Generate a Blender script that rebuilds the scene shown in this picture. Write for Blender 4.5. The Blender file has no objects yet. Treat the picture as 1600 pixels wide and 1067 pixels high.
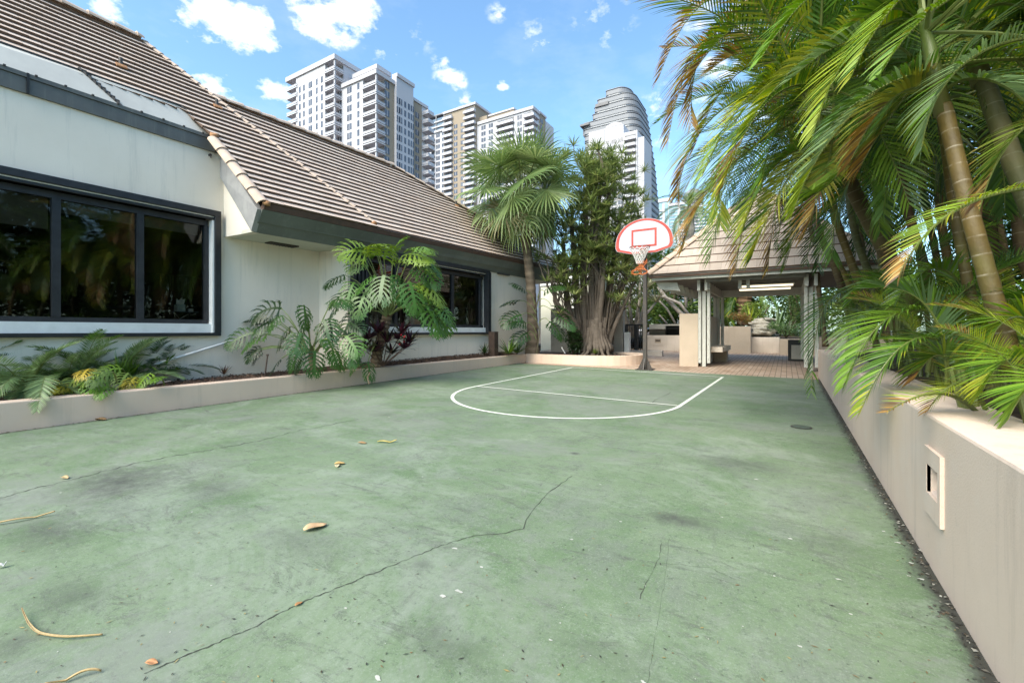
import bpy, math, random
from mathutils import Vector, Matrix, Quaternion, noise as mnoise
rnd = random.Random(7)
R = math.radians
scene = bpy.context.scene
COL = scene.collection

# ---------------- camera, sky, sun, exposure ----------------
H = 1.17; F = 700.0; HZ = 517.0; TH = R(31.5)
SN, CS = math.sin(TH), math.cos(TH)
cam = bpy.data.cameras.new('camera'); co = bpy.data.objects.new('camera', cam); COL.objects.link(co)
co.location = (0, 0, H); co.rotation_euler = (R(90), 0, TH)
cam.sensor_width = 36; cam.lens = F*36/1600; cam.shift_y = -(533.5-HZ)/1600
cam.clip_start = 0.05; cam.clip_end = 3000
scene.camera = co
SUN_EL = R(43); SUN_AZ = TH + R(140)      # direction towards the sun, measured from +Y towards -X
world = bpy.data.worlds.new("World"); scene.world = world; world.use_nodes = True
sund = Vector((-math.sin(SUN_AZ)*math.cos(SUN_EL), math.cos(SUN_AZ)*math.cos(SUN_EL), math.sin(SUN_EL)))
sl = bpy.data.lights.new('sun', 'SUN'); sl.energy = 2.6; sl.angle = R(48); sl.color = (1, .90, .74)
so = bpy.data.objects.new('sun', sl); COL.objects.link(so)
so.rotation_euler = (-sund).to_track_quat('-Z', 'Y').to_euler()
scene.view_settings.view_transform = 'Standard'; scene.view_settings.look = 'None'
scene.view_settings.exposure = 1.47; scene.view_settings.gamma = 1
scene.render.engine = 'CYCLES'

def ray(px, py):                                   # direction with unit depth
    r = (px-800)/F; u = (HZ-py)/F
    return Vector((r*CS-SN, r*SN+CS, u))
def P(px, py, t): return Vector((0, 0, H)) + ray(px, py)*t
def gz(x, y): return -.00896*x + .01462*y          # the court rises gently away from here
def G(px, py):
    t = F*H/(py-505.0); p = P(px, py, t); p.z = gz(p.x, p.y); return p
def onX(px, py, X): d = ray(px, py); return Vector((0, 0, H)) + d*(X/d.x)
def onY(px, py, Y): d = ray(px, py); return Vector((0, 0, H)) + d*(Y/d.y)

def sky_nodes():
    nt = world.node_tree; N = nt.nodes; L = nt.links; N.clear()
    out = N.new('ShaderNodeOutputWorld'); bg = N.new('ShaderNodeBackground')
    sky = N.new('ShaderNodeTexSky'); sky.sky_type = 'NISHITA'; sky.sun_disc = False
    sky.sun_elevation = SUN_EL; sky.sun_rotation = -SUN_AZ; sky.air_density = 1.0; sky.dust_density = 1.2; sky.ozone_density = .35
    bg.inputs[1].default_value = 0.12
    tc = N.new('ShaderNodeTexCoord')
    def math_(op, a, b=None, c=None, clamp=False):
        m = N.new('ShaderNodeMath'); m.operation = op; m.use_clamp = clamp
        for i, v in enumerate((a, b, c)):
            if v is None: continue
            if isinstance(v, (int, float)): m.inputs[i].default_value = v
            else: L.new(v, m.inputs[i])
        return m.outputs[0]
    nz = N.new('ShaderNodeTexNoise'); nz.inputs['Scale'].default_value = 20; nz.inputs['Detail'].default_value = 8; nz.inputs['Roughness'].default_value = .62
    mp = N.new('ShaderNodeMapping'); mp.inputs['Scale'].default_value = (1, 1, 1.7)
    L.new(tc.outputs['Generated'], mp.inputs[0]); L.new(mp.outputs[0], nz.inputs['Vector'])
    nrm = N.new('ShaderNodeVectorMath'); nrm.operation = 'NORMALIZE'; L.new(tc.outputs['Generated'], nrm.inputs[0])
    total = None
    blobs = [(355,30,.085,1.1),(395,45,.075,1.1),(300,38,.06,.6),(505,28,.085,1.25),(550,22,.065,1.2),(535,52,.03,.7),(335,138,.055,1.0),(425,142,.045,.95),
             (703,127,.045,.75),(785,134,.02,.55),(175,5,.05,.9),(935,42,.10,.16),(850,62,.08,.2),(778,20,.03,.25),(600,85,.05,.2),(655,60,.05,.12),
             (1060,180,.12,.35),(1180,40,.2,.5),(1400,100,.3,.7),(720,160,.04,.4),(690,100,.03,.4)]
    for px, py, rad, st in blobs:
        d = ray(px, py).normalized()
        sb = N.new('ShaderNodeVectorMath'); sb.operation = 'SUBTRACT'; L.new(nrm.outputs[0], sb.inputs[0]); sb.inputs[1].default_value = d
        sc = N.new('ShaderNodeVectorMath'); sc.operation = 'MULTIPLY'; L.new(sb.outputs[0], sc.inputs[0]); sc.inputs[1].default_value = (1, 1, 1.5)
        ln = N.new('ShaderNodeVectorMath'); ln.operation = 'LENGTH'; L.new(sc.outputs[0], ln.inputs[0])
        m = math_('MULTIPLY_ADD', ln.outputs['Value'], -1.0/(rad*.86), 1.0, clamp=True)
        m = math_('MULTIPLY', m, st)
        total = m if total is None else math_('MAXIMUM', total, m)
    # noise erodes the blobs
    a = math_('MULTIPLY_ADD', nz.outputs['Fac'], 3.6, -2.1)
    s = math_('ADD', math_('MULTIPLY', total, 1.35), a)
    s = math_('MULTIPLY', s, 1.25, clamp=True)
    gate = math_('MULTIPLY', total, 6.0, clamp=True)
    cl = math_('MULTIPLY', s, gate)
    n2 = N.new('ShaderNodeTexNoise'); n2.inputs['Scale'].default_value = 4.5; n2.inputs['Detail'].default_value = 6; n2.inputs['Roughness'].default_value = .6
    m2 = N.new('ShaderNodeMapping'); m2.inputs['Scale'].default_value = (1, 1, 2.5); m2.inputs['Location'].default_value = (3, 1, 2)
    L.new(tc.outputs['Generated'], m2.inputs[0]); L.new(m2.outputs[0], n2.inputs['Vector'])
    thin = math_('MULTIPLY_ADD', n2.outputs['Fac'], 1.6, -.75, clamp=True)
    thin = math_('MULTIPLY', thin, .26)
    cl = math_('MAXIMUM', cl, thin)
    tint = N.new('ShaderNodeMixRGB'); tint.blend_type = 'MULTIPLY'; tint.inputs[0].default_value = 1
    L.new(sky.outputs[0], tint.inputs[1]); tint.inputs[2].default_value = (.82, 1.05, 1.12, 1)
    mix = N.new('ShaderNodeMixRGB'); L.new(cl, mix.inputs[0]); L.new(tint.outputs[0], mix.inputs[1]); mix.inputs[2].default_value = (5.2, 5.2, 5.2, 1)
    L.new(mix.outputs[0], bg.inputs[0]); L.new(bg.outputs[0], out.inputs[0])
sky_nodes()

# ---------------- helpers ----------------
def tag(o, label=None, cat=None, group=None, kind=None):
    if label: o['label'] = label
    if cat: o['category'] = cat
    if group: o['group'] = group
    if kind: o['kind'] = kind
    return o
def thing(name, label, cat, loc=(0, 0, 0), group=None):
    o = bpy.data.objects.new(name, None); COL.objects.link(o); o.location = loc
    o.empty_display_size = .2
    return tag(o, label, cat, group)

class MB:
    def __init__(s): s.v = []; s.f = []; s.c = []; s.col = (1, 1, 1)
    def add(s, pts, faces, cols=None):
        b = len(s.v)
        s.v += [tuple(p) for p in pts]
        s.c += cols if cols else [s.col]*len(pts)
        s.f += [tuple(b+i for i in f) for f in faces]
    def quad(s, a, b, c, d, cols=None): s.add([a, b, c, d], [(0, 1, 2, 3)], cols)
    def box(s, x0, x1, y0, y1, z0, z1):
        p = [(x, y, z) for z in (z0, z1) for y in (y0, y1) for x in (x0, x1)]
        s.add(p, [(0, 2, 3, 1), (4, 5, 7, 6), (0, 1, 5, 4), (2, 6, 7, 3), (0, 4, 6, 2), (1, 3, 7, 5)])
    def hexa(s, lo, hi):     # lo, hi: 4 points each, same winding
        s.add(list(lo)+list(hi), [(3, 2, 1, 0), (4, 5, 6, 7), (0, 1, 5, 4), (1, 2, 6, 5), (2, 3, 7, 6), (3, 0, 4, 7)])
    def bar(s, a, b, w, h, up=(0, 0, 1)):
        a, b = Vector(a), Vector(b); d = (b-a).normalized(); S = d.cross(Vector(up))
        if S.length < 1e-4: S = d.cross(Vector((0, 1, 0)))
        S.normalize(); U = S.cross(d).normalized()
        lo = [a-S*w/2-U*h/2, a+S*w/2-U*h/2, a+S*w/2+U*h/2, a-S*w/2+U*h/2]
        hi = [p+(b-a) for p in lo]
        s.hexa(lo, hi)
    def tube(s, pts, rads, n=8, cap=True, cols=None):
        pts = [Vector(p) for p in pts]
        if isinstance(rads, (int, float)): rads = [rads]*len(pts)
        b = len(s.v); prev = None
        for i, p in enumerate(pts):
            d = (pts[min(i+1, len(pts)-1)]-pts[max(i-1, 0)]).normalized()
            if prev is None:
                S = d.orthogonal().normalized()
            else:
                S = (prev - d*prev.dot(d))
                S = S.normalized() if S.length > 1e-5 else d.orthogonal().normalized()
            prev = S; U = d.cross(S)
            cc = cols[i] if cols else s.col
            for k in range(n):
                a = 2*math.pi*k/n
                s.v.append(tuple(p+(S*math.cos(a)+U*math.sin(a))*rads[i])); s.c.append(cc)
        for i in range(len(pts)-1):
            for k in range(n):
                a0 = b+i*n+k; a1 = b+i*n+(k+1) % n
                s.f.append((a0, a1, a1+n, a0+n))
        if cap:
            s.f.append(tuple(b+k for k in range(n))[::-1]); s.f.append(tuple(b+(len(pts)-1)*n+k for k in range(n)))
    def extr(s, poly, z0, z1):  # polygon in xy
        n = len(poly)
        s.add([(x, y, z0) for x, y in poly]+[(x, y, z1) for x, y in poly],
              [tuple(range(n))[::-1], tuple(range(n, 2*n))]+[(i, (i+1) % n, n+(i+1) % n, n+i) for i in range(n)])
    def mesh(s, name, m, smooth=False):
        me = bpy.data.meshes.new(name); me.from_pydata(s.v, [], s.f); me.materials.append(m)
        ca = me.color_attributes.new('tint', 'FLOAT_COLOR', 'POINT')
        buf = []
        for c in s.c: buf += [c[0], c[1], c[2], 1.0]
        ca.data.foreach_set('color', buf)
        if smooth: me.polygons.foreach_set('use_smooth', [True]*len(me.polygons))
        me.update(); return me
    def build(s, name, m, parent=None, smooth=False, bevel=0):
        me = s.mesh(name, m, smooth)
        return link(name, me, parent, bevel)
def link(name, me, parent=None, bevel=0):
    o = bpy.data.objects.new(name, me); COL.objects.link(o)
    if parent:
        o.parent = parent; o.matrix_parent_inverse = Matrix.Translation(-Vector(parent.location))
    if bevel:
        b = o.modifiers.new('bevel', 'BEVEL'); b.width = bevel; b.segments = 2; b.limit_method = 'ANGLE'
    return o

# ---------------- materials ----------------
def mat(name, base, rough=.6, metal=0, spec=.5, var=None, vscale=4, vdetail=6, bump=0, bscale=40, streak=None, attr=None, trans=0, emis=None, coords='Object', rvar=0, blotch=None, ring=False):
    m = bpy.data.materials.new(name); m.use_nodes = True
    nt = m.node_tree; N = nt.nodes; L = nt.links
    b = N['Principled BSDF']; out = N['Material Output']
    b.inputs['Roughness'].default_value = rough; b.inputs['Metallic'].default_value = metal
    b.inputs['Specular IOR Level'].default_value = spec
    geo = N.new('ShaderNodeNewGeometry')
    src = geo.outputs['Position']
    col = None
    if attr:
        at = N.new('ShaderNodeVertexColor'); at.layer_name = 'tint'; col = at.outputs[0]
        if base is not None:
            mm = N.new('ShaderNodeMixRGB'); mm.blend_type = 'MULTIPLY'; mm.inputs[0].default_value = 1
            L.new(col, mm.inputs[1]); mm.inputs[2].default_value = (*base, 1); col = mm.outputs[0]
    else:
        rgb = N.new('ShaderNodeRGB'); rgb.outputs[0].default_value = (*base, 1); col = rgb.outputs[0]
    def noise(scale, detail=6, sc=(1, 1, 1), rough_=.6):
        n = N.new('ShaderNodeTexNoise'); n.inputs['Scale'].default_value = scale; n.inputs['Detail'].default_value = detail; n.inputs['Roughness'].default_value = rough_
        mp = N.new('ShaderNodeMapping'); mp.inputs['Scale'].default_value = sc
        L.new(src, mp.inputs[0]); L.new(mp.outputs[0], n.inputs['Vector']); return n.outputs['Fac']
    def ramp(fac, a, b_):
        r = N.new('ShaderNodeMapRange'); r.inputs[1].default_value = a; r.inputs[2].default_value = b_; L.new(fac, r.inputs[0]); return r.outputs[0]
    def mixc(fac, c1, c2, k=1.0):
        x = N.new('ShaderNodeMixRGB')
        if k != 1.0:
            mu = N.new('ShaderNodeMath'); mu.operation = 'MULTIPLY'; L.new(fac, mu.inputs[0]); mu.inputs[1].default_value = k; fac = mu.outputs[0]
        L.new(fac, x.inputs[0]); L.new(c1, x.inputs[1])
        if isinstance(c2, tuple): x.inputs[2].default_value = (*c2, 1)
        else: L.new(c2, x.inputs[2])
        return x.outputs[0]
    if var: col = mixc(ramp(noise(vscale, vdetail), .35, .7), col, var)
    if blotch: # (colour, scale, lo, hi, strength)
        for bc, bs, lo, hi, st in blotch: col = mixc(ramp(noise(bs, 7, rough_=.7), lo, hi), col, bc, st)
    if streak: # vertical rain streaks (colour, strength)
        col = mixc(ramp(noise(1.0, 9, (7, 7, .5), .72), .54, .72), col, streak[0], streak[1])
    if ring:
        sp = N.new('ShaderNodeSeparateColor'); at = N.new('ShaderNodeVertexColor'); at.layer_name = 'tint'; L.new(at.outputs[0], sp.inputs[0])
        fr = N.new('ShaderNodeMath'); fr.operation = 'FRACT'
        ad = N.new('ShaderNodeMath'); ad.operation = 'ADD'; L.new(sp.outputs[2], ad.inputs[0])
        nn = N.new('ShaderNodeMath'); nn.operation = 'MULTIPLY'; L.new(noise(6, 3), nn.inputs[0]); nn.inputs[1].default_value = .22; L.new(nn.outputs[0], ad.inputs[1])
        L.new(ad.outputs[0], fr.inputs[0])
        tri = ramp(fr.outputs[0], .89, .96)
        nz = ramp(noise(22, 3), .35, .6)
        mu = N.new('ShaderNodeMath'); mu.operation = 'MULTIPLY'; L.new(tri, mu.inputs[0]); L.new(nz, mu.inputs[1])
        rgb2 = N.new('ShaderNodeRGB'); rgb2.outputs[0].default_value = (*base, 1)
        col = mixc(ramp(noise(5, 5), .35, .65), rgb2.outputs[0], ring[0]); col = mixc(ramp(noise(2.2, 5), .5, .68), col, ring[1], .8)
        col = mixc(mu.outputs[0], col, ring[2], .5)
    L.new(col, b.inputs['Base Color'])
    if bump:
        bn = N.new('ShaderNodeBump'); bn.inputs['Strength'].default_value = bump; bn.inputs['Distance'].default_value = .01
        L.new(noise(bscale, 6), bn.inputs['Height']); L.new(bn.outputs[0], b.inputs['Normal'])
    if emis:
        b.inputs['Emission Color'].default_value = (*emis[0], 1); b.inputs['Emission Strength'].default_value = emis[1]
    if trans:
        tr = N.new('ShaderNodeBsdfTranslucent'); hs = N.new('ShaderNodeHueSaturation'); hs.inputs['Value'].default_value = 1.5; hs.inputs['Saturation'].default_value = 1.1; hs.inputs['Hue'].default_value = .492
        L.new(col, hs.inputs['Color']); L.new(hs.outputs[0], tr.inputs[0])
        mx = N.new('ShaderNodeMixShader'); mx.inputs[0].default_value = trans
        L.new(b.outputs[0], mx.inputs[1]); L.new(tr.outputs[0], mx.inputs[2]); L.new(mx.outputs[0], out.inputs[0])
    return m

def glass_mat(name, tintc=(.5, .52, .5), refl=1.45, rough=.02):
    m = bpy.data.materials.new(name); m.use_nodes = True; nt = m.node_tree; N = nt.nodes; L = nt.links; N.clear()
    out = N.new('ShaderNodeOutputMaterial'); t = N.new('ShaderNodeBsdfTransparent'); t.inputs[0].default_value = (*tintc, 1)
    g = N.new('ShaderNodeBsdfGlossy'); g.inputs['Roughness'].default_value = rough; g.inputs[0].default_value = (.9, .92, .9, 1)
    fr = N.new('ShaderNodeFresnel'); fr.inputs[0].default_value = refl
    mx = N.new('ShaderNodeMixShader'); L.new(fr.outputs[0], mx.inputs[0]); L.new(t.outputs[0], mx.inputs[1]); L.new(g.outputs[0], mx.inputs[2]); L.new(mx.outputs[0], out.inputs[0])
    return m

M = {}
M['stucco'] = mat('stucco_white', (.82, .74, .635), .9, spec=.2, var=(.77, .69, .585), vscale=1.2, bump=.25, bscale=90, streak=((.40, .385, .34), .34))
M['planter'] = mat('stucco_beige', (.66, .51, .405), .92, spec=.2, var=(.59, .45, .355), vscale=1.5, bump=.25, bscale=120, streak=((.33, .26, .20), .3), blotch=[((.62, .52, .44), 3, .5, .75, .5)])
M['wallpink'] = mat('stucco_pink_beige', (.67, .535, .44), .92, spec=.2, var=(.61, .48, .39), vscale=1.2, bump=.3, bscale=110, streak=((.33, .265, .22), .42), blotch=[((.64, .56, .50), 2.5, .5, .75, .5), ((.40, .33, .27), 14, .62, .8, .35)])
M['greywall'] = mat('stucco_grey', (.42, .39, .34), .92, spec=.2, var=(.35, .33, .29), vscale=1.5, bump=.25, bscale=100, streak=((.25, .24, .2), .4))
M['tanwall'] = mat('stucco_tan', (.50, .41, .32), .92, spec=.2, var=(.44, .36, .28), vscale=1.5, bump=.25, bscale=100, streak=((.3, .24, .18), .35))
M['palewall'] = mat('stucco_pale', (.62, .54, .47), .92, spec=.2, var=(.52, .45, .38), vscale=2, bump=.2, bscale=100, streak=((.35, .3, .25), .3))
M['fascia'] = mat('fascia_green_grey', (.155, .17, .155), .7, var=(.12, .13, .12), vscale=2, bump=.12, bscale=30, streak=((.24, .25, .24), .4))
M['rake'] = mat('rake_grey', (.33, .33, .33), .75, var=(.23, .23, .24), vscale=3, bump=.15, bscale=30, streak=((.16, .16, .16), .4))
M['coping'] = mat('coping_grey_metal', (.125, .125, .115), .55, spec=.5, var=(.09, .09, .085), vscale=3, bump=.1, bscale=15, streak=((.25, .24, .21), .5))
M['soffit'] = mat('soffit_cream', (.60, .59, .50), .9, spec=.2, var=(.54, .53, .44), vscale=2)
M['tile'] = mat('clay_tile', (1, 1, 1), .85, spec=.25, attr=True, var=None, bump=.35, bscale=60, blotch=[((.30, .235, .19), 2.5, .55, .75, .4), ((.60, .50, .43), 9, .55, .8, .35), ((.22, .19, .16), 16, .62, .75, .4)])
M['cap'] = mat('ridge_cap_tile', (.56, .43, .345), .8, spec=.3, var=(.47, .36, .28), vscale=6, bump=.2, bscale=50, blotch=[((.28, .15, .07), 5, .62, .78, .6)])
M['mortar'] = mat('orange_brown_mortar', (.42, .22, .10), .9, var=(.25, .12, .06), vscale=12, bump=.5, bscale=50)
M['drip'] = mat('brown_eave_edge', (.075, .045, .032), .7, var=(.12, .06, .04), vscale=5)
M['frame'] = mat('dark_window_frame', (.017, .018, .021), .45, spec=.4, var=(.03, .032, .036), vscale=6, bump=.05, bscale=20)
M['black'] = mat('matt_black', (.012, .012, .012), .6)
M['rubber'] = mat('dark_metal', (.03, .028, .027), .55, var=(.06, .045, .035), vscale=14, bump=.1)
M['glass'] = glass_mat('window_glass', (.55, .56, .52), 1.62)
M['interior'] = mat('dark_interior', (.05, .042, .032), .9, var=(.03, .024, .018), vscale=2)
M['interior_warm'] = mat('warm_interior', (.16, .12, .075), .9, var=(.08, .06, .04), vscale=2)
M['white'] = mat('white_paint', (.78, .78, .77), .5, var=(.68, .68, .66), vscale=6)
M['whitewood'] = mat('white_painted_wood', (.50, .50, .46), .75, var=(.42, .42, .38), vscale=8, bump=.2, bscale=60, streak=((.22, .22, .18), .45))
M['shadedwood'] = mat('shaded_timber', (.20, .19, .17), .8, var=(.14, .13, .12), vscale=5, bump=.2, bscale=60)  # timber colour darkened to stand for the shade under the pavilion roof
M['skylight'] = mat('milky_skylight', (.52, .50, .45), .7, var=(.45, .43, .39), vscale=2.5, bump=.05, bscale=10, streak=((.5, .48, .45), .25))
M['mulch'] = mat('bark_mulch', (.045, .027, .018), .95, var=(.10, .06, .04), vscale=40, bump=1, bscale=60)
M['chips'] = mat('bark_chips', None, .95, attr=True, bump=.4, bscale=60)
M['leaf'] = mat('leaf', None, .42, spec=.5, attr=True, trans=.28)
M['leafdark'] = mat('leaf_dark', None, .38, spec=.45, attr=True, trans=.12)
M['leafmatte'] = mat('leaf_matte', None, .6, spec=.3, attr=True, trans=.3)
M['bark'] = mat('bark', None, .9, spec=.2, attr=True, bump=.9, bscale=28, blotch=[((.05, .035, .025), 9, .5, .7, .6), ((.30, .27, .23), 14, .6, .75, .4)])
M['palmtrunk'] = mat('areca_trunk', (.13, .085, .018), .6, bump=.5, bscale=24, ring=((.075, .05, .014), (.155, .13, .03), (.42, .36, .27)))
M['palmtrunk_dark'] = mat('areca_trunk_dark', (.085, .052, .022), .75, bump=.35, bscale=30, ring=((.06, .035, .016), (.13, .10, .04), (.30, .25, .18)))
M['palmtrunk_green'] = mat('areca_trunk_green', (.10, .105, .035), .65, bump=.3, bscale=30, ring=((.07, .07, .028), (.14, .12, .05), (.27, .26, .18)))
M['litter'] = mat('dry_leaf', None, .7, attr=True, bump=.2, bscale=60)
M['red'] = mat('red_paint', (.34, .03, .02), .6, var=(.40, .06, .035), vscale=8)
M['board'] = mat('white_backboard', (.40, .42, .49), .45, var=(.36, .375, .44), vscale=5, blotch=[((.5, .48, .45), 12, .6, .8, .3)])
M['orange'] = mat('orange_nylon', (.55, .15, .04), .7)
M['netw'] = mat('white_nylon', (.62, .60, .58), .8)
M['twhite'] = mat('tower_white', (.47, .465, .495), .85, spec=.2, var=(.42, .415, .45), vscale=.05)
M['ttaupe'] = mat('tower_taupe', (.30, .245, .19), .85, spec=.2, var=(.27, .225, .175), vscale=.05)
M['twin'] = mat('tower_window', (.05, .055, .075), .18, spec=.6, var=(.11, .12, .15), vscale=.35, vdetail=1)
M['tdark'] = mat('tower_dark_grey', (.20, .195, .20), .8, var=(.15, .145, .15), vscale=.3)
M['trail'] = mat('tower_railing', (.44, .44, .48), .6)
M['tglass'] = mat('curtain_glass', (.09, .115, .15), .2, spec=.6, var=(.18, .21, .25), vscale=.12, vdetail=3)
M['tglassb'] = mat('teal_curtain_glass', (.13, .24, .29), .15, spec=.7, var=(.28, .42, .46), vscale=.2, vdetail=1)
M['tglassd'] = mat('dark_curtain_glass', (.10, .14, .19), .15, spec=.7, var=(.18, .23, .28), vscale=.1)
M['tslab'] = mat('tower_slab', (.20, .205, .225), .6)
M['lamp'] = mat('fluorescent_tube', (.9, .87, .75), .4, emis=((1, .86, .62), .55))
# ---------------- ground, court, paving ----------------
def court_material():
    m = bpy.data.materials.new('green_court_paint'); m.use_nodes = True
    nt = m.node_tree; N = nt.nodes; L = nt.links; b = N['Principled BSDF']
    geo = N.new('ShaderNodeNewGeometry'); src = geo.outputs['Position']
    def noise(scale, detail=6, sc=(1, 1, 1), rough=.6, dist=0, rot=0):
        n = N.new('ShaderNodeTexNoise'); n.inputs['Scale'].default_value = scale; n.inputs['Detail'].default_value = detail
        n.inputs['Roughness'].default_value = rough; n.inputs['Distortion'].default_value = dist
        mp = N.new('ShaderNodeMapping'); mp.inputs['Scale'].default_value = sc; mp.inputs['Rotation'].default_value = (0, 0, rot)
        L.new(src, mp.inputs[0]); L.new(mp.outputs[0], n.inputs['Vector']); return n.outputs['Fac']
    def rng(f, a, c, lo=0, hi=1):
        r = N.new('ShaderNodeMapRange'); r.inputs[1].default_value = a; r.inputs[2].default_value = c; r.inputs[3].default_value = lo; r.inputs[4].default_value = hi; L.new(f, r.inputs[0]); return r.outputs[0]
    def ma(op, a, c):
        x = N.new('ShaderNodeMath'); x.operation = op
        for i, v in enumerate((a, c)):
            if isinstance(v, (int, float)): x.inputs[i].default_value = v
            else: L.new(v, x.inputs[i])
        return x.outputs[0]
    def mix(f, a, c):
        x = N.new('ShaderNodeMixRGB')
        L.new(f, x.inputs[0]) if not isinstance(f, float) else None
        for i, v in ((1, a), (2, c)):
            if isinstance(v, tuple): x.inputs[i].default_value = (*v, 1)
            else: L.new(v, x.inputs[i])
        return x.outputs[0]
    col = mix(rng(noise(.8, 12, rough=.74, dist=.4), .40, .60), (.108, .168, .085), (.168, .222, .14))
    col = mix(ma('MULTIPLY', rng(noise(.55, 13, (1, 1.5, 1), .8, .5, .4), .505, .60), .60), col, (.245, .285, .23))    # bleached, worn patches
    col = mix(ma('MULTIPLY', rng(noise(.8, 14, (1.2, 1, 1), .84, .3, 1.0), .50, .60), .60), col, (.15, .17, .145))    # greyed grime
    col = mix(ma('MULTIPLY', rng(noise(2.2, 14, (1, 3.4, 1), .86, .9, .2), .53, .60), .6), col, (.085, .09, .078))      # dark scuffs
    col = mix(ma('MULTIPLY', rng(noise(2.0, 14, (3.2, 1, 1), .86, .7, -.5), .54, .62), .5), col, (.095, .105, .088))
    col = mix(ma('MULTIPLY', rng(noise(7, 12, (1, 1.7, 1), .88), .54, .63), .38), col, (.27, .32, .26))
    col = mix(ma('MULTIPLY', rng(noise(26, 8, rough=.9), .53, .62), .55), col, (.06, .08, .06))
    col = mix(ma('MULTIPLY', rng(noise(90, 4, rough=.9), .54, .66), .45), col, (.30, .34, .28))
    vo = N.new('ShaderNodeTexVoronoi'); vo.inputs['Scale'].default_value = 11; L.new(src, vo.inputs['Vector'])   # pits
    col = mix(ma('MULTIPLY', rng(vo.outputs['Distance'], .075, .035), .75), col, (.055, .06, .05))
    col = mix(ma('MULTIPLY', rng(noise(.42, 12, (1, 1.3, 1), .8, .6, 2.0), .50, .58), .5), col, (.20, .215, .19))
    # single stains where they lie on the court
    wob = noise(3.0, 13, rough=.85); wob2 = noise(14, 12, rough=.92)
    for px, py, rx, ry, st in ((190, 752, .62, .5, .95), (1060, 812, .26, .14, 1.0), (1150, 725, .55, .3, .6), (660, 882, .10, .07, .6), (70, 835, .5, .25, .6), (700, 1010, .3, .16, .5), (470, 850, .5, .2, .45), (840, 560+60, .7, .4, .3), (110, 930, .35, .2, .5),
                               (898, 708, .07, .06, 1.0), (600, 648, .25, .2, .35), (930, 1020, .3, .12, .3), (1300, 850, .3, .3, .35), (330, 760, .6, .25, .4), (20, 1010, .2, .16, .7), (1180, 640, .5, .3, .3)):
        c = G(px, py)
        s = N.new('ShaderNodeVectorMath'); s.operation = 'SUBTRACT'; L.new(src, s.inputs[0]); s.inputs[1].default_value = c
        k = N.new('ShaderNodeVectorMath'); k.operation = 'MULTIPLY'; L.new(s.outputs[0], k.inputs[0]); k.inputs[1].default_value = (1/rx, 1/ry, 0)
        l = N.new('ShaderNodeVectorMath'); l.operation = 'LENGTH'; L.new(k.outputs[0], l.inputs[0])
        f = rng(ma('ADD', l.outputs['Value'], ma('MULTIPLY', ma('ADD', wob, ma('MULTIPLY', wob2, 1.6)), 1.45)), 2.75, 1.85)
        col = mix(ma('MULTIPLY', f, st), col, (.065, .07, .062))
    # dirt and lichen gathered along both side walls
    sep = N.new('ShaderNodeSeparateXYZ'); L.new(src, sep.inputs[0])
    d1 = ma('SUBTRACT', .59, sep.outputs[0])
    f = rng(ma('ADD', d1, ma('MULTIPLY', noise(3.2, 13, rough=.9), -.40)), -.10, -.15)
    col = mix(ma('MULTIPLY', f, .75), col, (.06, .065, .055))
    f = rng(ma('ADD', d1, ma('MULTIPLY', noise(9, 8, rough=.8), -.10)), .005, -.02)
    col = mix(ma('MULTIPLY', f, .9), col, (.045, .043, .036))
    d2 = ma('ADD', ma('ADD', sep.outputs[0], 7.19), ma('MULTIPLY', sep.outputs[1], -.043))
    f = rng(ma('ADD', d2, ma('MULTIPLY', noise(3, 9, rough=.8), -.22)), -.01, -.09)
    col = mix(ma('MULTIPLY', f, .8), col, (.07, .075, .05))
    L.new(col, b.inputs['Base Color'])
    L.new(rng(noise(2, 6), .3, .7, .62, .85), b.inputs['Roughness']); b.inputs['Specular IOR Level'].default_value = .35
    bn = N.new('ShaderNodeBump'); bn.inputs['Strength'].default_value = .25; bn.inputs['Distance'].default_value = .006
    L.new(noise(70, 8, rough=.8), bn.inputs['Height']); L.new(bn.outputs[0], b.inputs['Normal'])
    return m
M['court'] = court_material()

def paver_material():
    m = bpy.data.materials.new('brick_pavers'); m.use_nodes = True
    nt = m.node_tree; N = nt.nodes; L = nt.links; b = N['Principled BSDF']
    geo = N.new('ShaderNodeNewGeometry')
    br = N.new('ShaderNodeTexBrick'); br.offset = 0.5; br.inputs['Scale'].default_value = 1
    br.inputs['Brick Width'].default_value = .22; br.inputs['Row Height'].default_value = .11; br.inputs['Mortar Size'].default_value = .007
    br.inputs['Color1'].default_value = (.40, .285, .21, 1); br.inputs['Color2'].default_value = (.48, .37, .29, 1); br.inputs['Mortar'].default_value = (.17, .13, .10, 1)
    mp = N.new('ShaderNodeMapping'); mp.inputs['Rotation'].default_value = (0, 0, R(90)); L.new(geo.outputs['Position'], mp.inputs[0]); L.new(mp.outputs[0], br.inputs['Vector'])
    nz = N.new('ShaderNodeTexNoise'); nz.inputs['Scale'].default_value = 1.6; nz.inputs['Detail'].default_value = 8; L.new(geo.outputs['Position'], nz.inputs['Vector'])
    mr = N.new('ShaderNodeMapRange'); mr.inputs[1].default_value = .45; mr.inputs[2].default_value = .7; L.new(nz.outputs['Fac'], mr.inputs[0])
    mx = N.new('ShaderNodeMixRGB'); mx.blend_type = 'MULTIPLY'; L.new(mr.outputs[0], mx.inputs[0]); L.new(br.outputs[0], mx.inputs[1]); mx.inputs[2].default_value = (.72, .68, .62, 1)
    L.new(mx.outputs[0], b.inputs['Base Color']); b.inputs['Roughness'].default_value = .85
    return m
M['pavers'] = paver_material()
M['soil'] = mat('dark_soil', (.05, .035, .025), .95, var=(.09, .065, .045), vscale=20, bump=1, bscale=30)

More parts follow.
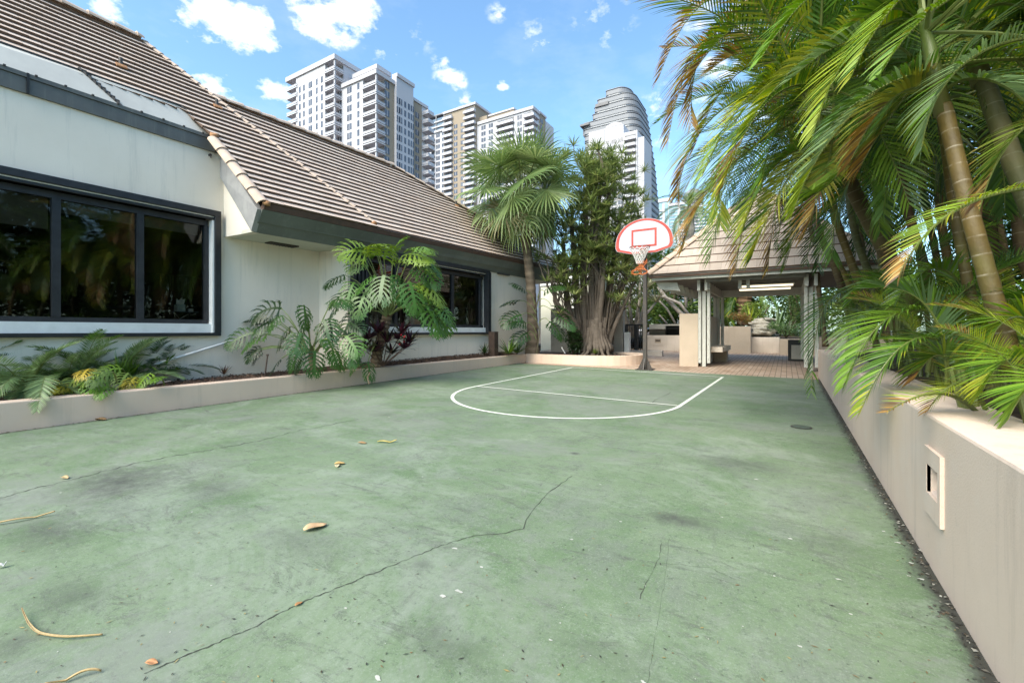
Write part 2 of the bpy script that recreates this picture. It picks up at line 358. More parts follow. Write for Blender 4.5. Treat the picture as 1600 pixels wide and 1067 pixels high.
def sloped(name, x0, x1, y0, y1, dz, m, nx=8, ny=8, kind='structure'):
    b = MB()
    for i in range(nx+1):
        for j in range(ny+1):
            x = x0+(x1-x0)*i/nx; y = y0+(y1-y0)*j/ny
            b.v.append((x, y, gz(x, y)+dz)); b.c.append((1, 1, 1))
    for i in range(nx):
        for j in range(ny):
            a = i*(ny+1)+j; b.f.append((a, a+ny+1, a+ny+2, a+1))
    return tag(b.build(name, m), kind=kind)
b = MB(); b.quad((-900, -300, -.35), (900, -300, -.35), (900, 1100, -.35), (-900, 1100, -.35)); tag(b.build('ground', M['soil']), kind='structure')
sloped('court_floor', -8.3, .70, -4, 11.27, 0, M['court'])
sloped('paved_terrace', -9, 4.5, 11.272, 27, -.004, M['pavers'])

# painted markings, 50 mm wide, 4 mm over the court
def marking(name, pts, w, m, dz=.004, closed=False, jit=0):
    b = MB(); n = len(pts); L_, R_ = [], []
    for i, p in enumerate(pts):
        a = Vector(pts[max(i-1, 0)]); c = Vector(pts[min(i+1, n-1)]); d = (c-a); d.z = 0; d.normalize(); s = Vector((-d.y, d.x, 0))
        ww = w/2*(1+rnd.uniform(-jit, jit)); q = Vector(p)
        L_.append(q+s*ww); R_.append(q-s*ww)
    for i in range(n-1):
        b.quad(*[(v.x, v.y, gz(v.x, v.y)+dz) for v in (R_[i], R_[i+1], L_[i+1], L_[i])])
    return b.build(name, m)
M['line'] = mat('court_line_paint', (.72, .73, .66), .7, var=(.62, .65, .57), vscale=5, blotch=[((.33, .42, .33), 11, .60, .78, .8)])
KL0, KL1, KR0, KR1 = G(893.5, 574.5), G(744, 603.7), G(1129, 589.5), G(1062, 634.6)
xm = []
arc = []
cen = (KL1+KR1)/2; ax = (KR1-KL1)/2; ay = Vector((ax.y, -ax.x, 0))
for i in range(41):
    a = math.pi*i/40; p = cen - ax*math.cos(a) + ay*math.sin(a)*1.0
    arc.append(p)
outline = [KL0+(KL1-KL0)*i/6 for i in range(6)]+arc+[KR1+(KR0-KR1)*i/6 for i in range(1, 7)]
key = thing('court_key_marking', 'white painted free throw key with rounded end on the green court', 'court marking', (cen.x, cen.y, gz(cen.x, cen.y)))
marking('key_outline', outline, .055, M['line']).parent = key
for o in key.children: o.matrix_parent_inverse = Matrix.Translation(-key.location)
def kid(o, root): o.parent = root; o.matrix_parent_inverse = Matrix.Translation(-Vector(root.location)); return o
e = (KR0-KL0).normalized()*.03
kid(marking('baseline', [KL0-e, KR0+e], .05, M['line'], .0075), key)
kid(marking('free_throw_line', [KL1+e, KR1-e], .045, M['line'], .0075), key)

# cracks and joints in the slab: narrow sunk-looking strips of dark filler
M['crack'] = mat('crack_filler', (.035, .04, .033), .95, var=(.07, .08, .06), vscale=30)
def crackline(pix, w, jit=4, step=6):
    pts = []
    for (a, c) in zip(pix[:-1], pix[1:]):
        n = max(2, int(math.hypot(c[0]-a[0], c[1]-a[1])/step))
        for i in range(n):
            f = i/n; pts.append(G(a[0]+(c[0]-a[0])*f+rnd.uniform(-1, 1)*jit*.3, a[1]+(c[1]-a[1])*f+rnd.uniform(-1, 1)*jit*.25))
    pts.append(G(*pix[-1])); return pts
cracks = [
 ('long wandering crack running from the lower left across the middle of the court', [(225,1052),(330,1008),(400,978),(470,942),(560,905),(640,872),(690,852),(735,838),(790,833),(818,826),(822,812),(838,790),(856,770),(872,758),(894,744)], .0045),
 ('dark straight joint crack from the left edge toward the key', [(0,778),(60,762),(140,742),(220,722),(310,706),(400,690),(470,672),(520,663),(560,655)], .007),
 ('short hairline crack right of the middle of the court', [(1034,848),(1030,872),(1016,900),(1004,922),(1000,936)], .0018),
 ('hairline crack crossing the right side of the court near the wall', [(1035,880),(1075,883),(1110,888),(1150,905)], .0012),
 ('thin joint line running to the bottom of the court', [(1045,840),(1040,900),(1025,985),(1012,1066)], .0008),
 ('short crack inside the right side of the key', [(1012,632),(1030,622),(1048,613)], .006),
]
for lab, px, w in cracks:
    tag(marking('court_crack', crackline(px, w), w, M['crack'], .002, jit=.7), lab, 'crack', 'cracks in the court floor')
PA_, PB_ = G(0, 677), G(822, 566); PA_.z = PB_.z = 0
# chipped paint showing pale concrete
M['chip'] = mat('bare_concrete', (.46, .46, .42), .9, var=(.36, .37, .33), vscale=30)
b = MB()
for px, py, s in ((711,857,.02),(717,924,.02),(692,932,.018),(590,1059,.02),(893,843,.013),(970,815,.012),(1182,749,.025),(1005,1066,.012),(752,886,.01),(660,745,.01),(1235,842,.018),(1128,808,.01),(938,757,.01),(1060,735,.01),(540,950,.01),(860,1000,.012),
                 (330,915,.008),(95,770,.012),(608,652,.02),(788,663,.012),(1310,905,.012),(1330,960,.01),(1210,900,.008),(300,800,.008),(1250,1010,.009),(1420,900,.01),(1380,830,.014),(1403,848,.016),(1425,880,.014),(1440,905,.02),(1352,765,.014),(1330,735,.012),(1290,672,.012)):
    c = G(px, py); n = 9; a0 = rnd.random()*6
    pts = []
    for i in range(n):
        a = a0+2*math.pi*i/n; r_ = s*.7*rnd.uniform(.45, 1.2); x = c.x+math.cos(a)*r_*1.3; y = c.y+math.sin(a)*r_*.8
        pts.append((x, y, gz(x, y)+.0025))
    b.add(pts, [tuple(range(n))])
for k in range(40):
    px = rnd.uniform(-100, 1500); py = 560+rnd.random()**.6*520; c = G(px, py)
    if c.x > .5 or c.x < -6.8: continue
    s = rnd.uniform(.001, .0032); n = 7; pts = []
    for i in range(n):
        a = 2*math.pi*i/n; x = c.x+math.cos(a)*s*rnd.uniform(.6, 1.6); y = c.y+math.sin(a)*s; pts.append((x, y, gz(x, y)+.0025))
    b.add(pts, [tuple(range(n))])
tag(b.build('paint_chips', M['chip']), 'small pale chips of bare concrete scattered over the green court', 'paint chips', kind='stuff')
b = MB()
for k in range(500):
    px = rnd.uniform(-100, 1500); py = 570+rnd.random()**.6*520; c = G(px, py)
    if rnd.random() < .35: c.x = .57-abs(rnd.gauss(0, .05)); c.y = rnd.uniform(.8, 11)
    if c.x > .58 or c.x < -6.9: continue
    l_ = rnd.uniform(.004, .014); w_ = rnd.uniform(.001, .0035); a = rnd.random()*3.14
    d = Vector((math.cos(a), math.sin(a), 0)); s = Vector((-d.y, d.x, 0)); z = gz(c.x, c.y)+.003
    pts = [c-d*l_, c+s*w_, c+d*l_, c-s*w_]
    col = rnd.choice([(.05, .035, .02), (.16, .10, .04), (.03, .03, .025), (.25, .2, .08)])
    b.add([(p.x, p.y, z+rnd.uniform(0, .002)) for p in pts], [(0, 1, 2, 3)], [col]*4)
for k in range(1500):
    x = .585-abs(rnd.gauss(0, .035)); y = rnd.uniform(.6, 11.5)
    l_ = rnd.uniform(.003, .012); a = rnd.random()*3.14; d = Vector((math.cos(a), math.sin(a), 0)); s_ = Vector((-d.y, d.x, 0)); z = gz(x, y)+.003; c = Vector((x, y, 0)); w_ = l_*rnd.uniform(.3, .8)
    col = rnd.choice([(.03, .028, .022), (.05, .045, .035), (.02, .02, .018), (.11, .10, .08), (.30, .29, .25), (.07, .05, .03)])
    b.add([(p.x, p.y, z+rnd.uniform(0, .006)) for p in (c-d*l_, c+s_*w_, c+d*l_, c-s_*w_)], [(0, 1, 2, 3)], [col]*4)
for k in range(900):
    sx = rnd.uniform(0, 10.5); p = PA_+(PB_-PA_).normalized()*sx; x = p.x+abs(rnd.gauss(0, .03))+.005; y = p.y
    l_ = rnd.uniform(.004, .014); a = rnd.random()*3.14; d = Vector((math.cos(a), math.sin(a), 0)); s_ = Vector((-d.y, d.x, 0)); z = gz(x, y)+.003; c = Vector((x, y, 0)); w_ = l_*rnd.uniform(.3, .7)
    col = rnd.choice([(.03, .028, .022), (.06, .05, .035), (.12, .09, .05)])
    b.add([(q_.x, q_.y, z+rnd.uniform(0, .006)) for q_ in (c-d*l_, c+s_*w_, c+d*l_, c-s_*w_)], [(0, 1, 2, 3)], [col]*4)
tag(b.build('leaf_crumbs', M['litter']), 'tiny dark crumbs of leaf litter on the green court', 'litter', kind='stuff')

# drain cover
c = G(1252, 667.5); t = thing('drain_cover', 'small round dark drain cover set in the court near the right wall', 'drain cover', c)
b = MB(); n = 28
ringo = [(c.x+math.cos(2*math.pi*i/n)*.105, c.y+math.sin(2*math.pi*i/n)*.105, c.z+.006) for i in range(n)]
ringi = [(c.x+math.cos(2*math.pi*i/n)*.085, c.y+math.sin(2*math.pi*i/n)*.085, c.z+.006) for i in range(n)]
b.add(ringo+ringi, [(i, (i+1) % n, n+(i+1) % n, n+i) for i in range(n)]); b.build('rim', M['rubber'], t)
b = MB(); b.add([(x, y, z-.001) for x, y, z in ringi], [tuple(range(n))]); M['drain'] = mat('green_painted_iron', (.09, .13, .095), .7, var=(.06, .07, .055), vscale=25); b.build('plate', M['drain'], t)

# ---------------- fallen leaves on the court ----------------
def dry_strip(name, pix, w, lab, cat, cols, lift=.012, curl=.012, group='dry palm leaflets lying on the court'):
    pts = [G(x, y) for x, y in pix]; n = len(pts); fine = []
    for i in range((n-1)*6+1):
        f = i/6; k = min(int(f), n-2); u = f-k
        p0, p1, p2, p3 = pts[max(k-1, 0)], pts[k], pts[k+1], pts[min(k+2, n-1)]
        q = .5*((2*p1)+(-p0+p2)*u+(2*p0-5*p1+4*p2-p3)*u*u+(-p0+3*p1-3*p2+p3)*u**3); fine.append(q)
    b = MB(); m_ = len(fine)
    for i, q in enumerate(fine):
        a = fine[max(i-1, 0)]; c = fine[min(i+1, m_-1)]; d = (c-a).normalized(); s = Vector((-d.y, d.x, 0))
        f = i/(m_-1); ww = w*(.35+.65*math.sin(math.pi*min(1, .12+f*.88)))*.5
        z = gz(q.x, q.y)+.004+lift*abs(math.sin(f*math.pi*1.5))+curl*max(0, f-.75)*2
        for k, (o_, dz) in enumerate(((-1, .006), (0, 0), (1, .007))):
            b.v.append((q.x+s.x*ww*o_, q.y+s.y*ww*o_, z+dz)); cc = cols[k]; j = rnd.uniform(.85, 1.1); b.c.append(tuple(x*j for x in cc))
    for i in range(m_-1):
        for k in range(2): a = i*3+k; b.f.append((a, a+1, a+4, a+3))
    o = b.build(name, M['litter'], smooth=True)
    so_ = o.modifiers.new('thick', 'SOLIDIFY'); so_.thickness = .0015
    return tag(o, lab, cat, group)
straw = [(.42, .30, .14), (.60, .50, .28), (.33, .22, .09)]
dry_strip('dry_leaflet', [(160,994),(130,998),(104,1000),(80,998),(60,992),(47,980),(40,972),(34,961)], .011, 'long dry yellow palm leaflet with an upturned brown end, near the lower left corner', 'fallen leaf', straw, .006, .03)
dry_strip('dry_leaflet', [(158,1051),(120,1060),(70,1080)], .011, 'straw coloured palm leaflet cut off by the bottom edge at lower left', 'fallen leaf', straw)
dry_strip('dry_leaflet', [(-20,823),(20,817),(55,810),(86,805)], .015, 'narrow straw coloured palm leaflet at the left edge of the court', 'fallen leaf', straw)
dry_strip('dry_leaflet', [(590,691),(604,692),(620,691)], .03, 'short yellow palm leaflet lying alone left of the key', 'fallen leaf', [(.62, .5, .12), (.7, .6, .2), (.5, .35, .1)])
dry_strip('dry_leaflet', [(-4,889),(10,886)], .02, 'tiny white strip at the left edge of the court', 'fallen leaf', [(.7, .7, .68)]*3)
def dry_leaf(px, py, s, ang, lab, col, fold=.3):
    c = G(px, py); b = MB(); n = 7
    for i in range(n):
        f = i/(n-1); w = s*.42*math.sin(math.pi*min(1, .08+.9*f))**.8
        for k in (-1, -.5, 0, .5, 1):
            x = (f-.5)*s*1.5; y = w*k*(1+rnd.uniform(-.08, .08)); z = .004+abs(k)*w*fold+s*.12*math.sin(f*3+1)**2
            X = c.x+x*math.cos(ang)-y*math.sin(ang); Y = c.y+x*math.sin(ang)+y*math.cos(ang)
            b.v.append((X, Y, gz(X, Y)+z)); j = rnd.uniform(.85, 1.1)*(0.8 if k == 0 else 1); b.c.append(tuple(q*j for q in col))
    for i in range(n-1):
        for k in range(4): a = i*5+k; b.f.append((a, a+1, a+6, a+5))
    o = b.build('dry_leaf', M['litter'], smooth=True); sd = o.modifiers.new('thick', 'SOLIDIFY'); sd.thickness = .0012
    return tag(o, lab, 'fallen leaf', 'dry curled leaves on the court')
dry_leaf(493, 826, .085, 1.3, 'broad curled tan leaf lying on the court left of the long crack', (.55, .36, .2), .45)
dry_leaf(566, 693, .06, .4, 'small brown curled leaf beside the short yellow leaflet', (.36, .22, .1))
dry_leaf(531, 726, .055, .9, 'folded yellow brown leaf below the small brown one', (.50, .34, .13), .7)
dry_leaf(527, 729, .05, 2.4, 'thin pale leaf crossing the folded yellow one', (.6, .5, .32), .5)
dry_leaf(101, 748, .05, .2, 'small tan leaf at the dark stain on the left', (.45, .33, .17), .6)
dry_leaf(158, 657, .09, .5, 'little brown leaf against the foot of the left planter', (.2, .12, .05), .6)
dry_leaf(237, 1038, .03, .5, 'tiny reddish leaf scrap at the foot of the long crack', (.45, .22, .1), .5)
dry_leaf(467, 945, .022, 1.5, 'tiny orange leaf scrap lying on the long crack', (.4, .2, .08), .5)

# ---------------- low planter wall on the left, with its round end ----------------
PA, PB = G(0, 677), G(822, 566); pd = (PB-PA); pd.z = 0; pd.normalize(); pn = Vector((-pd.y, pd.x, 0))   # pn points to the house
def ztop(px, py, t): return H+(HZ-py)*t/F
PZ0, PZ1 = .405, .475
P0 = PA-pd*4.5; Lp = (PB-PA).length
zt = lambda s: PZ0+(PZ1-PZ0)*s/Lp
tp = thing('low_planter', 'long low beige planter wall along the house, rounded round the big tree', 'planter', (PB.x, PB.y, gz(PB.x, PB.y)))
b = MB(); TW = .22
path = [(P0, zt(-4.5)), (PB, PZ1)]
lo = [P0, PB, PB+pn*TW+pd*TW, P0+pn*TW]
b.hexa([(p.x, p.y, -.2) for p in lo], [(p.x, p.y, z) for p, z in zip(lo, (zt(-4.5), PZ1, PZ1, zt(-4.5)))])
b.build('straight_wall', M['planter'], tp, bevel=.012)
# front run then the rounded end
outer = [Vector((PB.x, PB.y, 0)), Vector((-4.95, PB.y+.02, 0))]
cx, cy, rr = -4.95, PB.y+.02+1.45, 1.45
for i in range(1, 25):
    a = -math.pi/2+math.pi*1.0*i/24; outer.append(Vector((cx+rr*math.cos(a), cy+rr*math.sin(a), 0)))
outer.append(Vector((-6.0, cy+rr, 0)))
inner = [Vector((PB.x+.0, PB.y+TW, 0)), Vector((-4.95, PB.y+.02+TW, 0))]
for i in range(1, 25):
    a = -math.pi/2+math.pi*1.0*i/24; inner.append(Vector((cx+(rr-TW)*math.cos(a), cy+(rr-TW)*math.sin(a), 0)))
inner.append(Vector((-6.0, cy+rr-TW, 0)))
b = MB()
for i in range(len(outer)-1):
    o0, o1, i0, i1 = outer[i], outer[i+1], inner[i], inner[i+1]
    zz = PZ1+.004
    b.quad((o0.x, o0.y, zz), (o1.x, o1.y, zz), (i1.x, i1.y, zz), (i0.x, i0.y, zz))
    b.quad((o0.x, o0.y, 0), (o1.x, o1.y, 0), (o1.x, o1.y, zz), (o0.x, o0.y, zz))
    b.quad((i1.x, i1.y, 0), (i0.x, i0.y, 0), (i0.x, i0.y, zz), (i1.x, i1.y, zz))
b.build('rounded_wall', M['planter'], tp)
# planting bed (mulch), rising towards the house
b = MB(); n = 44; rows = 7
hx = lambda y: -8.42 if y < 5.9 else -7.55+.03*(y-5.93)
grid = []
for i in range(n+1):
    s = -4.3+(Lp+4.3)*i/n; p = P0.lerp(PB, 0)*0+PA+pd*s+pn*(TW-.02); z = zt(s)-.05
    xe = hx(p.y); row = []
    for j in range(rows+1):
        f = j/rows; x = p.x+(xe-p.x)*f
        row.append((x, p.y, z+(.12 if p.y > 5.9 else .0)*f+mnoise.noise(Vector((x*4, p.y*4, 0)))*.03*min(1, f*3)))
    grid.append(row)
for i in range(n):
    for j in range(rows):
        b.quad(grid[i][j], grid[i+1][j], grid[i+1][j+1], grid[i][j+1])
# around the tree
for i in range(8):
    for j in range(8):
        X0, X1 = -7.5+4.05*i/8, -7.5+4.05*(i+1)/8; Y0, Y1 = PB.y+.1+2.75*j/8, PB.y+.1+2.75*(j+1)/8
        q = [(X0, Y0), (X1, Y0), (X1, Y1), (X0, Y1)]
        q2 = []
        for x, y in q:
            if x > cx:
                dx, dy = x-cx, y-cy; r_ = math.hypot(dx, dy)
                if r_ > rr-.1: dx, dy = dx*(rr-.1)/r_, dy*(rr-.1)/r_
                x, y = cx+dx, cy+dy
            q2.append((x, y, PZ1-.06+mnoise.noise(Vector((x*3, y*3, 0)))*.03))
        b.quad(*q2)
tag(b.build('planting_bed', M['mulch'], smooth=True), kind='structure')
b = MB()
for k in range(5200):
    s = rnd.uniform(-2, Lp); f = rnd.random(); p = PA+pd*s+pn*(TW+.02); xe = hx(p.y)+.03; x = p.x+(xe-p.x)*f
    z = zt(s)-.04+(.12 if p.y > 5.9 else 0)*f+.01
    l_ = rnd.uniform(.012, .035); w_ = rnd.uniform(.004, .012); q = Quaternion((rnd.uniform(-1, 1), rnd.uniform(-1, 1), rnd.uniform(-1, 1)), rnd.uniform(0, 3))
    v = [q @ Vector((a*l_, c*w_, 0)) for a, c in ((-1, -1), (1, -.6), (1, 1), (-1, .7))]
    col = rnd.choice([(.07, .035, .02), (.13, .07, .045), (.05, .03, .02), (.19, .12, .08)])
    b.add([(x+a.x, p.y+a.y, z+a.z*.6) for a in v], [(0, 1, 2, 3)], [col]*4)
tag(b.build('mulch_chips', M['chips']), 'loose red brown bark chips covering the planting bed by the house', 'bark mulch', kind='stuff')

# ---------------- raised retaining wall on the right ----------------
WX = .59; WZ = .765
wy0, wy1 = -2.5, 11.86
rw = thing('retaining_wall', 'tall pinkish beige stucco retaining wall along the right side of the court', 'wall', (WX+.2, 5, 0))
LY0, LY1, LZ0, LZ1 = 2.66, 2.93, .30, .615
NY0, NY1, NZ0, NZ1 = 2.70, 2.88, .40, .535
b = MB(); ys_, zs_ = [wy0, NY0, NY1, wy1], [-.3, NZ0, NZ1, WZ]
V = [(WX, y, z) for y in ys_ for z in zs_]+[(WX+.34, y, z) for y in (ys_) for z in (-.3, WZ)]+[(WX+.10, y, z) for y in (NY0, NY1) for z in (NZ0+.07, NZ1)]
f_ = [(4*i+j, 4*i+j+1, 4*i+j+5, 4*i+j+4) for i in range(3) for j in range(3) if not (i == 1 and j == 1)]
f_ += [(4*i+3, 17+2*i, 17+2*i+2, 4*i+7) for i in range(3)]+[(16+2*i, 17+2*i, 19+2*i, 18+2*i)[::-1] for i in range(3)]
f_ += [(0, 16, 17, 3, 2, 1), (12, 13, 14, 15, 23, 22)]
f_ += [(5, 24, 25, 6), (9, 10, 27, 26), (6, 25, 27, 10), (5, 9, 26, 24), (24, 26, 27, 25)]
b.add(V, f_)
b.box(WX+.34, 3.4, wy1-.3, wy1, -.3, WZ-.002); b.build('wall_body', M['wallpink'], rw, bevel=.014)
# step light let into the wall: a proud plaque with a hooded opening
x0 = WX-.016
b = MB()
b.box(x0, WX-.0005, LY0, LY1, NZ1, LZ1); b.box(x0, WX-.0005, LY0, LY1, LZ0, NZ0); b.box(x0, WX-.0005, LY0, NY0, NZ0+.0005, NZ1-.0005); b.box(x0, WX-.0005, NY1, LY1, NZ0+.0005, NZ1-.0005)
o = b.build('light_plaque', M['wallpink'], rw)
M.setdefault('recess', mat('recess_plaster', (.42, .33, .25), .9, var=(.34, .27, .2), vscale=10))
b = MB(); b.box(WX+.02, WX+.09, NY0+.03, NY1-.03, NZ1-.028, NZ1-.002); b.build('lamp_housing', M['rubber'], o)
# raised bed behind it
b = MB()
for i in range(20):
    for j in range(6):
        x0, x1 = WX+.33+2.9*j/6, WX+.33+2.9*(j+1)/6; y0, y1 = wy0+14.2*i/20, wy0+14.2*(i+1)/20
        h_ = lambda x, y: WZ-.06+.05*(x-WX)*.8+mnoise.noise(Vector((x*3, y*3, 1)))*.03
        b.quad((x0, y0, h_(x0, y0)), (x1, y0, h_(x1, y0)), (x1, y1, h_(x1, y1)), (x0, y1, h_(x0, y1)))
for a in (0,):
    b.quad((3.8, -3, .9), (40, -3, 1.4), (40, 60, 1.4), (3.8, 14, .9))
tag(b.build('raised_bed_soil', M['mulch'], smooth=True), kind='structure')
# ---------------- the house ----------------
hs = thing('house', 'low white stucco house with steep brown tiled roof along the left of the court', 'house', (-8.4, 5.9, .3))
WXA = -8.4; SZ = 2.81
w2 = lambda y: -7.49+.03*(y-5.93)
# wall A with window opening y<3.95, z 1.09..3.22
b = MB()
yr = 3.95
b.box(-8.7, WXA, -4, 5.93, -.2, 1.10)
b.box(-8.7, WXA, -4, yr-.05, 3.2, 4.26)
b.box(-8.7, WXA, yr-.05, 5.93, 1.10, 3.0)
b.box(-8.7, WXA-.004, -4, -2.4, 1.10, 3.2)
b.box(-8.7, WXA, yr-.05, 4.05, 3.0, 4.26)
b.build('front_wall', M['stucco'], hs)
# return and wall B
b = MB()
yb0, yb1 = 5.93, 13.35
wb = 10.62
def wallB(y0, y1, z0, z1, th=.25):
    lo = [(w2(y0), y0), (w2(y1), y1), (w2(y1)-th, y1), (w2(y0)-th, y0)][::-1]
    b.hexa([(x, y, z0) for x, y in lo], [(x, y, z1) for x, y in lo])
wallB(yb0, yb1, -.2, 1.10); wallB(wb, yb1, 1.10, 3.0); wallB(yb0, yb0+.1, 1.10, 2.99); wallB(yb0+.1, wb, 2.86, 2.98)
b.box(WXA-.2, w2(yb0)-.25, yb0, yb0+.25, -.2, 2.99)
b.box(-12, w2(yb1)-.25, yb1-.25, yb1-.003, -.2, 3.0)
b.build('side_wall', M['stucco'], hs)
# gable cheek under the raking edge
T0 = P(414, 317, 7.21); T1 = P(895, 425, 16.85)
F0 = Vector((-7.53, 4.10, SZ)); 
b = MB()
rk0 = Vector((WXA, 4.05, 4.30)); 
b.add([(WXA, 4.05, SZ), (-7.56, 4.10, SZ), (-7.36, 4.10, 3.05), (WXA, 4.05, 4.34), (WXA, 4.16, SZ), (-7.56, 4.2, SZ), (-7.36, 4.2, 3.05), (WXA, 4.16, 4.34)],
      [(0, 1, 2, 3), (7, 6, 5, 4), (0, 4, 5, 1), (3, 2, 6, 7)])
b.build('gable_cheek', M['stucco'], hs)
# soffit
FB1 = Vector((-7.18, 14.9, 2.93))
b = MB(); b.add([(WXA-.1, 4.08, SZ), (F0.x, 4.08, SZ), (FB1.x, FB1.y, FB1.z), (FB1.x-1.6, FB1.y, FB1.z), (WXA-.1, 4.08, SZ+.06), (F0.x, 4.08, SZ+.06), (FB1.x, FB1.y, FB1.z+.06), (FB1.x-1.6, FB1.y, FB1.z+.06)],
      [(0, 3, 2, 1), (4, 5, 6, 7), (0, 1, 5, 4)])
b.build('soffit', M['soffit'], hs)
v = P(438, 382, 1); 
def soffit_vent(px, py):
    d = ray(px, py); p = Vector((0, 0, H))+d*((SZ-H)/d.z); b = MB(); b.box(p.x-.1, p.x+.1, p.y-.28, p.y+.28, p.z-.012, p.z+.02)
    o = b.build('soffit_vent', M['rubber'], hs)
    b = MB()
    for k in range(9): y = p.y-.25+.06*k; b.box(p.x-.09, p.x+.09, y, y+.012, p.z-.018, p.z-.0125)
    b.build('vent_slats', M['black'], o)
soffit_vent(441, 382.5)
p = onX(787, 430, -7.28); b = MB(); b.box(-7.36, -7.24, p.y-.3, p.y+.3, 2.86, 2.885); b.build('soffit_vent', M['rubber'], hs)
# fascia: two leaning boards
U0 = T0+Vector((-.05, -.02, -.105)); U1 = T1+Vector((-.05, 0, -.105))
b = MB()
FBa, FBb = F0, FB1
mid0, mid1 = FBa.lerp(U0, .45), FBb.lerp(U1, .45)
out = Vector((.03, 0, 0))
def board(a0, a1, c1, c0, th=.05, off=0):
    o = Vector((off, 0, 0)); i_ = Vector((-th, 0, .0))
    lo = [a0+o, a1+o, a1+i_, a0+i_]; hi = [c0+o, c1+o, c1+i_, c0+i_]
    b.hexa(lo, hi)
board(FBa, FBb, mid1, mid0); board(mid0, mid1, U1, U0, .06, .022)
b.build('fascia', M['fascia'], hs)
b = MB(); b.hexa([U0+Vector((-.1, .01, .004)), U1+Vector((-.1, 0, .004)), U1+Vector((.03, 0, .004)), U0+Vector((.03, .01, .004))][::-1],
                 [T0+Vector((-.1, .01, -.008)), T1+Vector((-.1, 0, -.008)), T1+Vector((.015, 0, -.008)), T0+Vector((.015, .01, -.008))][::-1]); b.build('eave_edge', M['drip'], hs)
# roof planes
al = (T1-T0).normalized(); hz_ = Vector((-al.y, al.x, 0)).normalized()       # horizontal, to the ridge
PM = 1.13
up = (hz_+Vector((0, 0, PM))).normalized(); up = (up-al*up.dot(al)).normalized(); nr = al.cross(up).normalized()
if nr.z < 0: nr = -nr
def onroof(px, py, off=0):
    d = ray(px, py); o = Vector((0, 0, H)); p0 = T0+nr*off
    p = o+d*((p0-o).dot(nr)/d.dot(nr)); q = p-T0; return (q.dot(al), q.dot(up))
def chain(pts):
    def f(v):
        if v <= pts[0][1]: return pts[0][0]
        for (s0, v0), (s1, v1) in zip(pts[:-1], pts[1:]):
            if v0 <= v <= v1: return s0+(s1-s0)*(v-v0)/max(v1-v0, 1e-6)
        return pts[-1][0]
    return f
def tiles(b, base, al, up, nr, smin, smax, v1, ex, tw, thick=.03, v0=0, cols=((.54, .435, .365), (.57, .465, .39), (.51, .41, .345), (.55, .43, .35))):
    v = v0; k = 0
    while v < v1-1e-3:
        ve = min(v+ex, v1); a0, a1 = smin(v), smax(v); c0, c1 = smin(ve), smax(ve)
        lo_, hi_ = min(a0, c0), max(a1, c1); off = (k*.37 % 1)*tw; n = int((hi_-lo_)/tw)+2
        rowj = rnd.uniform(.93, 1.06)
        for i in range(-1, n):
            s0 = lo_-off+i*tw; s1 = s0+tw-.0035
            A0, A1 = max(s0, a0), min(s1, a1); C0, C1 = max(s0, c0), min(s1, c1)
            if A1-A0 < .01 and C1-C0 < .01: continue
            if A1 < A0: A0 = A1 = (A0+A1)/2
            if C1 < C0: C0 = C1 = (C0+C1)/2
            tj = thick*rnd.uniform(.96, 1.06); sk = rnd.uniform(-.0015, .0015)
            q = lambda s, vv, h: base+al*s+up*vv+nr*h
            c = rnd.choice(cols); j = rnd.uniform(.95, 1.04)*rowj; c = tuple(x*j for x in c); dk = (.145, .095, .07)  # dk paints the shadow line of each course into the tile butts
            t0, t1_, t2, t3 = q(A0, v+sk, tj), q(A1, v+sk, tj), q(C1, ve, .003), q(C0, ve, .003)
            g0, g1 = q(A0, v+sk, -.01), q(A1, v+sk, -.01)
            b.add([t0, t1_, t2, t3], [(0, 1, 2, 3)], [c]*4)
            b.add([g0, g1, t1_, t0], [(0, 1, 2, 3)], [dk]*4)
            b.add([g0, t0, t3], [(0, 1, 2)], [dk]*3); b.add([g1, t2, t1_], [(0, 1, 2)], [dk]*3)
        v += ex; k += 1
def caps(b, a, c, r, ex, n=8, up_=Vector((0, 0, 1)), lift=.02):
    a, c = Vector(a), Vector(c); d = (c-a); Ln = d.length; d.normalize(); S = d.cross(up_).normalized(); U = S.cross(d).normalized()
    m_ = int(Ln/ex)+1
    for i in range(m_):
        s0 = i*ex; s1 = min((i+1)*ex+.05, Ln); r0 = r*1.13; r1 = r*.92
        if s0 >= Ln: break
        ptsa = []; ptsb = []
        for k in range(n+1):
            an = math.pi*k/n
            ptsa.append(a+d*s0+S*math.cos(an)*r0+U*(math.sin(an)*r0*.85+lift)); ptsb.append(a+d*s1+S*math.cos(an)*r1+U*(math.sin(an)*r1*.85+lift-.012))
        pin = [a+d*s0+S*math.cos(math.pi*k/n)*(r0-.014)+U*(math.sin(math.pi*k/n)*(r0-.014)*.85+lift-.01) for k in range(n+1)]
        m0 = len(ptsa)
        b.add(ptsa+ptsb+pin, [(k, k+1, m0+k+1, m0+k) for k in range(n)]+[(k, 2*m0+k, 2*m0+k+1, k+1) for k in range(n)])
hipb = onroof(584, 350); hipt = onroof(223, 65); rdl = onroof(76, 2)
dor2 = onroof(336, 217); dor1 = onroof(281, 168); dor0 = onroof(0, 68)
vr = hipt[1]
far = -9.0
d0 = (far, dor0[1]+(dor0[1]-dor1[1])*0+ (dor0[1]-dor1[1])*(far-dor0[0])/(dor0[0]-dor1[0]) if abs(dor0[0]-dor1[0]) > 1e-6 else dor0[1])
d0v = max(dor1[1]+.01, d0[1])
left = chain([(0, 0), dor2, dor1, (far, dor1[1]+.012), (far, vr+1)])
rightA = chain([hipb, hipt]) if hipb[1] <= 0 else chain([(hipb[0]+.02, 0), hipb, hipt])
b = MB(); tiles(b, T0, al, up, nr, left, rightA, vr, .152, .33, .044)
b.build('front_roof_tiles', M['tile'], hs)
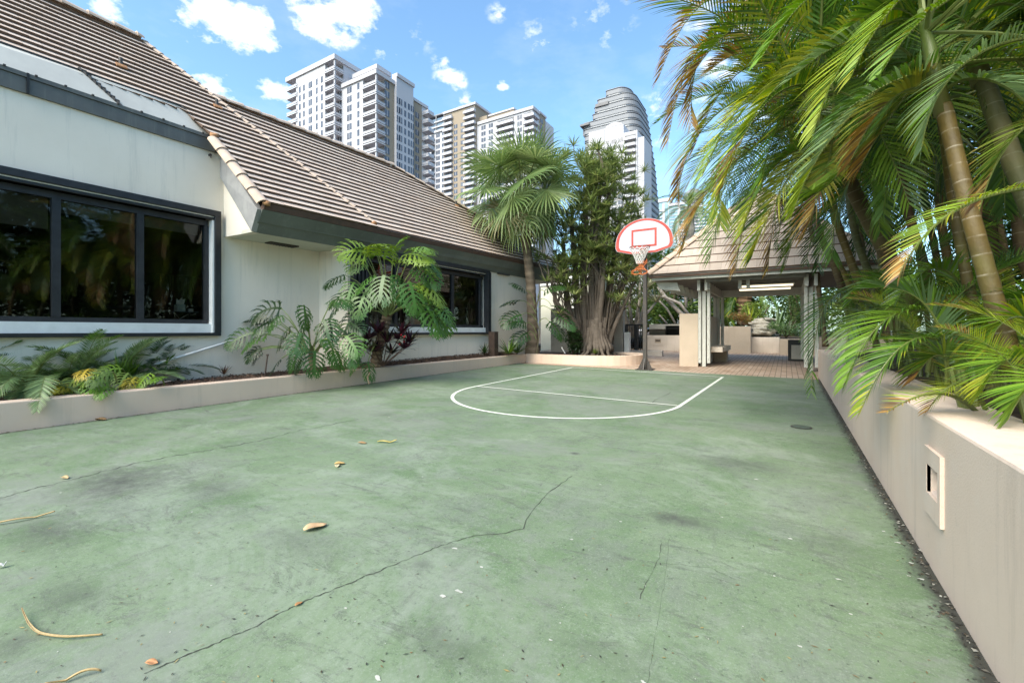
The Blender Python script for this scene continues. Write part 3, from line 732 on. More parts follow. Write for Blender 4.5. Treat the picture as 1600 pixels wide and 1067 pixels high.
# far wing: same pitch, slightly lower plane
OFF = -.10
rb0 = onroof(356, 160, OFF); rb1 = onroof(615, 264, OFF); ee = onroof(897, 426, OFF)
vB = (rb0[1]+rb1[1])/2
leftB = chain([(hipb[0]-.12, 0), (hipt[0]-.12, hipt[1])])
rightB = chain([(ee[0], 0), (rb1[0], vB)])
b = MB(); tiles(b, T0+nr*OFF, al, up, nr, leftB, rightB, vB, .152, .33, .040)
b.build('wing_roof_tiles', M['tile'], hs)
q = lambda s, v, h: T0+al*s+up*v+nr*h
# backing slabs + rear slopes so the roof is solid
b = MB()
bk = Vector((-7, 0, -7*PM*.75))
A = [q(0, 0, -.02), q(hipb[0], 0, -.02), q(hipt[0], vr, -.02), q(far, vr, -.02), q(far, dor1[1], -.02), q(dor1[0], dor1[1], -.02), q(dor2[0], dor2[1], -.02)]
b.add(A, [tuple(range(7))])
B_ = [q(leftB(0), 0, OFF-.02), q(ee[0], 0, OFF-.02), q(rb1[0], vB, OFF-.02), q(leftB(vB), vB, OFF-.02)]
b.add(B_, [(0, 1, 2, 3)])
r0, r1 = q(far, vr, 0), q(hipt[0], vr, 0); b.add([r0, r1, r1+bk, r0+bk], [(0, 1, 2, 3)])
r0b, r1b = q(leftB(vB), vB, OFF), q(rb1[0], vB, OFF); b.add([r0b, r1b, r1b+Vector((-4, 0, -4.2)), r0b+Vector((-4, 0, -4.2))], [(0, 1, 2, 3)])
b.add([r1b, q(ee[0], 0, OFF), q(ee[0], 0, OFF)+Vector((-6, 0, 0)), r1b+Vector((-4, 0, -4.2))], [(0, 1, 2, 3)])
b.add([q(hipb[0], 0, 0), r1, r1+bk, q(hipb[0], 0, 0)+Vector((-6, 0, 0))], [(0, 1, 2, 3)])
b.add([q(0, 0, -.05), q(hipb[0], 0, -.05), q(hipb[0], 0, -.35)+Vector((-1.2, 0, 0)), q(0, 0, -.35)+Vector((-1.2, 0, 0))], [(0, 1, 2, 3)])
M['rooffelt'] = mat('roof_underlay', (.09, .06, .045), .95); b.build('roof_deck', M['rooffelt'], hs)
b = MB(); caps(b, q(hipb[0], hipb[1]+.03, 0), q(hipt[0], vr, 0), .062, .152, lift=-.002); b.build('hip_caps', M['cap'], hs)
b = MB(); caps(b, q(far, vr, 0), q(hipt[0], vr, 0), .11, .33); b.build('ridge_caps', M['cap'], hs)
b = MB(); caps(b, q(rb1[0], vB, OFF), q(leftB(vB)+.05, vB, OFF), .10, .33); b.build('ridge_caps', M['cap'], hs)
b = MB(); caps(b, q(ee[0], 0, OFF), q(rb1[0], vB, OFF), .085, .33); b.build('hip_caps', M['cap'], hs)
# rake: barrel caps, mortar ends and the grey barge board below them
ra, rb_ = q(-.03, -.02, .0), q(dor2[0]-.03, dor2[1], .0)
b = MB(); caps(b, ra, rb_, .095, (rb_-ra).length/5.0, n=12, up_=nr, lift=-.02); b.build('rake_caps', M['cap'], hs)
def lump(c, r, root, name='mortar_plug'):
    b = MB(); n = 8
    for i in range(5):
        ph = math.pi*(i)/4
        for k in range(n):
            a = 2*math.pi*k/n; rr_ = r*(1+rnd.uniform(-.25, .25)); b.v.append((c.x+math.sin(ph)*math.cos(a)*rr_, c.y+math.sin(ph)*math.sin(a)*rr_, c.z+math.cos(ph)*rr_*.6)); b.c.append((1, 1, 1))
    for i in range(4):
        for k in range(n): b.f.append((i*n+k, (i+1)*n+k, (i+1)*n+(k+1) % n, i*n+(k+1) % n))
    b.build(name, M['mortar'], root, smooth=True)
lump(ra+Vector((.03, .04, .0)), .065, hs); lump(rb_+Vector((-.02, .03, .05)), .08, hs); lump(q(hipb[0], hipb[1], .02), .07, hs)
b = MB(); dn = -nr*.0
a0 = U0+Vector((-.03, -.03, .0)); a1 = Vector((WXA, a0.y, rb_.z-.10)); 
low0 = Vector((F0.x+.02, F0.y-.03, SZ)); low1 = Vector((WXA, a0.y, rb_.z-.56))
lo = [low0, low1, a1, a0]
b.hexa([p+Vector((0, -.03, 0)) for p in lo], [p+Vector((0, .06, 0)) for p in lo]); b.build('barge_board', M['rake'], hs)
# vent pipes through the tiles
for px, py in ((188, 105), (338, 168), (712, 322)):
    s, v_ = onroof(px, py); c = q(s, v_, .02); b = MB()
    b.tube([c, c+Vector((0, 0, .13))], .028, 10); 
    o = b.build('vent_pipe', M['rubber'], hs); b = MB(); b.bar(q(s-.07, v_-.04, .045), q(s+.07, v_-.04, .045), .08, .02, up=nr); b.build('flashing', M['mortar'], o)

# dormer: coping band and milky sloped panels
b = MB(); cz0, cz1 = 4.235, 4.49
b.box(-8.72, WXA+.035, -4, 3.93, cz0, cz1-.06); b.box(-8.74, WXA+.055, -4, 3.945, cz1-.055, cz1); b.build('coping_band', M['coping'], hs)
b = MB(); yj = onX(44, 122, WXA+.06).y; b.box(WXA+.03, WXA+.062, yj-.012, yj+.012, cz0-.003, cz1+.003); b.build('coping_joint', M['black'], hs)
g1 = q(dor1[0], dor1[1], .03); g0 = q(far, dor1[1], .03)
c1 = Vector((WXA+.0, 3.9, cz1+.004)); c0 = Vector((WXA+.0, -4, cz1+.004))
b = MB(); b.add([c0, c1, g1, g0, c0-Vector((.0, 0, .03)), c1-Vector((0, 0, .03)), g1-Vector((0, 0, .03)), g0-Vector((0, 0, .03))], [(0, 1, 2, 3), (7, 6, 5, 4), (0, 4, 5, 1), (1, 5, 6, 2)]); b.build('skylight_panel', M['skylight'], hs)
b = MB(); b.add([c1-Vector((0, 0, .3)), c1, g1, q(dor2[0], dor2[1], .0)], [(0, 1, 2, 3)]); b.build('dormer_cheek', M['skylight'], hs)
b = MB()
b.bar(c1, g1, .05, .035); b.bar(g0, g1, .06, .02); 
ys = onX(190, 165, WXA).y; dd = g1-c1; m0 = Vector((WXA, ys, cz1+.01)); b.bar(m0, m0+dd, .03, .03)
for k in range(1, 9):
    w = m0+dd*(k/9); b.box(w.x-.014, w.x+.014, w.y-.03, w.y+.03, w.z, w.z+.03)
for k in range(18): y = 3.7-k*.28; b.box(WXA+.04, WXA+.07, y-.012, y+.012, cz1-.01, cz1+.012)
b.build('skylight_frame', M['rubber'], hs)

# window A: roller shutter track, dark frame, three panes in view
def window(root, xf, y0, y1, z0, z1, mull, sillh, track=.09, zt0=None, shutters=False, dx=0.0):
    X = lambda y: xf(y)
    w = MB()
    def vb(m_, y0_, y1_, za, zb, d0_, d1_):
        lo = [(X(y0_)+d0_, y0_), (X(y0_)+d1_, y0_), (X(y1_)+d1_, y1_), (X(y1_)+d0_, y1_)]
        m_.hexa([(x, y, za) for x, y in lo], [(x, y, zb) for x, y in lo])
    vb(w, y0, y1, z1-.10, z1, -.02, .09); vb(w, y0, y1, z0, z0+.055, -.02, .085); vb(w, y1-.10, y1, z0+.055, z1-.10, -.02, .09)
    vb(w, y0, y1, z1-.16, z1-.12, -.0, .055)
    o = w.build('window_frame', M['frame'], root, bevel=.006)
    s = MB(); vb(s, y0, y1-.10, z0+.055, z0+.055+sillh, -.10, .035); vb(s, y1-.130, y1-.103, z0+.05, z1-.17, -.06, .065); vb(s, y0, y1-.1, z1-.118, z1-.102, -.02, .05); s.build('white_sill', M['white'], o)
    g = MB(); zb, zt_ = z0+.055+sillh, z1-.17
    vb(g, y0, y1-.145, zb, zb+.07, -.13, -.06); vb(g, y0, y1-.145, zt_-.09, zt_, -.13, -.06)
    for my, mw in mull: vb(g, my-mw/2, my+mw/2, zb+.07, zt_-.09, -.14, -.05)
    g.build('sash', M['frame'], o)
    edges = [y0]+[m_[0] for m_ in mull]+[y1-.15]
    for a_, c_ in zip(edges[:-1], edges[1:]):
        p_ = MB(); p_.quad((X(a_)-.10, a_, zb+.03), (X(c_)-.10, c_, zb+.03), (X(c_)-.10, c_, zt_-.03), (X(a_)-.10, a_, zt_-.03)); p_.build('pane', M['glass'], o)
    return o, zb, zt_
wA, zb, zt_ = window(hs, lambda y: WXA, -2.4, 3.97, 1.085, 3.225, [(-1.85, .08), (-.9, .08), (.09, .08), (1.02, .08), (1.955, .085), (2.885, .085), (3.80, .06)], .15)
# room behind window A
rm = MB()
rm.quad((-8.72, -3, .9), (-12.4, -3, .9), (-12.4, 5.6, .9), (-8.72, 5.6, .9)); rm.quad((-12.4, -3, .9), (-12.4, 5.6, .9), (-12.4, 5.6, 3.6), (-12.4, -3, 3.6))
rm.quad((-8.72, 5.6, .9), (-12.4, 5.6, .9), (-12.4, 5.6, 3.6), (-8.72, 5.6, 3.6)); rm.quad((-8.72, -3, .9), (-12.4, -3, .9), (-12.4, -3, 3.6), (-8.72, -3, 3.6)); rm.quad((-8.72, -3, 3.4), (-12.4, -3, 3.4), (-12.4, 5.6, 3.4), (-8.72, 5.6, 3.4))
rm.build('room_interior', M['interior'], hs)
M['blind'] = mat('rolled_blind', (.22, .20, .15), .9, var=(.15, .14, .1), vscale=6)
for a_, c_ in ((-2.3, .03), (.15, 1.9), (2.0, 2.82), (2.95, 3.72)):
    bl = MB(); bl.box(-8.60, -8.57, a_, c_, 2.80 if c_ > 2 else 2.55, 3.05); bl.build('blind', M['blind'], hs)
# glass shelf with tissue box and cup seen through the pane, swivel chair behind
def item(name, lab, cat, loc): return thing(name, lab, cat, loc)
sh = onX(283, 487, -8.62); t = item('glass_shelf', 'small bracketed glass shelf seen through the right pane of the large window', 'shelf', sh)
b = MB(); b.box(sh.x-.12, sh.x+.10, sh.y-.22, sh.y+.22, sh.z-.008, sh.z); b.build('shelf_board', M['tglassd'], t)
b = MB(); b.bar((sh.x, sh.y-.1, sh.z-.01), (sh.x-.1, sh.y+.02, sh.z-.12), .012, .012); b.bar((sh.x, sh.y+.14, sh.z-.01), (sh.x-.1, sh.y+.02, sh.z-.12), .012, .012); b.build('bracket', M['rake'], t)
M['tissue'] = mat('tissue_paper', (.75, .75, .75), .8); M['bluebox'] = mat('pale_blue_card', (.35, .45, .5), .7, var=(.5, .55, .55), vscale=30)
t = item('tissue_box', 'pale blue tissue box with a white tissue standing up, on the glass shelf', 'tissue box', (sh.x, sh.y-.02, sh.z+.001))
b = MB(); b.box(sh.x-.06, sh.x+.06, sh.y-.08, sh.y+.04, sh.z+.001, sh.z+.12); b.build('box', M['bluebox'], t, bevel=.004)
b = MB()
for k in range(5):
    a = k*1.3; x0, y0 = sh.x+.015*math.cos(a), sh.y-.02+.02*math.sin(a); b.add([(x0-.01, y0-.035, sh.z+.121), (x0+.01, y0+.035, sh.z+.121), (x0+.03*math.cos(a), y0+.05*math.sin(a)+.01, sh.z+.20+.02*(k % 3)), (x0, y0-.03, sh.z+.18)], [(0, 1, 2, 3)])
b.build('tissue', M['tissue'], t)
t = tag(MB(), None) if False else None
b = MB(); b.tube([(sh.x, sh.y+.14, sh.z+.001), (sh.x, sh.y+.14, sh.z+.055)], .038, 14); tag(b.build('white_dish', M['white']), 'low white dish beside the tissue box on the glass shelf', 'dish')
# office chair
ch = Vector((-9.7, 3.05, .9)); t = thing('office_chair', 'dark swivel office chair standing behind the middle pane of the large window', 'chair', ch)
b = MB(); b.box(ch.x-.25, ch.x+.25, ch.y-.25, ch.y+.25, 1.33, 1.41); b.build('seat', M['frame'], t, bevel=.03)
b = MB(); b.hexa([(ch.x-.22, ch.y+.22, 1.45), (ch.x+.22, ch.y+.22, 1.45), (ch.x+.22, ch.y+.27, 1.45), (ch.x-.22, ch.y+.27, 1.45)], [(ch.x-.2, ch.y+.30, 1.98), (ch.x+.2, ch.y+.30, 1.98), (ch.x+.2, ch.y+.35, 1.98), (ch.x-.2, ch.y+.35, 1.98)]); b.build('backrest', M['frame'], t, bevel=.02)
for s_ in (-1, 1):
    b = MB(); b.bar((ch.x+s_*.27, ch.y-.15, 1.58), (ch.x+s_*.27, ch.y+.2, 1.58), .05, .03); b.bar((ch.x+s_*.27, ch.y+.1, 1.38), (ch.x+s_*.27, ch.y+.1, 1.58), .03, .03, up=(0, 1, 0)); b.build('armrest', M['frame'], t)
b = MB(); b.tube([(ch.x, ch.y, .98), (ch.x, ch.y, 1.33)], .03, 8)
for k in range(5): a = k*2*math.pi/5; b.bar((ch.x, ch.y, .98), (ch.x+.28*math.cos(a), ch.y+.28*math.sin(a), .94), .04, .03)
b.build('base', M['frame'], t)

# window B with shutter stacks at both ends
wB, zb2, zt2 = window(hs, w2, 5.98, 10.66, 1.075, 2.90, [(7.25, .07), (8.25, .08), (9.2, .07), (10.38, .06)], .13)
for y0, y1, nm in ((5.985, 6.36, 1), (10.50, 10.64, 2)):
    b = MB(); x = w2(y0)
    k = 0; y = y0
    while y < y1-.02:
        d_ = .10 if k % 2 else .135
        b.box(x-.03, x+d_, y, y+.045, 1.09, 2.86 if nm == 1 else 2.84); y += .048; k += 1
    b.build('folded_shutter', M['frame'], hs)
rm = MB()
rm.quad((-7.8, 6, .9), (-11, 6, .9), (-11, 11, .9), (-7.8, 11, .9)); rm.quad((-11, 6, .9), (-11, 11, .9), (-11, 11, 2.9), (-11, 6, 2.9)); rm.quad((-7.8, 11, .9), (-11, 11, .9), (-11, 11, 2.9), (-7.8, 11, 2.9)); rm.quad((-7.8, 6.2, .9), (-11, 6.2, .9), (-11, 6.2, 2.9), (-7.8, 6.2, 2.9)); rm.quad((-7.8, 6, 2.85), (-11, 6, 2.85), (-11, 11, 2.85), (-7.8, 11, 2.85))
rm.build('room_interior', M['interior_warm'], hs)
for k in range(6):
    bl = MB(); bl.box(-7.80, -7.785, 6.5, 10.4, 2.62-.1*k, 2.66-.1*k)
    if k == 0: pass
bl = MB()
for k in range(9): bl.box(-7.86, -7.84, 6.45, 9.9, 2.70-.055*k, 2.735-.055*k)
bl.build('slatted_blind', M['blind'], hs)
# handrail tube, hose bib, junction boxes on the wall
t = thing('handrail', 'white metal handrail sloping down along the house wall behind the ferns', 'handrail', onX(292, 552, -8.33))
a_, c_ = onX(383, 526, -8.32), onX(240, 570, -8.32)
b = MB(); b.tube([a_, a_.lerp(c_, .5), c_], .018, 8); b.build('rail', M['white'], t, smooth=True)
b = MB(); b.tube([a_+Vector((-.08, .0, .0)), a_, ], .012, 6); b.build('bracket', M['white'], t)
def wallbox(px, py, X, s, lab):
    p_ = onX(px, py, X); b = MB(); b.tube([p_, p_+Vector((.05, 0, 0))], s, 8); b.tube([p_+Vector((.04, 0, 0)), p_+Vector((.05, 0, -.05))], s*.5, 6); tag(b.build('hose_tap', M['rubber']), lab, 'tap')
wallbox(764, 521, -7.36, .025, 'small tap on the wall just right of the far window')
wallbox(327, 243, WXA, .02, 'tiny dark camera stub on the wall under the roof corner')
# ---------------- basketball hoop ----------------
base = G(1008, 577.5); bz = base.z
hp = thing('basketball_hoop', 'basketball hoop with fan shaped white backboard on a dark pole at the court end', 'basketball hoop', base)
bx, by = base.x, base.y
b = MB(); b.box(bx-.047, bx+.047, by-.047, by+.047, bz+.01, 3.5); b.build('pole', M['rubber'], hp, bevel=.008)
b = MB(); b.box(bx-.20, bx+.20, by-.20, by+.20, bz, bz+.016); b.build('base_plate', M['rubber'], hp)
b = MB()
for dx, dy in ((1, 0), (-1, 0), (0, 1), (0, -1)):
    x0, y0 = bx+dx*.056, by+dy*.056; nx, ny = (-dy*.012, dx*.012)
    tri = [(x0, y0, bz+.016), (bx+dx*.18, by+dy*.18, bz+.016), (x0, y0, bz+.28)]
    b.add([(p[0]-nx, p[1]-ny, p[2]) for p in tri]+[(p[0]+nx, p[1]+ny, p[2]) for p in tri], [(0, 1, 2), (5, 4, 3), (0, 3, 4, 1), (1, 4, 5, 2), (2, 5, 3, 0)])
for dx, dy in ((1, 1), (-1, 1), (1, -1), (-1, -1)): b.tube([(bx+dx*.15, by+dy*.15, bz+.016), (bx+dx*.15, by+dy*.15, bz+.035)], .016, 6)
b.build('gusset', M['rubber'], hp)
YB = by-.42; pc = onY(1005.5, 368, YB); X0 = pc.x
zb_, zt_, hw = onY(1005, 396, YB).z, onY(1005, 341.5, YB).z, .70
def board_outline(sc=1.0, n=36):
    # fan: straight lower sides cut in at the bottom, arched top
    pts = [(-.30, 0), (.30, 0), (.66, .10), (.70, .18), (.70, .24)]
    for i in range(n+1):
        a = math.pi*(.02+.96*i/n); pts.append((.70*math.cos(a)*(1 if True else 1), .24+.64*math.sin(a)**.92))
    pts += [(-.70, .24), (-.70, .18), (-.66, .10)]
    hgt = zt_-zb_; c = (0, .42)
    return [((x-c[0])*sc+c[0], ((z-c[1])*sc+c[1])*hgt/.88) for x, z in pts]
def plate(b, poly, y0, y1):
    n = len(poly); A = [(X0+x, y0, zb_+z) for x, z in poly]; C = [(X0+x, y1, zb_+z) for x, z in poly]
    b.add(A+C, [tuple(range(n)), tuple(range(n, 2*n))[::-1]]+[(i, n+i, n+(i+1) % n, (i+1) % n) for i in range(n)])
def ringband(b, o, i_, y0, y1):
    n = len(o)
    for k in range(n):
        k2 = (k+1) % n; P_ = lambda p, y: (X0+p[0], y, zb_+p[1])
        b.add([P_(o[k], y0), P_(o[k2], y0), P_(i_[k2], y0), P_(i_[k], y0), P_(o[k], y1), P_(o[k2], y1), P_(i_[k2], y1), P_(i_[k], y1)], [(0, 1, 2, 3), (0, 4, 5, 1), (2, 6, 7, 3)])
b = MB(); plate(b, board_outline(1.0), YB, YB+.03); bb = b.build('backboard', M['board'], hp)
b = MB(); ringband(b, board_outline(.985), board_outline(.875), YB-.004, YB+.001); b.build('border_stripe', M['red'], bb)
b = MB(); hgt = zt_-zb_
sq0, sq1, w_ = onY(986.5, 392, YB-.004), onY(1026, 359.5, YB-.004), .05
x0, x1 = sq0.x-X0, sq1.x-X0; za, zc = .155, .155+.44
O_ = [(x0, za), (x1, za), (x1, zc), (x0, zc)]; I_ = [(x0+w_, za+w_), (x1-w_, za+w_), (x1-w_, zc-w_), (x0+w_, zc-w_)]
ringband(b, O_, I_, YB-.004, YB+.001); b.build('target_square', M['red'], bb)
b = MB(); b.bar((bx, by-.05, 3.38), (bx, YB+.03, 3.38), .09, .09); b.bar((bx, by-.05, 3.15), (X0, YB+.03, 3.5), .05, .05); b.bar((X0-.35, YB+.05, 3.33), (X0+.35, YB+.05, 3.33), .04, .05); b.bar((X0-.35, YB+.05, 3.6), (X0+.35, YB+.05, 3.6), .04, .05); b.build('mount_arm', M['rubber'], hp)
RZ = onY(1000, 386.5, YB-.30).z; RX = onY(1000, 386, YB-.30).x; RC = Vector((RX, YB-.32, RZ))
b = MB(); pts = [RC+Vector((.228*math.cos(2*math.pi*i/32), .228*math.sin(2*math.pi*i/32), 0)) for i in range(33)]
b.tube(pts, .011, 6, cap=False); M['rim'] = mat('worn_rim_paint', (.20, .13, .12), .5, var=(.35, .10, .06), vscale=9)
rim = b.build('rim', M['rim'], hp, smooth=True)
b = MB(); b.bar((RX-.07, YB, RZ-.005), (RX-.05, YB-.12, RZ-.01), .02, .015); b.bar((RX+.07, YB, RZ-.005), (RX+.05, YB-.12, RZ-.01), .02, .015); b.box(RX-.09, RX+.09, YB-.015, YB-.0045, RZ-.12, RZ+.03); b.bar((RX, YB-.01, RZ-.11), (RX, YB-.10, RZ-.02), .10, .01); b.build('rim_bracket', M['rim'], rim)
# net: white mesh above, torn orange strands below
def netpt(k, lv, sway=0):
    a = 2*math.pi*(k+.5*(lv % 2))/12; r_ = [.225, .20, .165, .13, .105, .085, .075][lv]; z = -[0, .07, .14, .21, .27, .33, .38][lv]
    j = Vector((mnoise.noise(Vector((k, lv, 0)))*.03*lv/2, mnoise.noise(Vector((k, lv, 5)))*.03*lv/2, 0))
    return RC+Vector((math.cos(a)*r_, math.sin(a)*r_, z-.012))+j
b = MB()
for lv in range(6):
    for k in range(12):
        for dk in (0, (1 if lv % 2 else -1)):
            A = netpt(k, lv); C = netpt(k+dk, lv+1); mid = (A+C)/2+Vector((0, 0, -.006)); b.tube([A, mid, C], .0065, 4, cap=False)
b.build('net', M['netw'], rim)
b = MB(); C0 = RC+Vector((-.0, 0, -.39))
def loop(c, rx, rz, tw, n=14, ph=0):
    return [c+Vector((rx*math.cos(2*math.pi*i/n+ph), .04*math.sin(4*math.pi*i/n+tw), rz*math.sin(2*math.pi*i/n+ph))) for i in range(n+1)]
for c, rx, rz, tw in (((-.08, 0, -.20), .11, .045, 0), ((.07, .02, -.20), .09, .055, 1), ((-.02, 0, -.19), .17, .05, 2)):
    b.tube(loop(C0+Vector(c), rx*1.1, rz*1.25, tw), .0065, 5, cap=False)
for i in range(5):
    x = -.05+.03*i; b.tube([C0+Vector((x*1.5, 0, .06)), C0+Vector((x*.6+.02, .01, -.05)), C0+Vector((x*2, 0, -.17))], .009, 5, cap=False)
b.tube([C0+Vector((.02, 0, .02)), C0+Vector((.12, .0, -.0)), C0+Vector((.16, .02, .10)), C0+Vector((.17, .0, .02)), C0+Vector((.05, 0, -.10))], .009, 5, cap=False)
b.tube([C0+Vector((.06, 0, -.04)), C0+Vector((-.08, .0, -.09)), C0+Vector((-.2, .02, -.24))], .008, 5, cap=False)
b.build('orange_net_end', M['orange'], rim)

# ---------------- pavilion ----------------
px0, px1, py0, py1 = -1.90, .50, 13.05, 16.0
gp = gz(-.7, 14.4)
pv = thing('pavilion', 'open timber pavilion with hipped tile roof at the end of the court', 'pavilion', (-.7, 14.5, gp))
ez = 2.60; ex0, ex1, ey0, ey1 = -3.22, 1.85, 12.3, 17.3
apx, apy = (ex0+ex1)/2, (ey0+ey1)/2; apz = ez+.08+1.02*(ex1-ex0)/2
apex = Vector((apx, apy, apz))
cr = [Vector((ex0, ey0, ez+.08)), Vector((ex1, ey0, ez+.08)), Vector((ex1, ey1, ez+.08)), Vector((ex0, ey1, ez+.08))]
pcols = ((.40, .33, .28), (.43, .355, .30), (.38, .31, .26), (.45, .37, .315))
b = MB()
for i in range(4):
    A, C = cr[i], cr[(i+1) % 4]; al_ = (C-A).normalized(); mid = (A+C)/2; up__ = (apex-mid).normalized(); n_ = al_.cross(up__); Ls = (C-A).length; vs = (apex-mid).length
    if i == 2: continue
    tiles(b, A, al_, up__, n_, lambda v, Ls=Ls, vs=vs: Ls/2*v/vs, lambda v, Ls=Ls, vs=vs: Ls-Ls/2*v/vs, vs, .335, .26, .032, cols=pcols)
b.build('roof_tiles', M['tile'], pv)
b = MB()
for i in range(4): b.add([cr[i]-Vector((0, 0, .03)), cr[(i+1) % 4]-Vector((0, 0, .03)), apex-Vector((0, 0, .03))], [(0, 1, 2)])
b.build('roof_deck', M['shadedwood'], pv)
b = MB()
for i in range(4): caps(b, cr[i], apex, .11, .36, lift=.0)
b.build('hip_caps', M['cap'], pv)
def ringbox(b, x0, x1, y0, y1, z0, z1, th):
    b.box(x0, x1, y0, y0+th, z0, z1); b.box(x0, x1, y1-th, y1, z0, z1); b.box(x0, x0+th, y0+th, y1-th, z0, z1); b.box(x1-th, x1, y0+th, y1-th, z0, z1)
b = MB(); ringbox(b, ex0+.02, ex1-.02, ey0+.02, ey1-.02, ez-.0, ez+.075, .05); b.build('eave_edge', M['drip'], pv)
b = MB(); ringbox(b, ex0+.09, ex1-.09, ey0+.09, ey1-.09, ez-.075, ez-.002, .04); b.build('eave_trim', M['whitewood'], pv)
b = MB(); b.box(ex0+.13, ex1-.13, ey0+.13, ey1-.13, ez-.03, ez-.012); b.build('ceiling', M['shadedwood'], pv)
b = MB()
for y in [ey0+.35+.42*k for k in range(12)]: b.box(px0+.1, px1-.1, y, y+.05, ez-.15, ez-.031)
b.build('joists', M['shadedwood'], pv)
# double beams with projecting ends
b = MB()
zb0, zb1 = ez-.34, ez-.075
for y in (py0-.10, py0+.12, py1-.10, py1+.10): b.box(px0-.10, px1+.12, y-.035, y+.035, zb0, zb1-.002) if y > py0+1 else None
for x in (px0-.09, px0+.09, px1-.09, px1+.09): b.box(x-.035, x+.035, py0-.32, py1+.3, zb0-.02, zb1-.004)
b.build('beams', M['whitewood'], pv)
# slanted rafter tails along the left eave
for k in range(6):
    y = ey0+.40+.75*k
    b = MB(); b.hexa([(ex0+.22, y-.045, ez-.27), (ex0+.22, y+.045, ez-.27), (ex0+.78, y+.045, ez-.36), (ex0+.78, y-.045, ez-.36)], [(ex0+.14, y-.045, ez-.085), (ex0+.14, y+.045, ez-.085), (ex0+.70, y+.045, ez-.13), (ex0+.70, y-.045, ez-.13)])
    b.build('rafter_tail', M['whitewood'], pv)
# clustered posts
def post(x, y, m_=M['whitewood']):
    g = gz(x, y); o = None
    b = MB()
    for dx in (-.10, .12): b.box(x+dx-.036, x+dx+.036, y-.10, y-.045, g+.10, zb1-.01)
    b.box(x-.045, x+.045, y-.043, y+.043, g, zb0-.02)
    for dx in (-.10, .12): b.box(x+dx-.036, x+dx+.036, y+.045, y+.10, g+.10, zb1-.01)
    o = b.build('post', m_, pv, bevel=.004)
    b = MB()
    for dx in (-.10, .12): b.box(x+dx-.045, x+dx+.045, y-.20, y-.102, zb0-.0, zb0+.20)
    b.build('beam_end_blocks', M['whitewood'], o)
    b = MB()
    for dx in (-.10, .12):
        for z in (g+.2, g+.6, 1.5): b.tube([(x+dx, y-.104, z), (x+dx, y-.10, z)], .009, 6)
    b.build('bolts', M['rubber'], o)
for x, y in ((px0, py0), (px1, py0), (px0, py1), (px1, py1)): post(x, y)
# privacy screens with bench
g = gz(px0, py0)
b = MB(); b.box(-2.52, px0-.14, py0-.10, py0+.05, g-.05, 1.64); b.box(px0-.12, px0-.02, py0+.12, py1-.14, g-.05, 1.60); b.box(-2.52, -2.40, py0+.05, py0+1.2, g-.05, 1.638)
b.build('screen_wall', M['tanwall'], pv, bevel=.006)
b = MB(); b.box(px0-.0, px0+.42, py0+.30, py0+2.4, g+.38, g+.52); b.build('bench_seat', M['palewall'], pv, bevel=.01)
b = MB(); b.box(px0+.0, px0+.36, py0+1.9, py0+2.3, g-.02, g+.38); b.build('bench_support', M['tanwall'], pv)
b = MB(); p_ = Vector((px0-.0, py0+.42, 1.05)); b.tube([p_, p_+Vector((.08, 0, 0)), p_+Vector((.10, 0, -.05))], .012, 6); b.tube([p_+Vector((.03, 0, -.04)), p_+Vector((.03, 0, .06))], .03, 8); b.build('tap', M['whitewood'], pv)
# ceiling lights and hanging blocks
for y, xa, xb in ((13.9, -1.1, .15), (15.0, -1.2, .1)):
    b = MB(); b.box(xa, xb, y-.06, y+.06, ez-.235, ez-.19); o = b.build('tube_light', M['lamp'], pv); b = MB(); b.box(xa-.03, xb+.03, y-.08, y+.08, ez-.19, ez-.153); b.build('fitting', M['whitewood'], o)
for x in (-1.03, -.84): b = MB(); b.box(x-.04, x+.04, py0-.10, py0-.02, ez-.33, ez-.076); b.build('hanging_block', M['whitewood'], pv)

# ---------------- garden walls, fence, cabinet behind ----------------
def wallthing(name, lab, cat, boxes, m_, group=None, bev=.01):
    x0, x1, y0, y1, z0, z1 = boxes[0]
    t = thing(name, lab, cat, ((x0+x1)/2, (y0+y1)/2, z0), group)
    b = MB()
    for bx_ in boxes: b.box(*bx_)
    b.build('wall_body', m_, t, bevel=bev); return t
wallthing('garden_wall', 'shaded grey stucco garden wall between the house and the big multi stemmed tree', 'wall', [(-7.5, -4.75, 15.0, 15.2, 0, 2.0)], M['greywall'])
wallthing('gate_pier', 'narrow white pier at the end of the black railing behind the big tree', 'pier', [(-4.72, -4.55, 15.0, 15.2, .1, 1.12)], M['white'])
# carport/house piece seen above the garden wall
t = thing('garden_lodge', 'cream outbuilding with white door frame seen above the grey garden wall', 'building', (-8, 19, .2))
b = MB(); b.box(-9.5, -7.1, 18.0, 21, 0, 3.6); b.build('wall', M['soffit'], t)
b = MB(); b.box(-7.95, -7.8, 17.94, 17.995, .2, 3.1); b.box(-7.15, -7.05, 17.94, 17.998, .2, 3.2); b.box(-9.5, -7.0, 17.93, 17.996, 3.2, 3.55); b.build('door_frame', M['white'], t)
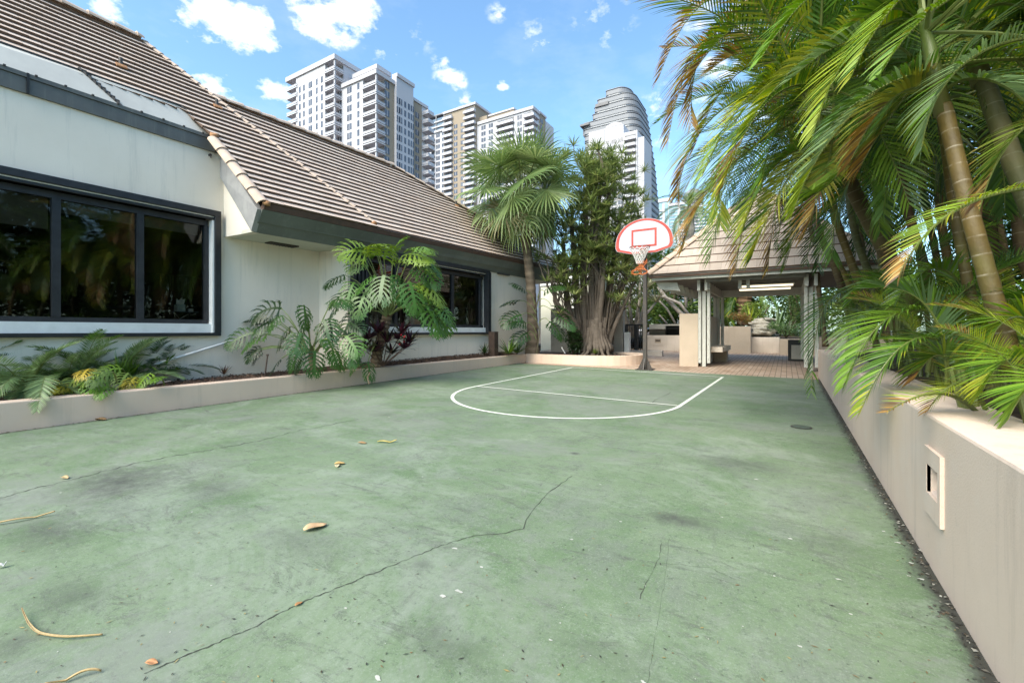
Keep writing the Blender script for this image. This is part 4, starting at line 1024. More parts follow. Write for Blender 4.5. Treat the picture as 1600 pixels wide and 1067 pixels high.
# railing
fy = 16.6; fx0, fx1 = onY(963, 520, fy).x, onY(1006, 520, fy).x
t = thing('metal_railing', 'black metal railing with thick posts between the big tree and the hoop pole', 'railing', (fx0, fy, .3)); z0_, z1_ = .46, 1.42
b = MB(); b.box(fx0, fx1, fy-.02, fy+.02, z1_-.05, z1_); b.build('top_rail', M['black'], t); b = MB(); b.box(fx0, fx1, fy-.015, fy+.015, z0_+.05, z0_+.08); b.build('bottom_rail', M['black'], t)
nb = 13
for k in range(nb):
    x = fx0+(fx1-fx0)*(k+.5)/nb; thick = k in (4, 9); w_ = .05 if thick else .011
    b = MB(); b.box(x-w_, x+w_, fy-w_, fy+w_, z0_ if not thick else .3, z1_-.05 if not thick else z1_-.052); b.build('post' if thick else 'baluster', M['black'], t)
tcurb = thing('terrace_kerb', 'low curved pinkish kerb below the black railing', 'kerb', (fx0, fy, .3))
b = MB(); n = 14
for i in range(n):
    f0, f1 = i/n, (i+1)/n; xx = lambda f: fx0-.2+(fx1-fx0+.9)*f; yy = lambda f: fy-.12-.5*(f-.5)**2
    b.hexa([(xx(f0), yy(f0), .2), (xx(f1), yy(f1), .2), (xx(f1), yy(f1)+.25, .2), (xx(f0), yy(f0)+.25, .2)], [(xx(f0), yy(f0), .455), (xx(f1), yy(f1), .455), (xx(f1), yy(f1)+.25, .455), (xx(f0), yy(f0)+.25, .455)])
b.build('kerb_body', M['palewall'], tcurb)
# low wall with light niche and dark opening
lw = thing('barbecue_wall', 'low pale stucco wall with a dark opening and a square light niche left of the pavilion', 'wall', (-4.3, 19.5, .3))
pL, pR = G(1012, 548), G(1070, 547); yw = (pL.y+pR.y)/2
L0, R0 = onY(1010, 540, yw), onY(1125, 540, yw+.5)
b = MB(); b.box(L0.x, R0.x, yw, yw+.45, .2, .98); b.build('lower_wall', M['palewall'], lw, bevel=.01)
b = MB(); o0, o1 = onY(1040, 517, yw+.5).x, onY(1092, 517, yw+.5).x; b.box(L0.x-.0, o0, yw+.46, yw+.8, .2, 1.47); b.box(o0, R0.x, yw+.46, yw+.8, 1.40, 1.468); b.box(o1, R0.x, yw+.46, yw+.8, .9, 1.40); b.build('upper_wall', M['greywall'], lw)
b = MB(); b.box(o0, o1, yw+.62, yw+.79, .981, 1.395); b.build('opening', M['black'], lw)
n0 = onY(1028, 533, yw); b = MB(); ringbox2 = [(n0.x-.22, n0.x+.22, n0.z-.18, n0.z+.18)]
b.box(n0.x-.22, n0.x+.22, yw-.02, yw-.002, n0.z+.10, n0.z+.18); b.box(n0.x-.22, n0.x+.22, yw-.02, yw-.002, n0.z-.18, n0.z-.08); b.box(n0.x-.22, n0.x-.13, yw-.02, yw-.002, n0.z-.08, n0.z+.10); b.box(n0.x+.13, n0.x+.22, yw-.02, yw-.002, n0.z-.08, n0.z+.10); o = b.build('light_plaque', M['palewall'], lw)
b = MB(); b.box(n0.x-.13, n0.x+.13, yw-.006, yw-.0035, n0.z-.08, n0.z+.10); b.build('recess', M['recess'], o)
b = MB(); b.box(n0.x-.1, n0.x+.1, yw-.012, yw-.007, n0.z+.0, n0.z+.05); b.build('lamp_slot', M['black'], o)
# walls seen through the pavilion
yA = G(1155, 552).y; a0_, a1_ = onY(1136, 530, yA).x, onY(1173, 530, yA).x
wallthing('terrace_wall', 'tall beige planter wall seen through the pavilion, left of the paler low planter', 'wall', [(a0_-.6, a1_, yA, yA+.4, 0, onY(1155, 510, yA).z)], M['tanwall'])
yB_ = G(1195, 551).y; b0_, b1_ = onY(1172, 530, yB_).x, onY(1218, 530, yB_).x
t = wallthing('terrace_planter', 'pale low planter wall seen through the pavilion under the rocks and bromeliads', 'planter', [(b0_-.3, b1_, yB_, yB_+.35, 0, onY(1195, 527, yB_).z), (b1_-.35, b1_, yB_+.35, yB_+2.5, 0, onY(1195, 527, yB_).z-.003)], M['palewall'])
b = MB(); zz = onY(1195, 527, yB_).z
wallthing('side_planter', 'brownish beige low planter wall at the right end of the terrace behind the pavilion post', 'planter', [(b1_+.01, b1_+1.2, yB_-.8, yB_-.5, 0, zz-.05), (b1_+1.2, b1_+4.2, yB_-1.6, yB_-1.3, 0, zz-.0)], M['tanwall'])
b = MB()
b.quad((a0_-6, yA+.3, 1.25), (a1_, yA+.3, 1.25), (a1_, 45, 1.3), (a0_-6, 45, 1.3)); b.quad((a1_, yB_+.3, zz-.06), (b1_+5, yB_+.3, zz-.06), (b1_+9, 45, 1.0), (a1_, 45, 1.0))
b.quad((-30, 20.6, .6), (a0_-1, 20.6, .6), (a0_-1, 45, 1.2), (-30, 45, 1.2))
b.quad((b1_, yB_-.5, zz-.1), (b1_+6, yB_-1.2, zz-.1), (b1_+6, yB_+.4, zz-.1), (b1_, yB_+.4, zz-.1)); b.quad((2.0, 11.9, .7), (8, 11.9, .7), (12, yB_, .8), (3.2, yB_, .8))
tag(b.build('garden_soil', M['soil']), kind='structure')
# cabinet
c = G(1243, 564); t = thing('cabinet', 'black framed cabinet with grey panel beside the right pavilion post', 'cabinet', c)
X_, Y_ = c.x, c.y; zt3 = onY(1243, 531, Y_).z
b = MB(); b.box(X_-.20, X_+.34, Y_, Y_+.5, c.z, zt3); b.build('cabinet_body', M['black'], t, bevel=.01)
b = MB(); b.box(X_-.11, X_+.28, Y_-.012, Y_-.002, c.z+.06, zt3-.16); b.build('door_panel', M['greywall'], t)
# short dark timber post by the window
p_ = G(771, 566); c = onX(771, 553, -7.05); t = thing('timber_post', 'short thick dark brown timber post in the bed right of the far window', 'post', (c.x, c.y, .48))
b = MB(); b.box(c.x-.1, c.x+.1, c.y-.1, c.y+.1, .4, 1.13); b.box(c.x-.105, c.x+.105, c.y-.105, c.y+.105, 1.131, 1.15)
M['brownpost'] = mat('dark_brown_timber', (.05, .03, .022), .8, var=(.08, .05, .035), vscale=8, bump=.3, streak=((.02, .015, .01), .5)); b.build('post_body', M['brownpost'], t, bevel=.006)
# small path spikes in beds
def spike(px, py0_, py1_, t_, lean, m_, lab):
    a = P(px, py0_, t_); c = P(px+lean, py1_, t_); b = MB(); b.tube([a, c], .012, 6); b.tube([c, c+Vector((0, 0, .03))], .022, 6)
    tag(b.build('garden_spike', m_), lab, 'garden spike')
spike(414, 587, 556, 7.6, 4, M['brownpost'], 'thin dark stake leaning in the bed under the left philodendron')
spike(883, 552, 544, 13.2, -5, M['white'], 'thin white irrigation riser leaning in the bed in front of the grey wall')
# ---------------- city towers ----------------
NWIN = {}
def unit_box(m_):
    key_ = 'ub_'+m_.name
    if key_ not in NWIN:
        b = MB(); b.box(-.5, .5, -.5, .5, -.5, .5); NWIN[key_] = b.mesh('box_'+m_.name, m_)
    return NWIN[key_]
def boxes_as_parts(root, name, boxes, m_, limit=90):
    boxes = sorted(boxes, key=lambda q: -((q[1]-q[0])+(q[3]-q[2]))*(q[5]-q[4]))
    me = unit_box(m_)
    for (x0, x1, y0, y1, z0, z1) in boxes[:limit]:
        o = bpy.data.objects.new(name, me); COL.objects.link(o); o.parent = root
        o.location = Vector(((x0+x1)/2, (y0+y1)/2, (z0+z1)/2))-Vector(root.location); o.scale = (x1-x0, y1-y0, z1-z0)
    if len(boxes) > limit:
        b = MB()
        for q in boxes[limit:]: b.box(*q)
        tag(b.build(name, m_, root), kind='stuff')
class Tower:
    def __init__(s, name, lab, x, y):
        s.t = thing(name, lab, 'tower', (x, y, 0)); s.win = []; s.bal = []; s.rail = []; s.rec = []; s.mull = []
    def body(s, name, m_, boxes):
        b = MB()
        for q in boxes: b.box(*q)
        b.build(name, m_, s.t)
    def winY(s, x, y, z, w, h):       # on a face looking to -Y
        s.win.append((x-w/2, x+w/2, y-.06, y+.1, z, z+h)); 
        if w > 1.2: s.mull.append((x-.08, x+.08, y-.12, y-.061, z, z+h))
    def winX(s, x, y, z, w, h):       # on a face looking to +X
        s.win.append((x-.1, x+.06, y-w/2, y+w/2, z, z+h))
        if w > 1.2: s.mull.append((x+.061, x+.12, y-.08, y+.08, z, z+h))
    def done(s):
        boxes_as_parts(s.t, 'window', s.win, M['twin']); 
        if s.mull:
            b = MB(); [b.box(*q) for q in s.mull]; tag(b.build('window_bars', M['twhite'], s.t), kind='stuff')
        if s.rec: boxes_as_parts(s.t, 'balcony_shade_panel', s.rec, M['tdark'])  # dark panels stand in for the shade inside the balconies
        if s.bal: boxes_as_parts(s.t, 'balcony_slab', s.bal, M['twhite'])
        if s.rail: boxes_as_parts(s.t, 'balcony_railing', s.rail, M['trail'])
def xy(px, t): p = P(px, HZ, t); return p.x, p.y
def zat(py, t): return H+(HZ-py)*t/F
def xonY(px, y): return onY(px, HZ, y).x
def yonX(px, x): return onX(px, HZ, x).y
ST = 3.0
def corner_balconies(T, x0, x1, y0, y1, ztop, n, frontw, h=ST, rec=True):
    # open corner stack: slabs, railings and a white corner column; recess behind
    for k in range(n):
        z = ztop-h*(k+1)
        T.bal.append((x0-.0, x1+.35, y0-.35, y1, z-.22, z+.12))
        T.rail.append((x0, x1+.25, y0-.27, y0-.2, z+.45, z+1.0)); T.rail.append((x1+.15, x1+.22, y0, y1, z+.45, z+1.0))
        T.rail.append((x0, x1+.3, y0-.32, y0-.18, z+1.0, z+1.12)); T.rail.append((x1+.12, x1+.27, y0, y1, z+1.0, z+1.12))
    T.bal.append((x1-.35, x1+.1, y0-.1, y0+.35, ztop-h*n, ztop))
# ---- tower A (nearest, upper left) ----
tA = 140.0; kx, ky = xy(588, tA); zW = zat(116, tA)
A = Tower('apartment_tower', 'nearest tall white and taupe apartment tower with corner balconies, directly above the roof ridge', kx-15, ky+10)
zbk = zat(97, 138)
yW = ky; xR = kx; xb1 = xonY(523, yW-2.5); yL = yW-2.5
xl0 = xonY(449, yL); 
zL = zat(106, (P(507, 0, 1)-Vector((0, 0, 0))).length*0+ (yL/ (ray(507, HZ).y))) 
D = 24.0
zLB = H+(HZ-101)*(yL/ray(507, HZ).y)/F
y2 = yonX(616, xR+.0); y3 = yonX(646, xR+1.0); y4 = yonX(659, xR); 
balW = xR-xonY(567, yW); balL = xb1-xonY(508, yL); balE = xonY(464, yL)-xl0
bd = 3.4
A.body('wall', M['twhite'], [
    (xl0+balE, xb1-balL, yL, yL+14, 0, zLB), (xl0, xl0+balE, yL+bd, yL+14, 0, zLB-.02), (xb1-balL, xb1, yL+bd, yL+14, 0, zLB-.01),
    (xb1, xR-balW, yW, yW+16, 0, zW), (xR-balW, xR-.05, yW+bd, yW+6, 0, zW-.01)])
A.body('parapet', M['twhite'], [(xl0-.4, xb1+.5, yL-.5, yL+14.4, zLB, zLB+1.6), (xb1+.51, xR+.5, yW-.5, y2, zW, zW+1.3), (xR-1, xR+1.4, y2, y3+.3, zat(122, 147)-.2, zat(122, 147)+1.0), (xR-8, xR+.4, y3+.3, y4+3, zW-1.2, zW-.2)])
A.body('taupe_wall', M['ttaupe'], [(xR-balW-.5, xR, yW+bd+.12, y2, 0, zW-.005), (xR-9, xR+.01, y3, y4, 0, zW-1.22), (xb1+2.5, xR-4, yW+4, yW+9, zW, zW+4.6)])
A.body('penthouse', M['twhite'], [(xb1+1.5, xR-3.4, yW+3.2, yW+9.5, zW+4.6, zW+6.0), (xb1-3, xb1+2, yW+3, yW+9, zW+2, zW+4.2)])
A.body('bay_wall', M['twhite'], [(xR-6, xR+1.0, y2, y3, 0, zat(122, 147)-.21), (xR-6, xR-.02, y4, y4+2.2, 0, zW-1.25)])
nf = 16
corner_balconies(A, xR-balW, xR, yW, yW+bd+.1, zW, nf, 0)
corner_balconies(A, xb1-balL, xb1, yL, yL+bd, zLB-.2, nf+1, 0)
corner_balconies(A, xl0, xl0+balE, yL, yL+bd, zLB-.2, nf+1, 0)
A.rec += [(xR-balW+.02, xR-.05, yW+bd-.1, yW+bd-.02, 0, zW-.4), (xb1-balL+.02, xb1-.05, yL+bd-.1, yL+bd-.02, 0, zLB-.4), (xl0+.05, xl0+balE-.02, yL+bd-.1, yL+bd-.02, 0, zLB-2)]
for k in range(nf):
    z = zW-ST*(k+1)+.55; zl = zLB-.2-ST*(k+1)+.55
    for px, w in ((531, 2.0), (546, 2.2), (560, 1.0)): A.winY(xonY(px, yW), yW, z, w, 2.0)
    if k > 0:
        for px, w in ((468.5, 1.0), (475, .9), (485, 1.9), (495, .9), (503, .9)): A.winY(xonY(px, yL), yL, zl, w, 2.0)
    A.winX(xR, yW+bd+1.0, z, 1.9, 2.1); A.winX(xR, yW+bd+3.4, z, .1, .1)
    if k > 0:
        for f, w in ((.10, 1.3), (.24, 1.3), (.50, .8), (.72, .8), (.93, 1.5)): A.winX(xR+1.0, y2+(y3-y2)*f, z-.5, w, 2.0)
        A.winX(xR, y3+(y4-y3)*.55, z-1, 1.8, 1.9)
        zz_ = zW-1.2-ST*k; A.bal.append((xR-1, xR+3.0, y4+.1, y4+3.4, zz_-.2, zz_+.12)); A.rail.append((xR+2.8, xR+2.9, y4+.2, y4+3.2, zz_+.3, zz_+1.1)); A.rail.append((xR, xR+2.9, y4+.12, y4+.2, zz_+.3, zz_+1.1))
A.done()
# ---- tower B (middle) ----
xC, yC = xy(832, 206); 
B = Tower('apartment_tower', 'wide white apartment tower with taupe band and stacked balconies, behind the fan palm', xC-30, yC+10)
def zB(py, px): return H+(HZ-py)*(yC/ray(px, HZ).y)/F
zM = zB(169, 828); zR_ = zB(166, 745); zLo = zB(205, 690)
X = lambda px: xonY(px, yC)
B.body('wall', M['twhite'], [(X(745), xC, yC, yC+22, 0, zM-1), (X(640), X(698), yC+.5, yC+20, 0, zLo)])
B.body('taupe_wall', M['ttaupe'], [(X(697), X(745), yC-1.5, yC+18, 0, zR_), (X(757), X(796), yC+4, yC+12, zM-1, zB(168, 788)), (xC-8, xC+.02, yC+6, yC+13, 0, zM), (X(734), X(757), yC+2, yC+10, zM-3, zB(180, 750))])
B.body('parapet', M['twhite'], [(X(696), X(745)+.8, yC-2.2, yC+18.5, zR_, zR_+1.1), (X(744)+1, xC+.7, yC-.6, yC+6, zM-1, zM+.4), (X(640), X(697)-.1, yC-.2, yC+20, zLo, zLo+1.0), (X(756), X(797), yC+3.5, yC+12.5, zB(168, 788), zB(168, 788)+.7), (xC-8.4, xC+.5, yC+6.1, yC+13.4, zM+.0, zM+.9)])
n = 22
for k in range(n):
    z = zM-1.4-ST*(k+1); z2 = zR_-ST*(k+1)-.3
    for px, w in ((755.5, 2.6), (767, 2.6), (812, 2.6), (822, 2.4)): B.winY(X(px), yC, z+.5, w, 2.0)
    for a_, c_ in ((777, 803),): 
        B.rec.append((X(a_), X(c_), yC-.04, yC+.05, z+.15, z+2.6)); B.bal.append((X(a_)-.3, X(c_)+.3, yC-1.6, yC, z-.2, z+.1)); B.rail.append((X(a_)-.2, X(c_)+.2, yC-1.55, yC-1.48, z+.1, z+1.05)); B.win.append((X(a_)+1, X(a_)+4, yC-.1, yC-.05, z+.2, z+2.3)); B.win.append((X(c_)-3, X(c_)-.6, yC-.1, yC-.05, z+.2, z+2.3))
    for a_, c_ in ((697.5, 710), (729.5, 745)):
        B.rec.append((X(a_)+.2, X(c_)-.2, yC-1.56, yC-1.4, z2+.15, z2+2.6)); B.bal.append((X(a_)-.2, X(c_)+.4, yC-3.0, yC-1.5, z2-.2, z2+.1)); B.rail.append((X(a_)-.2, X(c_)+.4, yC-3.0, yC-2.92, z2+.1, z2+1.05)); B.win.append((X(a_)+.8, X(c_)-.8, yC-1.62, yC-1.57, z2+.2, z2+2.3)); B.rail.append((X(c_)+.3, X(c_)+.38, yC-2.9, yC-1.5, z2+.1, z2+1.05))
    if k > 1:
        B.winY(X(715), yC-1.5, z2+.5, 2.2, 1.9); B.winY(X(725), yC-1.5, z2+.5, 1.8, 1.9)
    # corner stack at the right end
    B.rec.append((X(818)+2.4, xC-.4, yC-.05, yC+.06, z+.15, z+2.6)); B.bal.append((X(820), xC+1.6, yC-1.8, yC+4, z-.2, z+.1)); B.rail.append((X(820), xC+1.5, yC-1.75, yC-1.68, z+.1, z+1.05)); B.rail.append((xC+1.42, xC+1.5, yC-1.6, yC+4, z+.1, z+1.05)); B.win.append((X(822)+.2, xC-1, yC-.12, yC-.06, z+.2, z+2.3))
    B.winX(xC+.02, yC+9, z+.5, 2.2, 2.0); B.winX(xC, yC+3.2, z+.5, 2, 2.0)
    if k < n-3:
        zl = zLo-ST*(k+1)
        for px in (683.5, 692.5): B.winY(X(px), yC+.5, zl+.5, 2.6, 2.1)
        B.bal.append((X(654), X(679), yC-2.6+0, yC+.5, zl-.2, zl+.15)); B.rail.append((X(654), X(679), yC-2.6, yC-2.5, zl+.15, zl+1.1)); B.rec.append((X(656), X(678), yC+.42, yC+.48, zl+.2, zl+2.6)); B.win.append((X(671), X(677), yC+.36, yC+.41, zl+.2, zl+2.3)); B.win.append((X(662), X(667), yC+.36, yC+.41, zl+.2, zl+2.3))
        B.bal.append((X(645), X(664), yC-5.5, yC-2.6, zl-.2, zl+.15)); B.rail.append((X(645), X(664), yC-5.5, yC-5.4, zl+.15, zl+1.1)); B.rail.append((X(664)-.1, X(664), yC-5.4, yC-2.6, zl+.15, zl+1.1))
B.done()
# ---- dark glass tower between them ----
xd, yd = xy(695, 300); xd0 = xonY(655, yd); zD = zat(176, 300)
D_ = Tower('glass_tower', 'dark blue glass tower top peeping between the two white apartment towers', xd-8, yd+8)
D_.body('glass_wall', M['tglassd'], [(xd0, xd+1, yd, yd+18, 0, zD-2.5)])
D_.body('crown_frame', M['tslab'], [(xd0-1, xd+1.5, yd-.6, yd+18.5, zD-.8, zD)]+[(xonY(p_, yd)-.35, xonY(p_, yd)+.35, yd-.5, yd, 0, zD-.8) for p_ in (656, 664, 682, 694.5)])
for k in range(9): D_.bal.append((xd0, xd, yd-.9, yd+.1, zD-5.5-3.4*k, zD-4.7-3.4*k))
D_.done()
# ---- curved glass tower on the right ----
def hump(name, lab):
    t_ = 255.0
    T = Tower(name, lab, *xy(970, t_))
    yF = xy(960, t_)[1]; base_y = yF
    ztop = zat(138, t_)
    bs = MB(); bg_ = MB(); slabs = []
    nfl = 34; h = (ztop-8)/nfl
    def plan(k):   # k floors from the top
        py = 141+ (HZ-141)*k/nfl
        def lerp(tab, v):
            for (a, x), (c, y) in zip(tab[:-1], tab[1:]):
                if a <= v <= c: return x+(y-x)*(v-a)/(c-a)
            return tab[-1][1]
        xr = lerp([(130, 984), (141, 990), (150, 997), (165, 1001), (200, 1006), (260, 1014), (330, 1020), (420, 1024), (560, 1026)], py)
        xl = lerp([(130, 952), (141, 946), (150, 934), (165, 928), (182, 924), (183, 912), (230, 915), (560, 917)], py)
        x0, x1 = xonY(xl, base_y), xonY(xr-9, base_y); r_ = 5.0
        dpt = 26
        pts = [(x0, base_y+dpt)]
        for i in range(4):
            a = math.pi+math.pi/2*i/3; pts.append((x0+1.5+1.5*math.cos(a), base_y+1.5+1.5*math.sin(a)))
        for i in range(9):
            a = -math.pi/2+math.pi/2*i/8; pts.append((x1-r_*1.2+r_*1.2*math.cos(a), base_y+r_*1.6+r_*1.6*math.sin(a)))
        pts.append((x1, base_y+dpt))
        return pts, base_y
    for k in range(nfl):
        pts, _ = plan(k); z1 = ztop-h*k; z0 = z1-h
        cx_ = sum(p[0] for p in pts)/len(pts); cy_ = sum(p[1] for p in pts)/len(pts)
        ins = [(cx_+(x-cx_)*.975, cy_+(y-cy_)*.975) for x, y in pts]; outp = [(cx_+(x-cx_)*1.02, cy_+(y-cy_)*1.035) for x, y in pts]
        g_ = MB(); g_.extr(ins[::1], z0, z1-.05); g_.build('floor_glazing', M['tglass'], T.t)
        s_ = MB(); s_.extr(outp, z0+.75, z1-.9); s_.extr([(cx_+(x-cx_)*1.035, cy_+(y-cy_)*1.06) for x, y in pts], z1-.45, z1-.12)
        s_.build('floor_slab', M['tslab'], T.t)
    b = MB(); p0, _ = plan(1); q0 = [(x-2*0, y) for x, y in p0]; x0 = xonY(931, base_y); x1 = xonY(951, base_y); b.box(x0, x1, base_y-1, base_y+10, ztop-h*2.2, ztop-h*1.75); b.build('roof_ledge', M['tdark'], T.t)
    b = MB(); b.box(xonY(908, base_y), xonY(922, base_y), base_y-2, base_y+8, zat(187, t_), zat(184, t_)); b.box(xonY(910, base_y), xonY(920, base_y), base_y+1, base_y+7, zat(200, t_), zat(187, t_)); b.build('roof_ledge', M['tdark'], T.t)
hump('curved_tower', 'tall rounded silver tower with stacked curved floors on the right of the skyline')
# ---- white tower in front of it ----
xw, yw_ = xy(1003, 210); X = lambda px: xonY(px, yw_)
W = Tower('apartment_tower', 'white stepped apartment tower with an arched top standing in front of the curved silver tower', xw-12, yw_+8)
zq = lambda py, px: H+(HZ-py)*(yw_/ray(px, HZ).y)/F
W.body('wall', M['twhite'], [(X(920), X(944), yw_, yw_+14, 0, zq(205, 930)), (X(944), X(974), yw_+.3, yw_+14, 0, zq(197, 960)), (X(974), X(996), yw_-.2, yw_+14, 0, zq(206, 985)), (X(996), X(1006), yw_+.5, yw_+14, 0, zq(214, 1000))])
b = MB(); xc_, w_ = (X(946)+X(972))/2, (X(972)-X(946))/2; b_pts = [(xc_+w_*math.cos(math.pi*i/14), zq(197, 960)+w_*.42*math.sin(math.pi*i/14)) for i in range(15)]
n_ = len(b_pts); b.add([(x, yw_+.2, z) for x, z in b_pts]+[(x, yw_+10, z) for x, z in b_pts], [tuple(range(n_)), tuple(range(n_, 2*n_))[::-1]]+[(i, n_+i, n_+(i+1) % n_, (i+1) % n_) for i in range(n_)]); b.build('arched_top', M['twhite'], W.t)
for k in range(22):
    z = zq(214, 960)-3.0*(k+1)-.5
    for px, w in ((933, 1.6), (949, 1.2), (959, 2.6), (970, 3.0)): W.winY(X(px), yw_+.3 if px > 944 else yw_, z+.5, w, 1.9)
    W.rec.append((X(976.5), X(993.5), yw_-.26, yw_-.2, z+.1, z+2.6)); W.bal.append((X(976), X(994.5), yw_-2, yw_-.2, z-.2, z+.1)); W.rail.append((X(976), X(994.5), yw_-2, yw_-1.9, z+.1, z+1.0)); W.win.append((X(979), X(991), yw_-.32, yw_-.27, z+.2, z+2.2))
    W.bal.append((X(928), X(938), yw_-1.4, yw_, z-.2, z+.1)) if k > 0 else None
W.done()
# ---- far teal glass tower group ----
xe, ye = xy(1120, 400); X = lambda px: xonY(px, ye)
E = Tower('glass_tower', 'far teal glass residential tower with white piers behind the pavilion roof', xe-20, ye+8)
zE = lambda py, px: H+(HZ-py)*(ye/ray(px, HZ).y)/F
E.body('glass_wall', M['tglassb'], [(X(1026), X(1046), ye, ye+18, 0, zE(316, 1035)), (X(1046), X(1080), ye-3, ye+18, 0, zE(322, 1060)), (X(1080), X(1130), ye+2, ye+18, 0, zE(338, 1100))])
E.body('pier', M['twhite'], [(X(p_)-1.1, X(p_)+1.1, ye-3.8 if 1046 < p_ < 1081 else ye-.8, ye+1, 0, zE(318, p_)) for p_ in (1027, 1037, 1046, 1062, 1080)]+[(X(1026), X(1046), ye-.9, ye+17, zE(316, 1035), zE(311, 1035)), (X(1046), X(1080), ye-3.9, ye+17, zE(322, 1060), zE(318, 1060))])
for k in range(30):
    z = zE(322, 1060)-3.1*(k+1)
    E.bal.append((X(1064), X(1079), ye-4.6, ye-3, z, z+.9)); E.bal.append((X(1030), X(1035.5), ye-1.4, ye, z, z+.8)); E.bal.append((X(1084), X(1130), ye+.6, ye+2, z, z+1.0)); E.bal.append((X(1048), X(1060), ye-3.5, ye-3, z, z+.5))
E.done()
xs_, ys_ = xy(1083, 420); S = Tower('slender_tower', 'slender pale grey tower with a rounded top, half hidden by the palm fronds', xs_, ys_)
b = MB(); zt_s = zat(296, 420); b.tube([(xs_, ys_, 0), (xs_, ys_, zt_s-8), (xs_, ys_, zt_s-3), (xs_, ys_, zt_s)], [9, 9, 7.5, 3], 20); b.build('tower_shaft', M['tslab'], S.t)
for k in range(34): S.bal.append((xs_-9.5, xs_+9.5, ys_-9.6, ys_-2, 20+k*3.2, 20.5+k*3.2)) if 20+k*3.2 < zt_s-10 else None
S.done()
# ---------------- vegetation ----------------
Z = Vector((0, 0, 1))
def bez(p0, p1, p2, u): return p0*(1-u)**2+p1*(2*u*(1-u))+p2*u*u
def tangent(p0, p1, p2, u): return ((p1-p0)*(1-u)+(p2-p1)*u).normalized()
G1 = [(.06, .13, .016), (.085, .165, .02), (.045, .10, .014), (.125, .205, .024)]
YG = [(.25, .31, .025), (.34, .36, .03), (.18, .27, .025)]
BR = [(.26, .14, .035), (.36, .19, .035), (.13, .075, .035), (.40, .29, .10)]
DG = [(.035, .08, .018), (.045, .10, .02), (.028, .065, .016)]
GG = [(.12, .19, .075), (.16, .24, .10), (.09, .15, .06)]
LG_ = [(.10, .19, .035), (.13, .22, .04)]
def cj(c, j): return tuple(max(0, x*j) for x in c)
def frond(b, p0, p1, p2, n=46, L=.42, w=.024, pal=G1, tip=None, tipf=.8, droop=.55, start=.1, seg=4, ang=58, fold=.25, rr=.011, rach=(.16, .19, .05), r=rnd, gap=0.0):
    """feather frond: rachis on a bezier, leaflets both sides"""
    pts = [bez(p0, p1, p2, i/14) for i in range(15)]
    base = r.choice(pal)
    b.tube(pts, [rr*(1.15-i/14*.95) for i in range(15)], 5, cols=[rach]*15)
    for i in range(n):
        f = i/(n-1); u = start+(1-start)*f
        p = bez(p0, p1, p2, u); T = tangent(p0, p1, p2, u)
        S = T.cross(Z)
        if S.length < .05: S = T.cross(Vector((0, 1, 0)))
        S.normalize(); N = S.cross(T).normalized()
        prof = math.sin(math.pi*(.12+.80*f))**.75
        a = math.radians(ang*(1-.55*f))
        for sd in (-1, 1):
            if r.random() < gap: continue
            l_ = L*prof*r.uniform(.86, 1.1); d = (T*math.cos(a+r.uniform(-.07, .07))+S*sd*math.sin(a)+N*(fold+r.uniform(-.08, .08))).normalized()
            W = (T-d*T.dot(d)).normalized(); W = (W*.9+N*.35*sd*r.uniform(-.5, 1)).normalized()
            c = cj(r.choice(pal) if r.random() < .4 else base, r.uniform(.75, 1.25))
            if tip and f > tipf-.1*r.random(): c = cj(r.choice(tip), r.uniform(.8, 1.2))
            q = p.copy(); dd = d.copy(); st = l_/seg; vs = []; cs = []
            dr = droop*r.uniform(.75, 1.3)
            for k in range(seg+1):
                g = k/seg; ww = w*(.45+.55*math.sin(math.pi*min(.5, g*1.4)))*(1 if g < .5 else (1-g)*1.7+.06)*.5
                vs += [q-W*ww, q+W*ww]
                cc = c if not (tip and g > .6 and r.random() < .25) else cj(r.choice(tip), 1)
                cs += [cc, cc]
                q = q+dd*st; dd = (dd-Z*dr*(.35+g)*.42).normalized()
            b.add(vs, [(2*k, 2*k+1, 2*k+3, 2*k+2) for k in range(seg)], cs)
def place(name, me, parent, loc, az, s=1.0, tilt=0.0, roll=0.0):
    o = bpy.data.objects.new(name, me); COL.objects.link(o); o.parent = parent
    o.location = Vector(loc)-Vector(parent.location); o.rotation_euler = (roll, tilt, az); o.scale = (s, s, s); return o
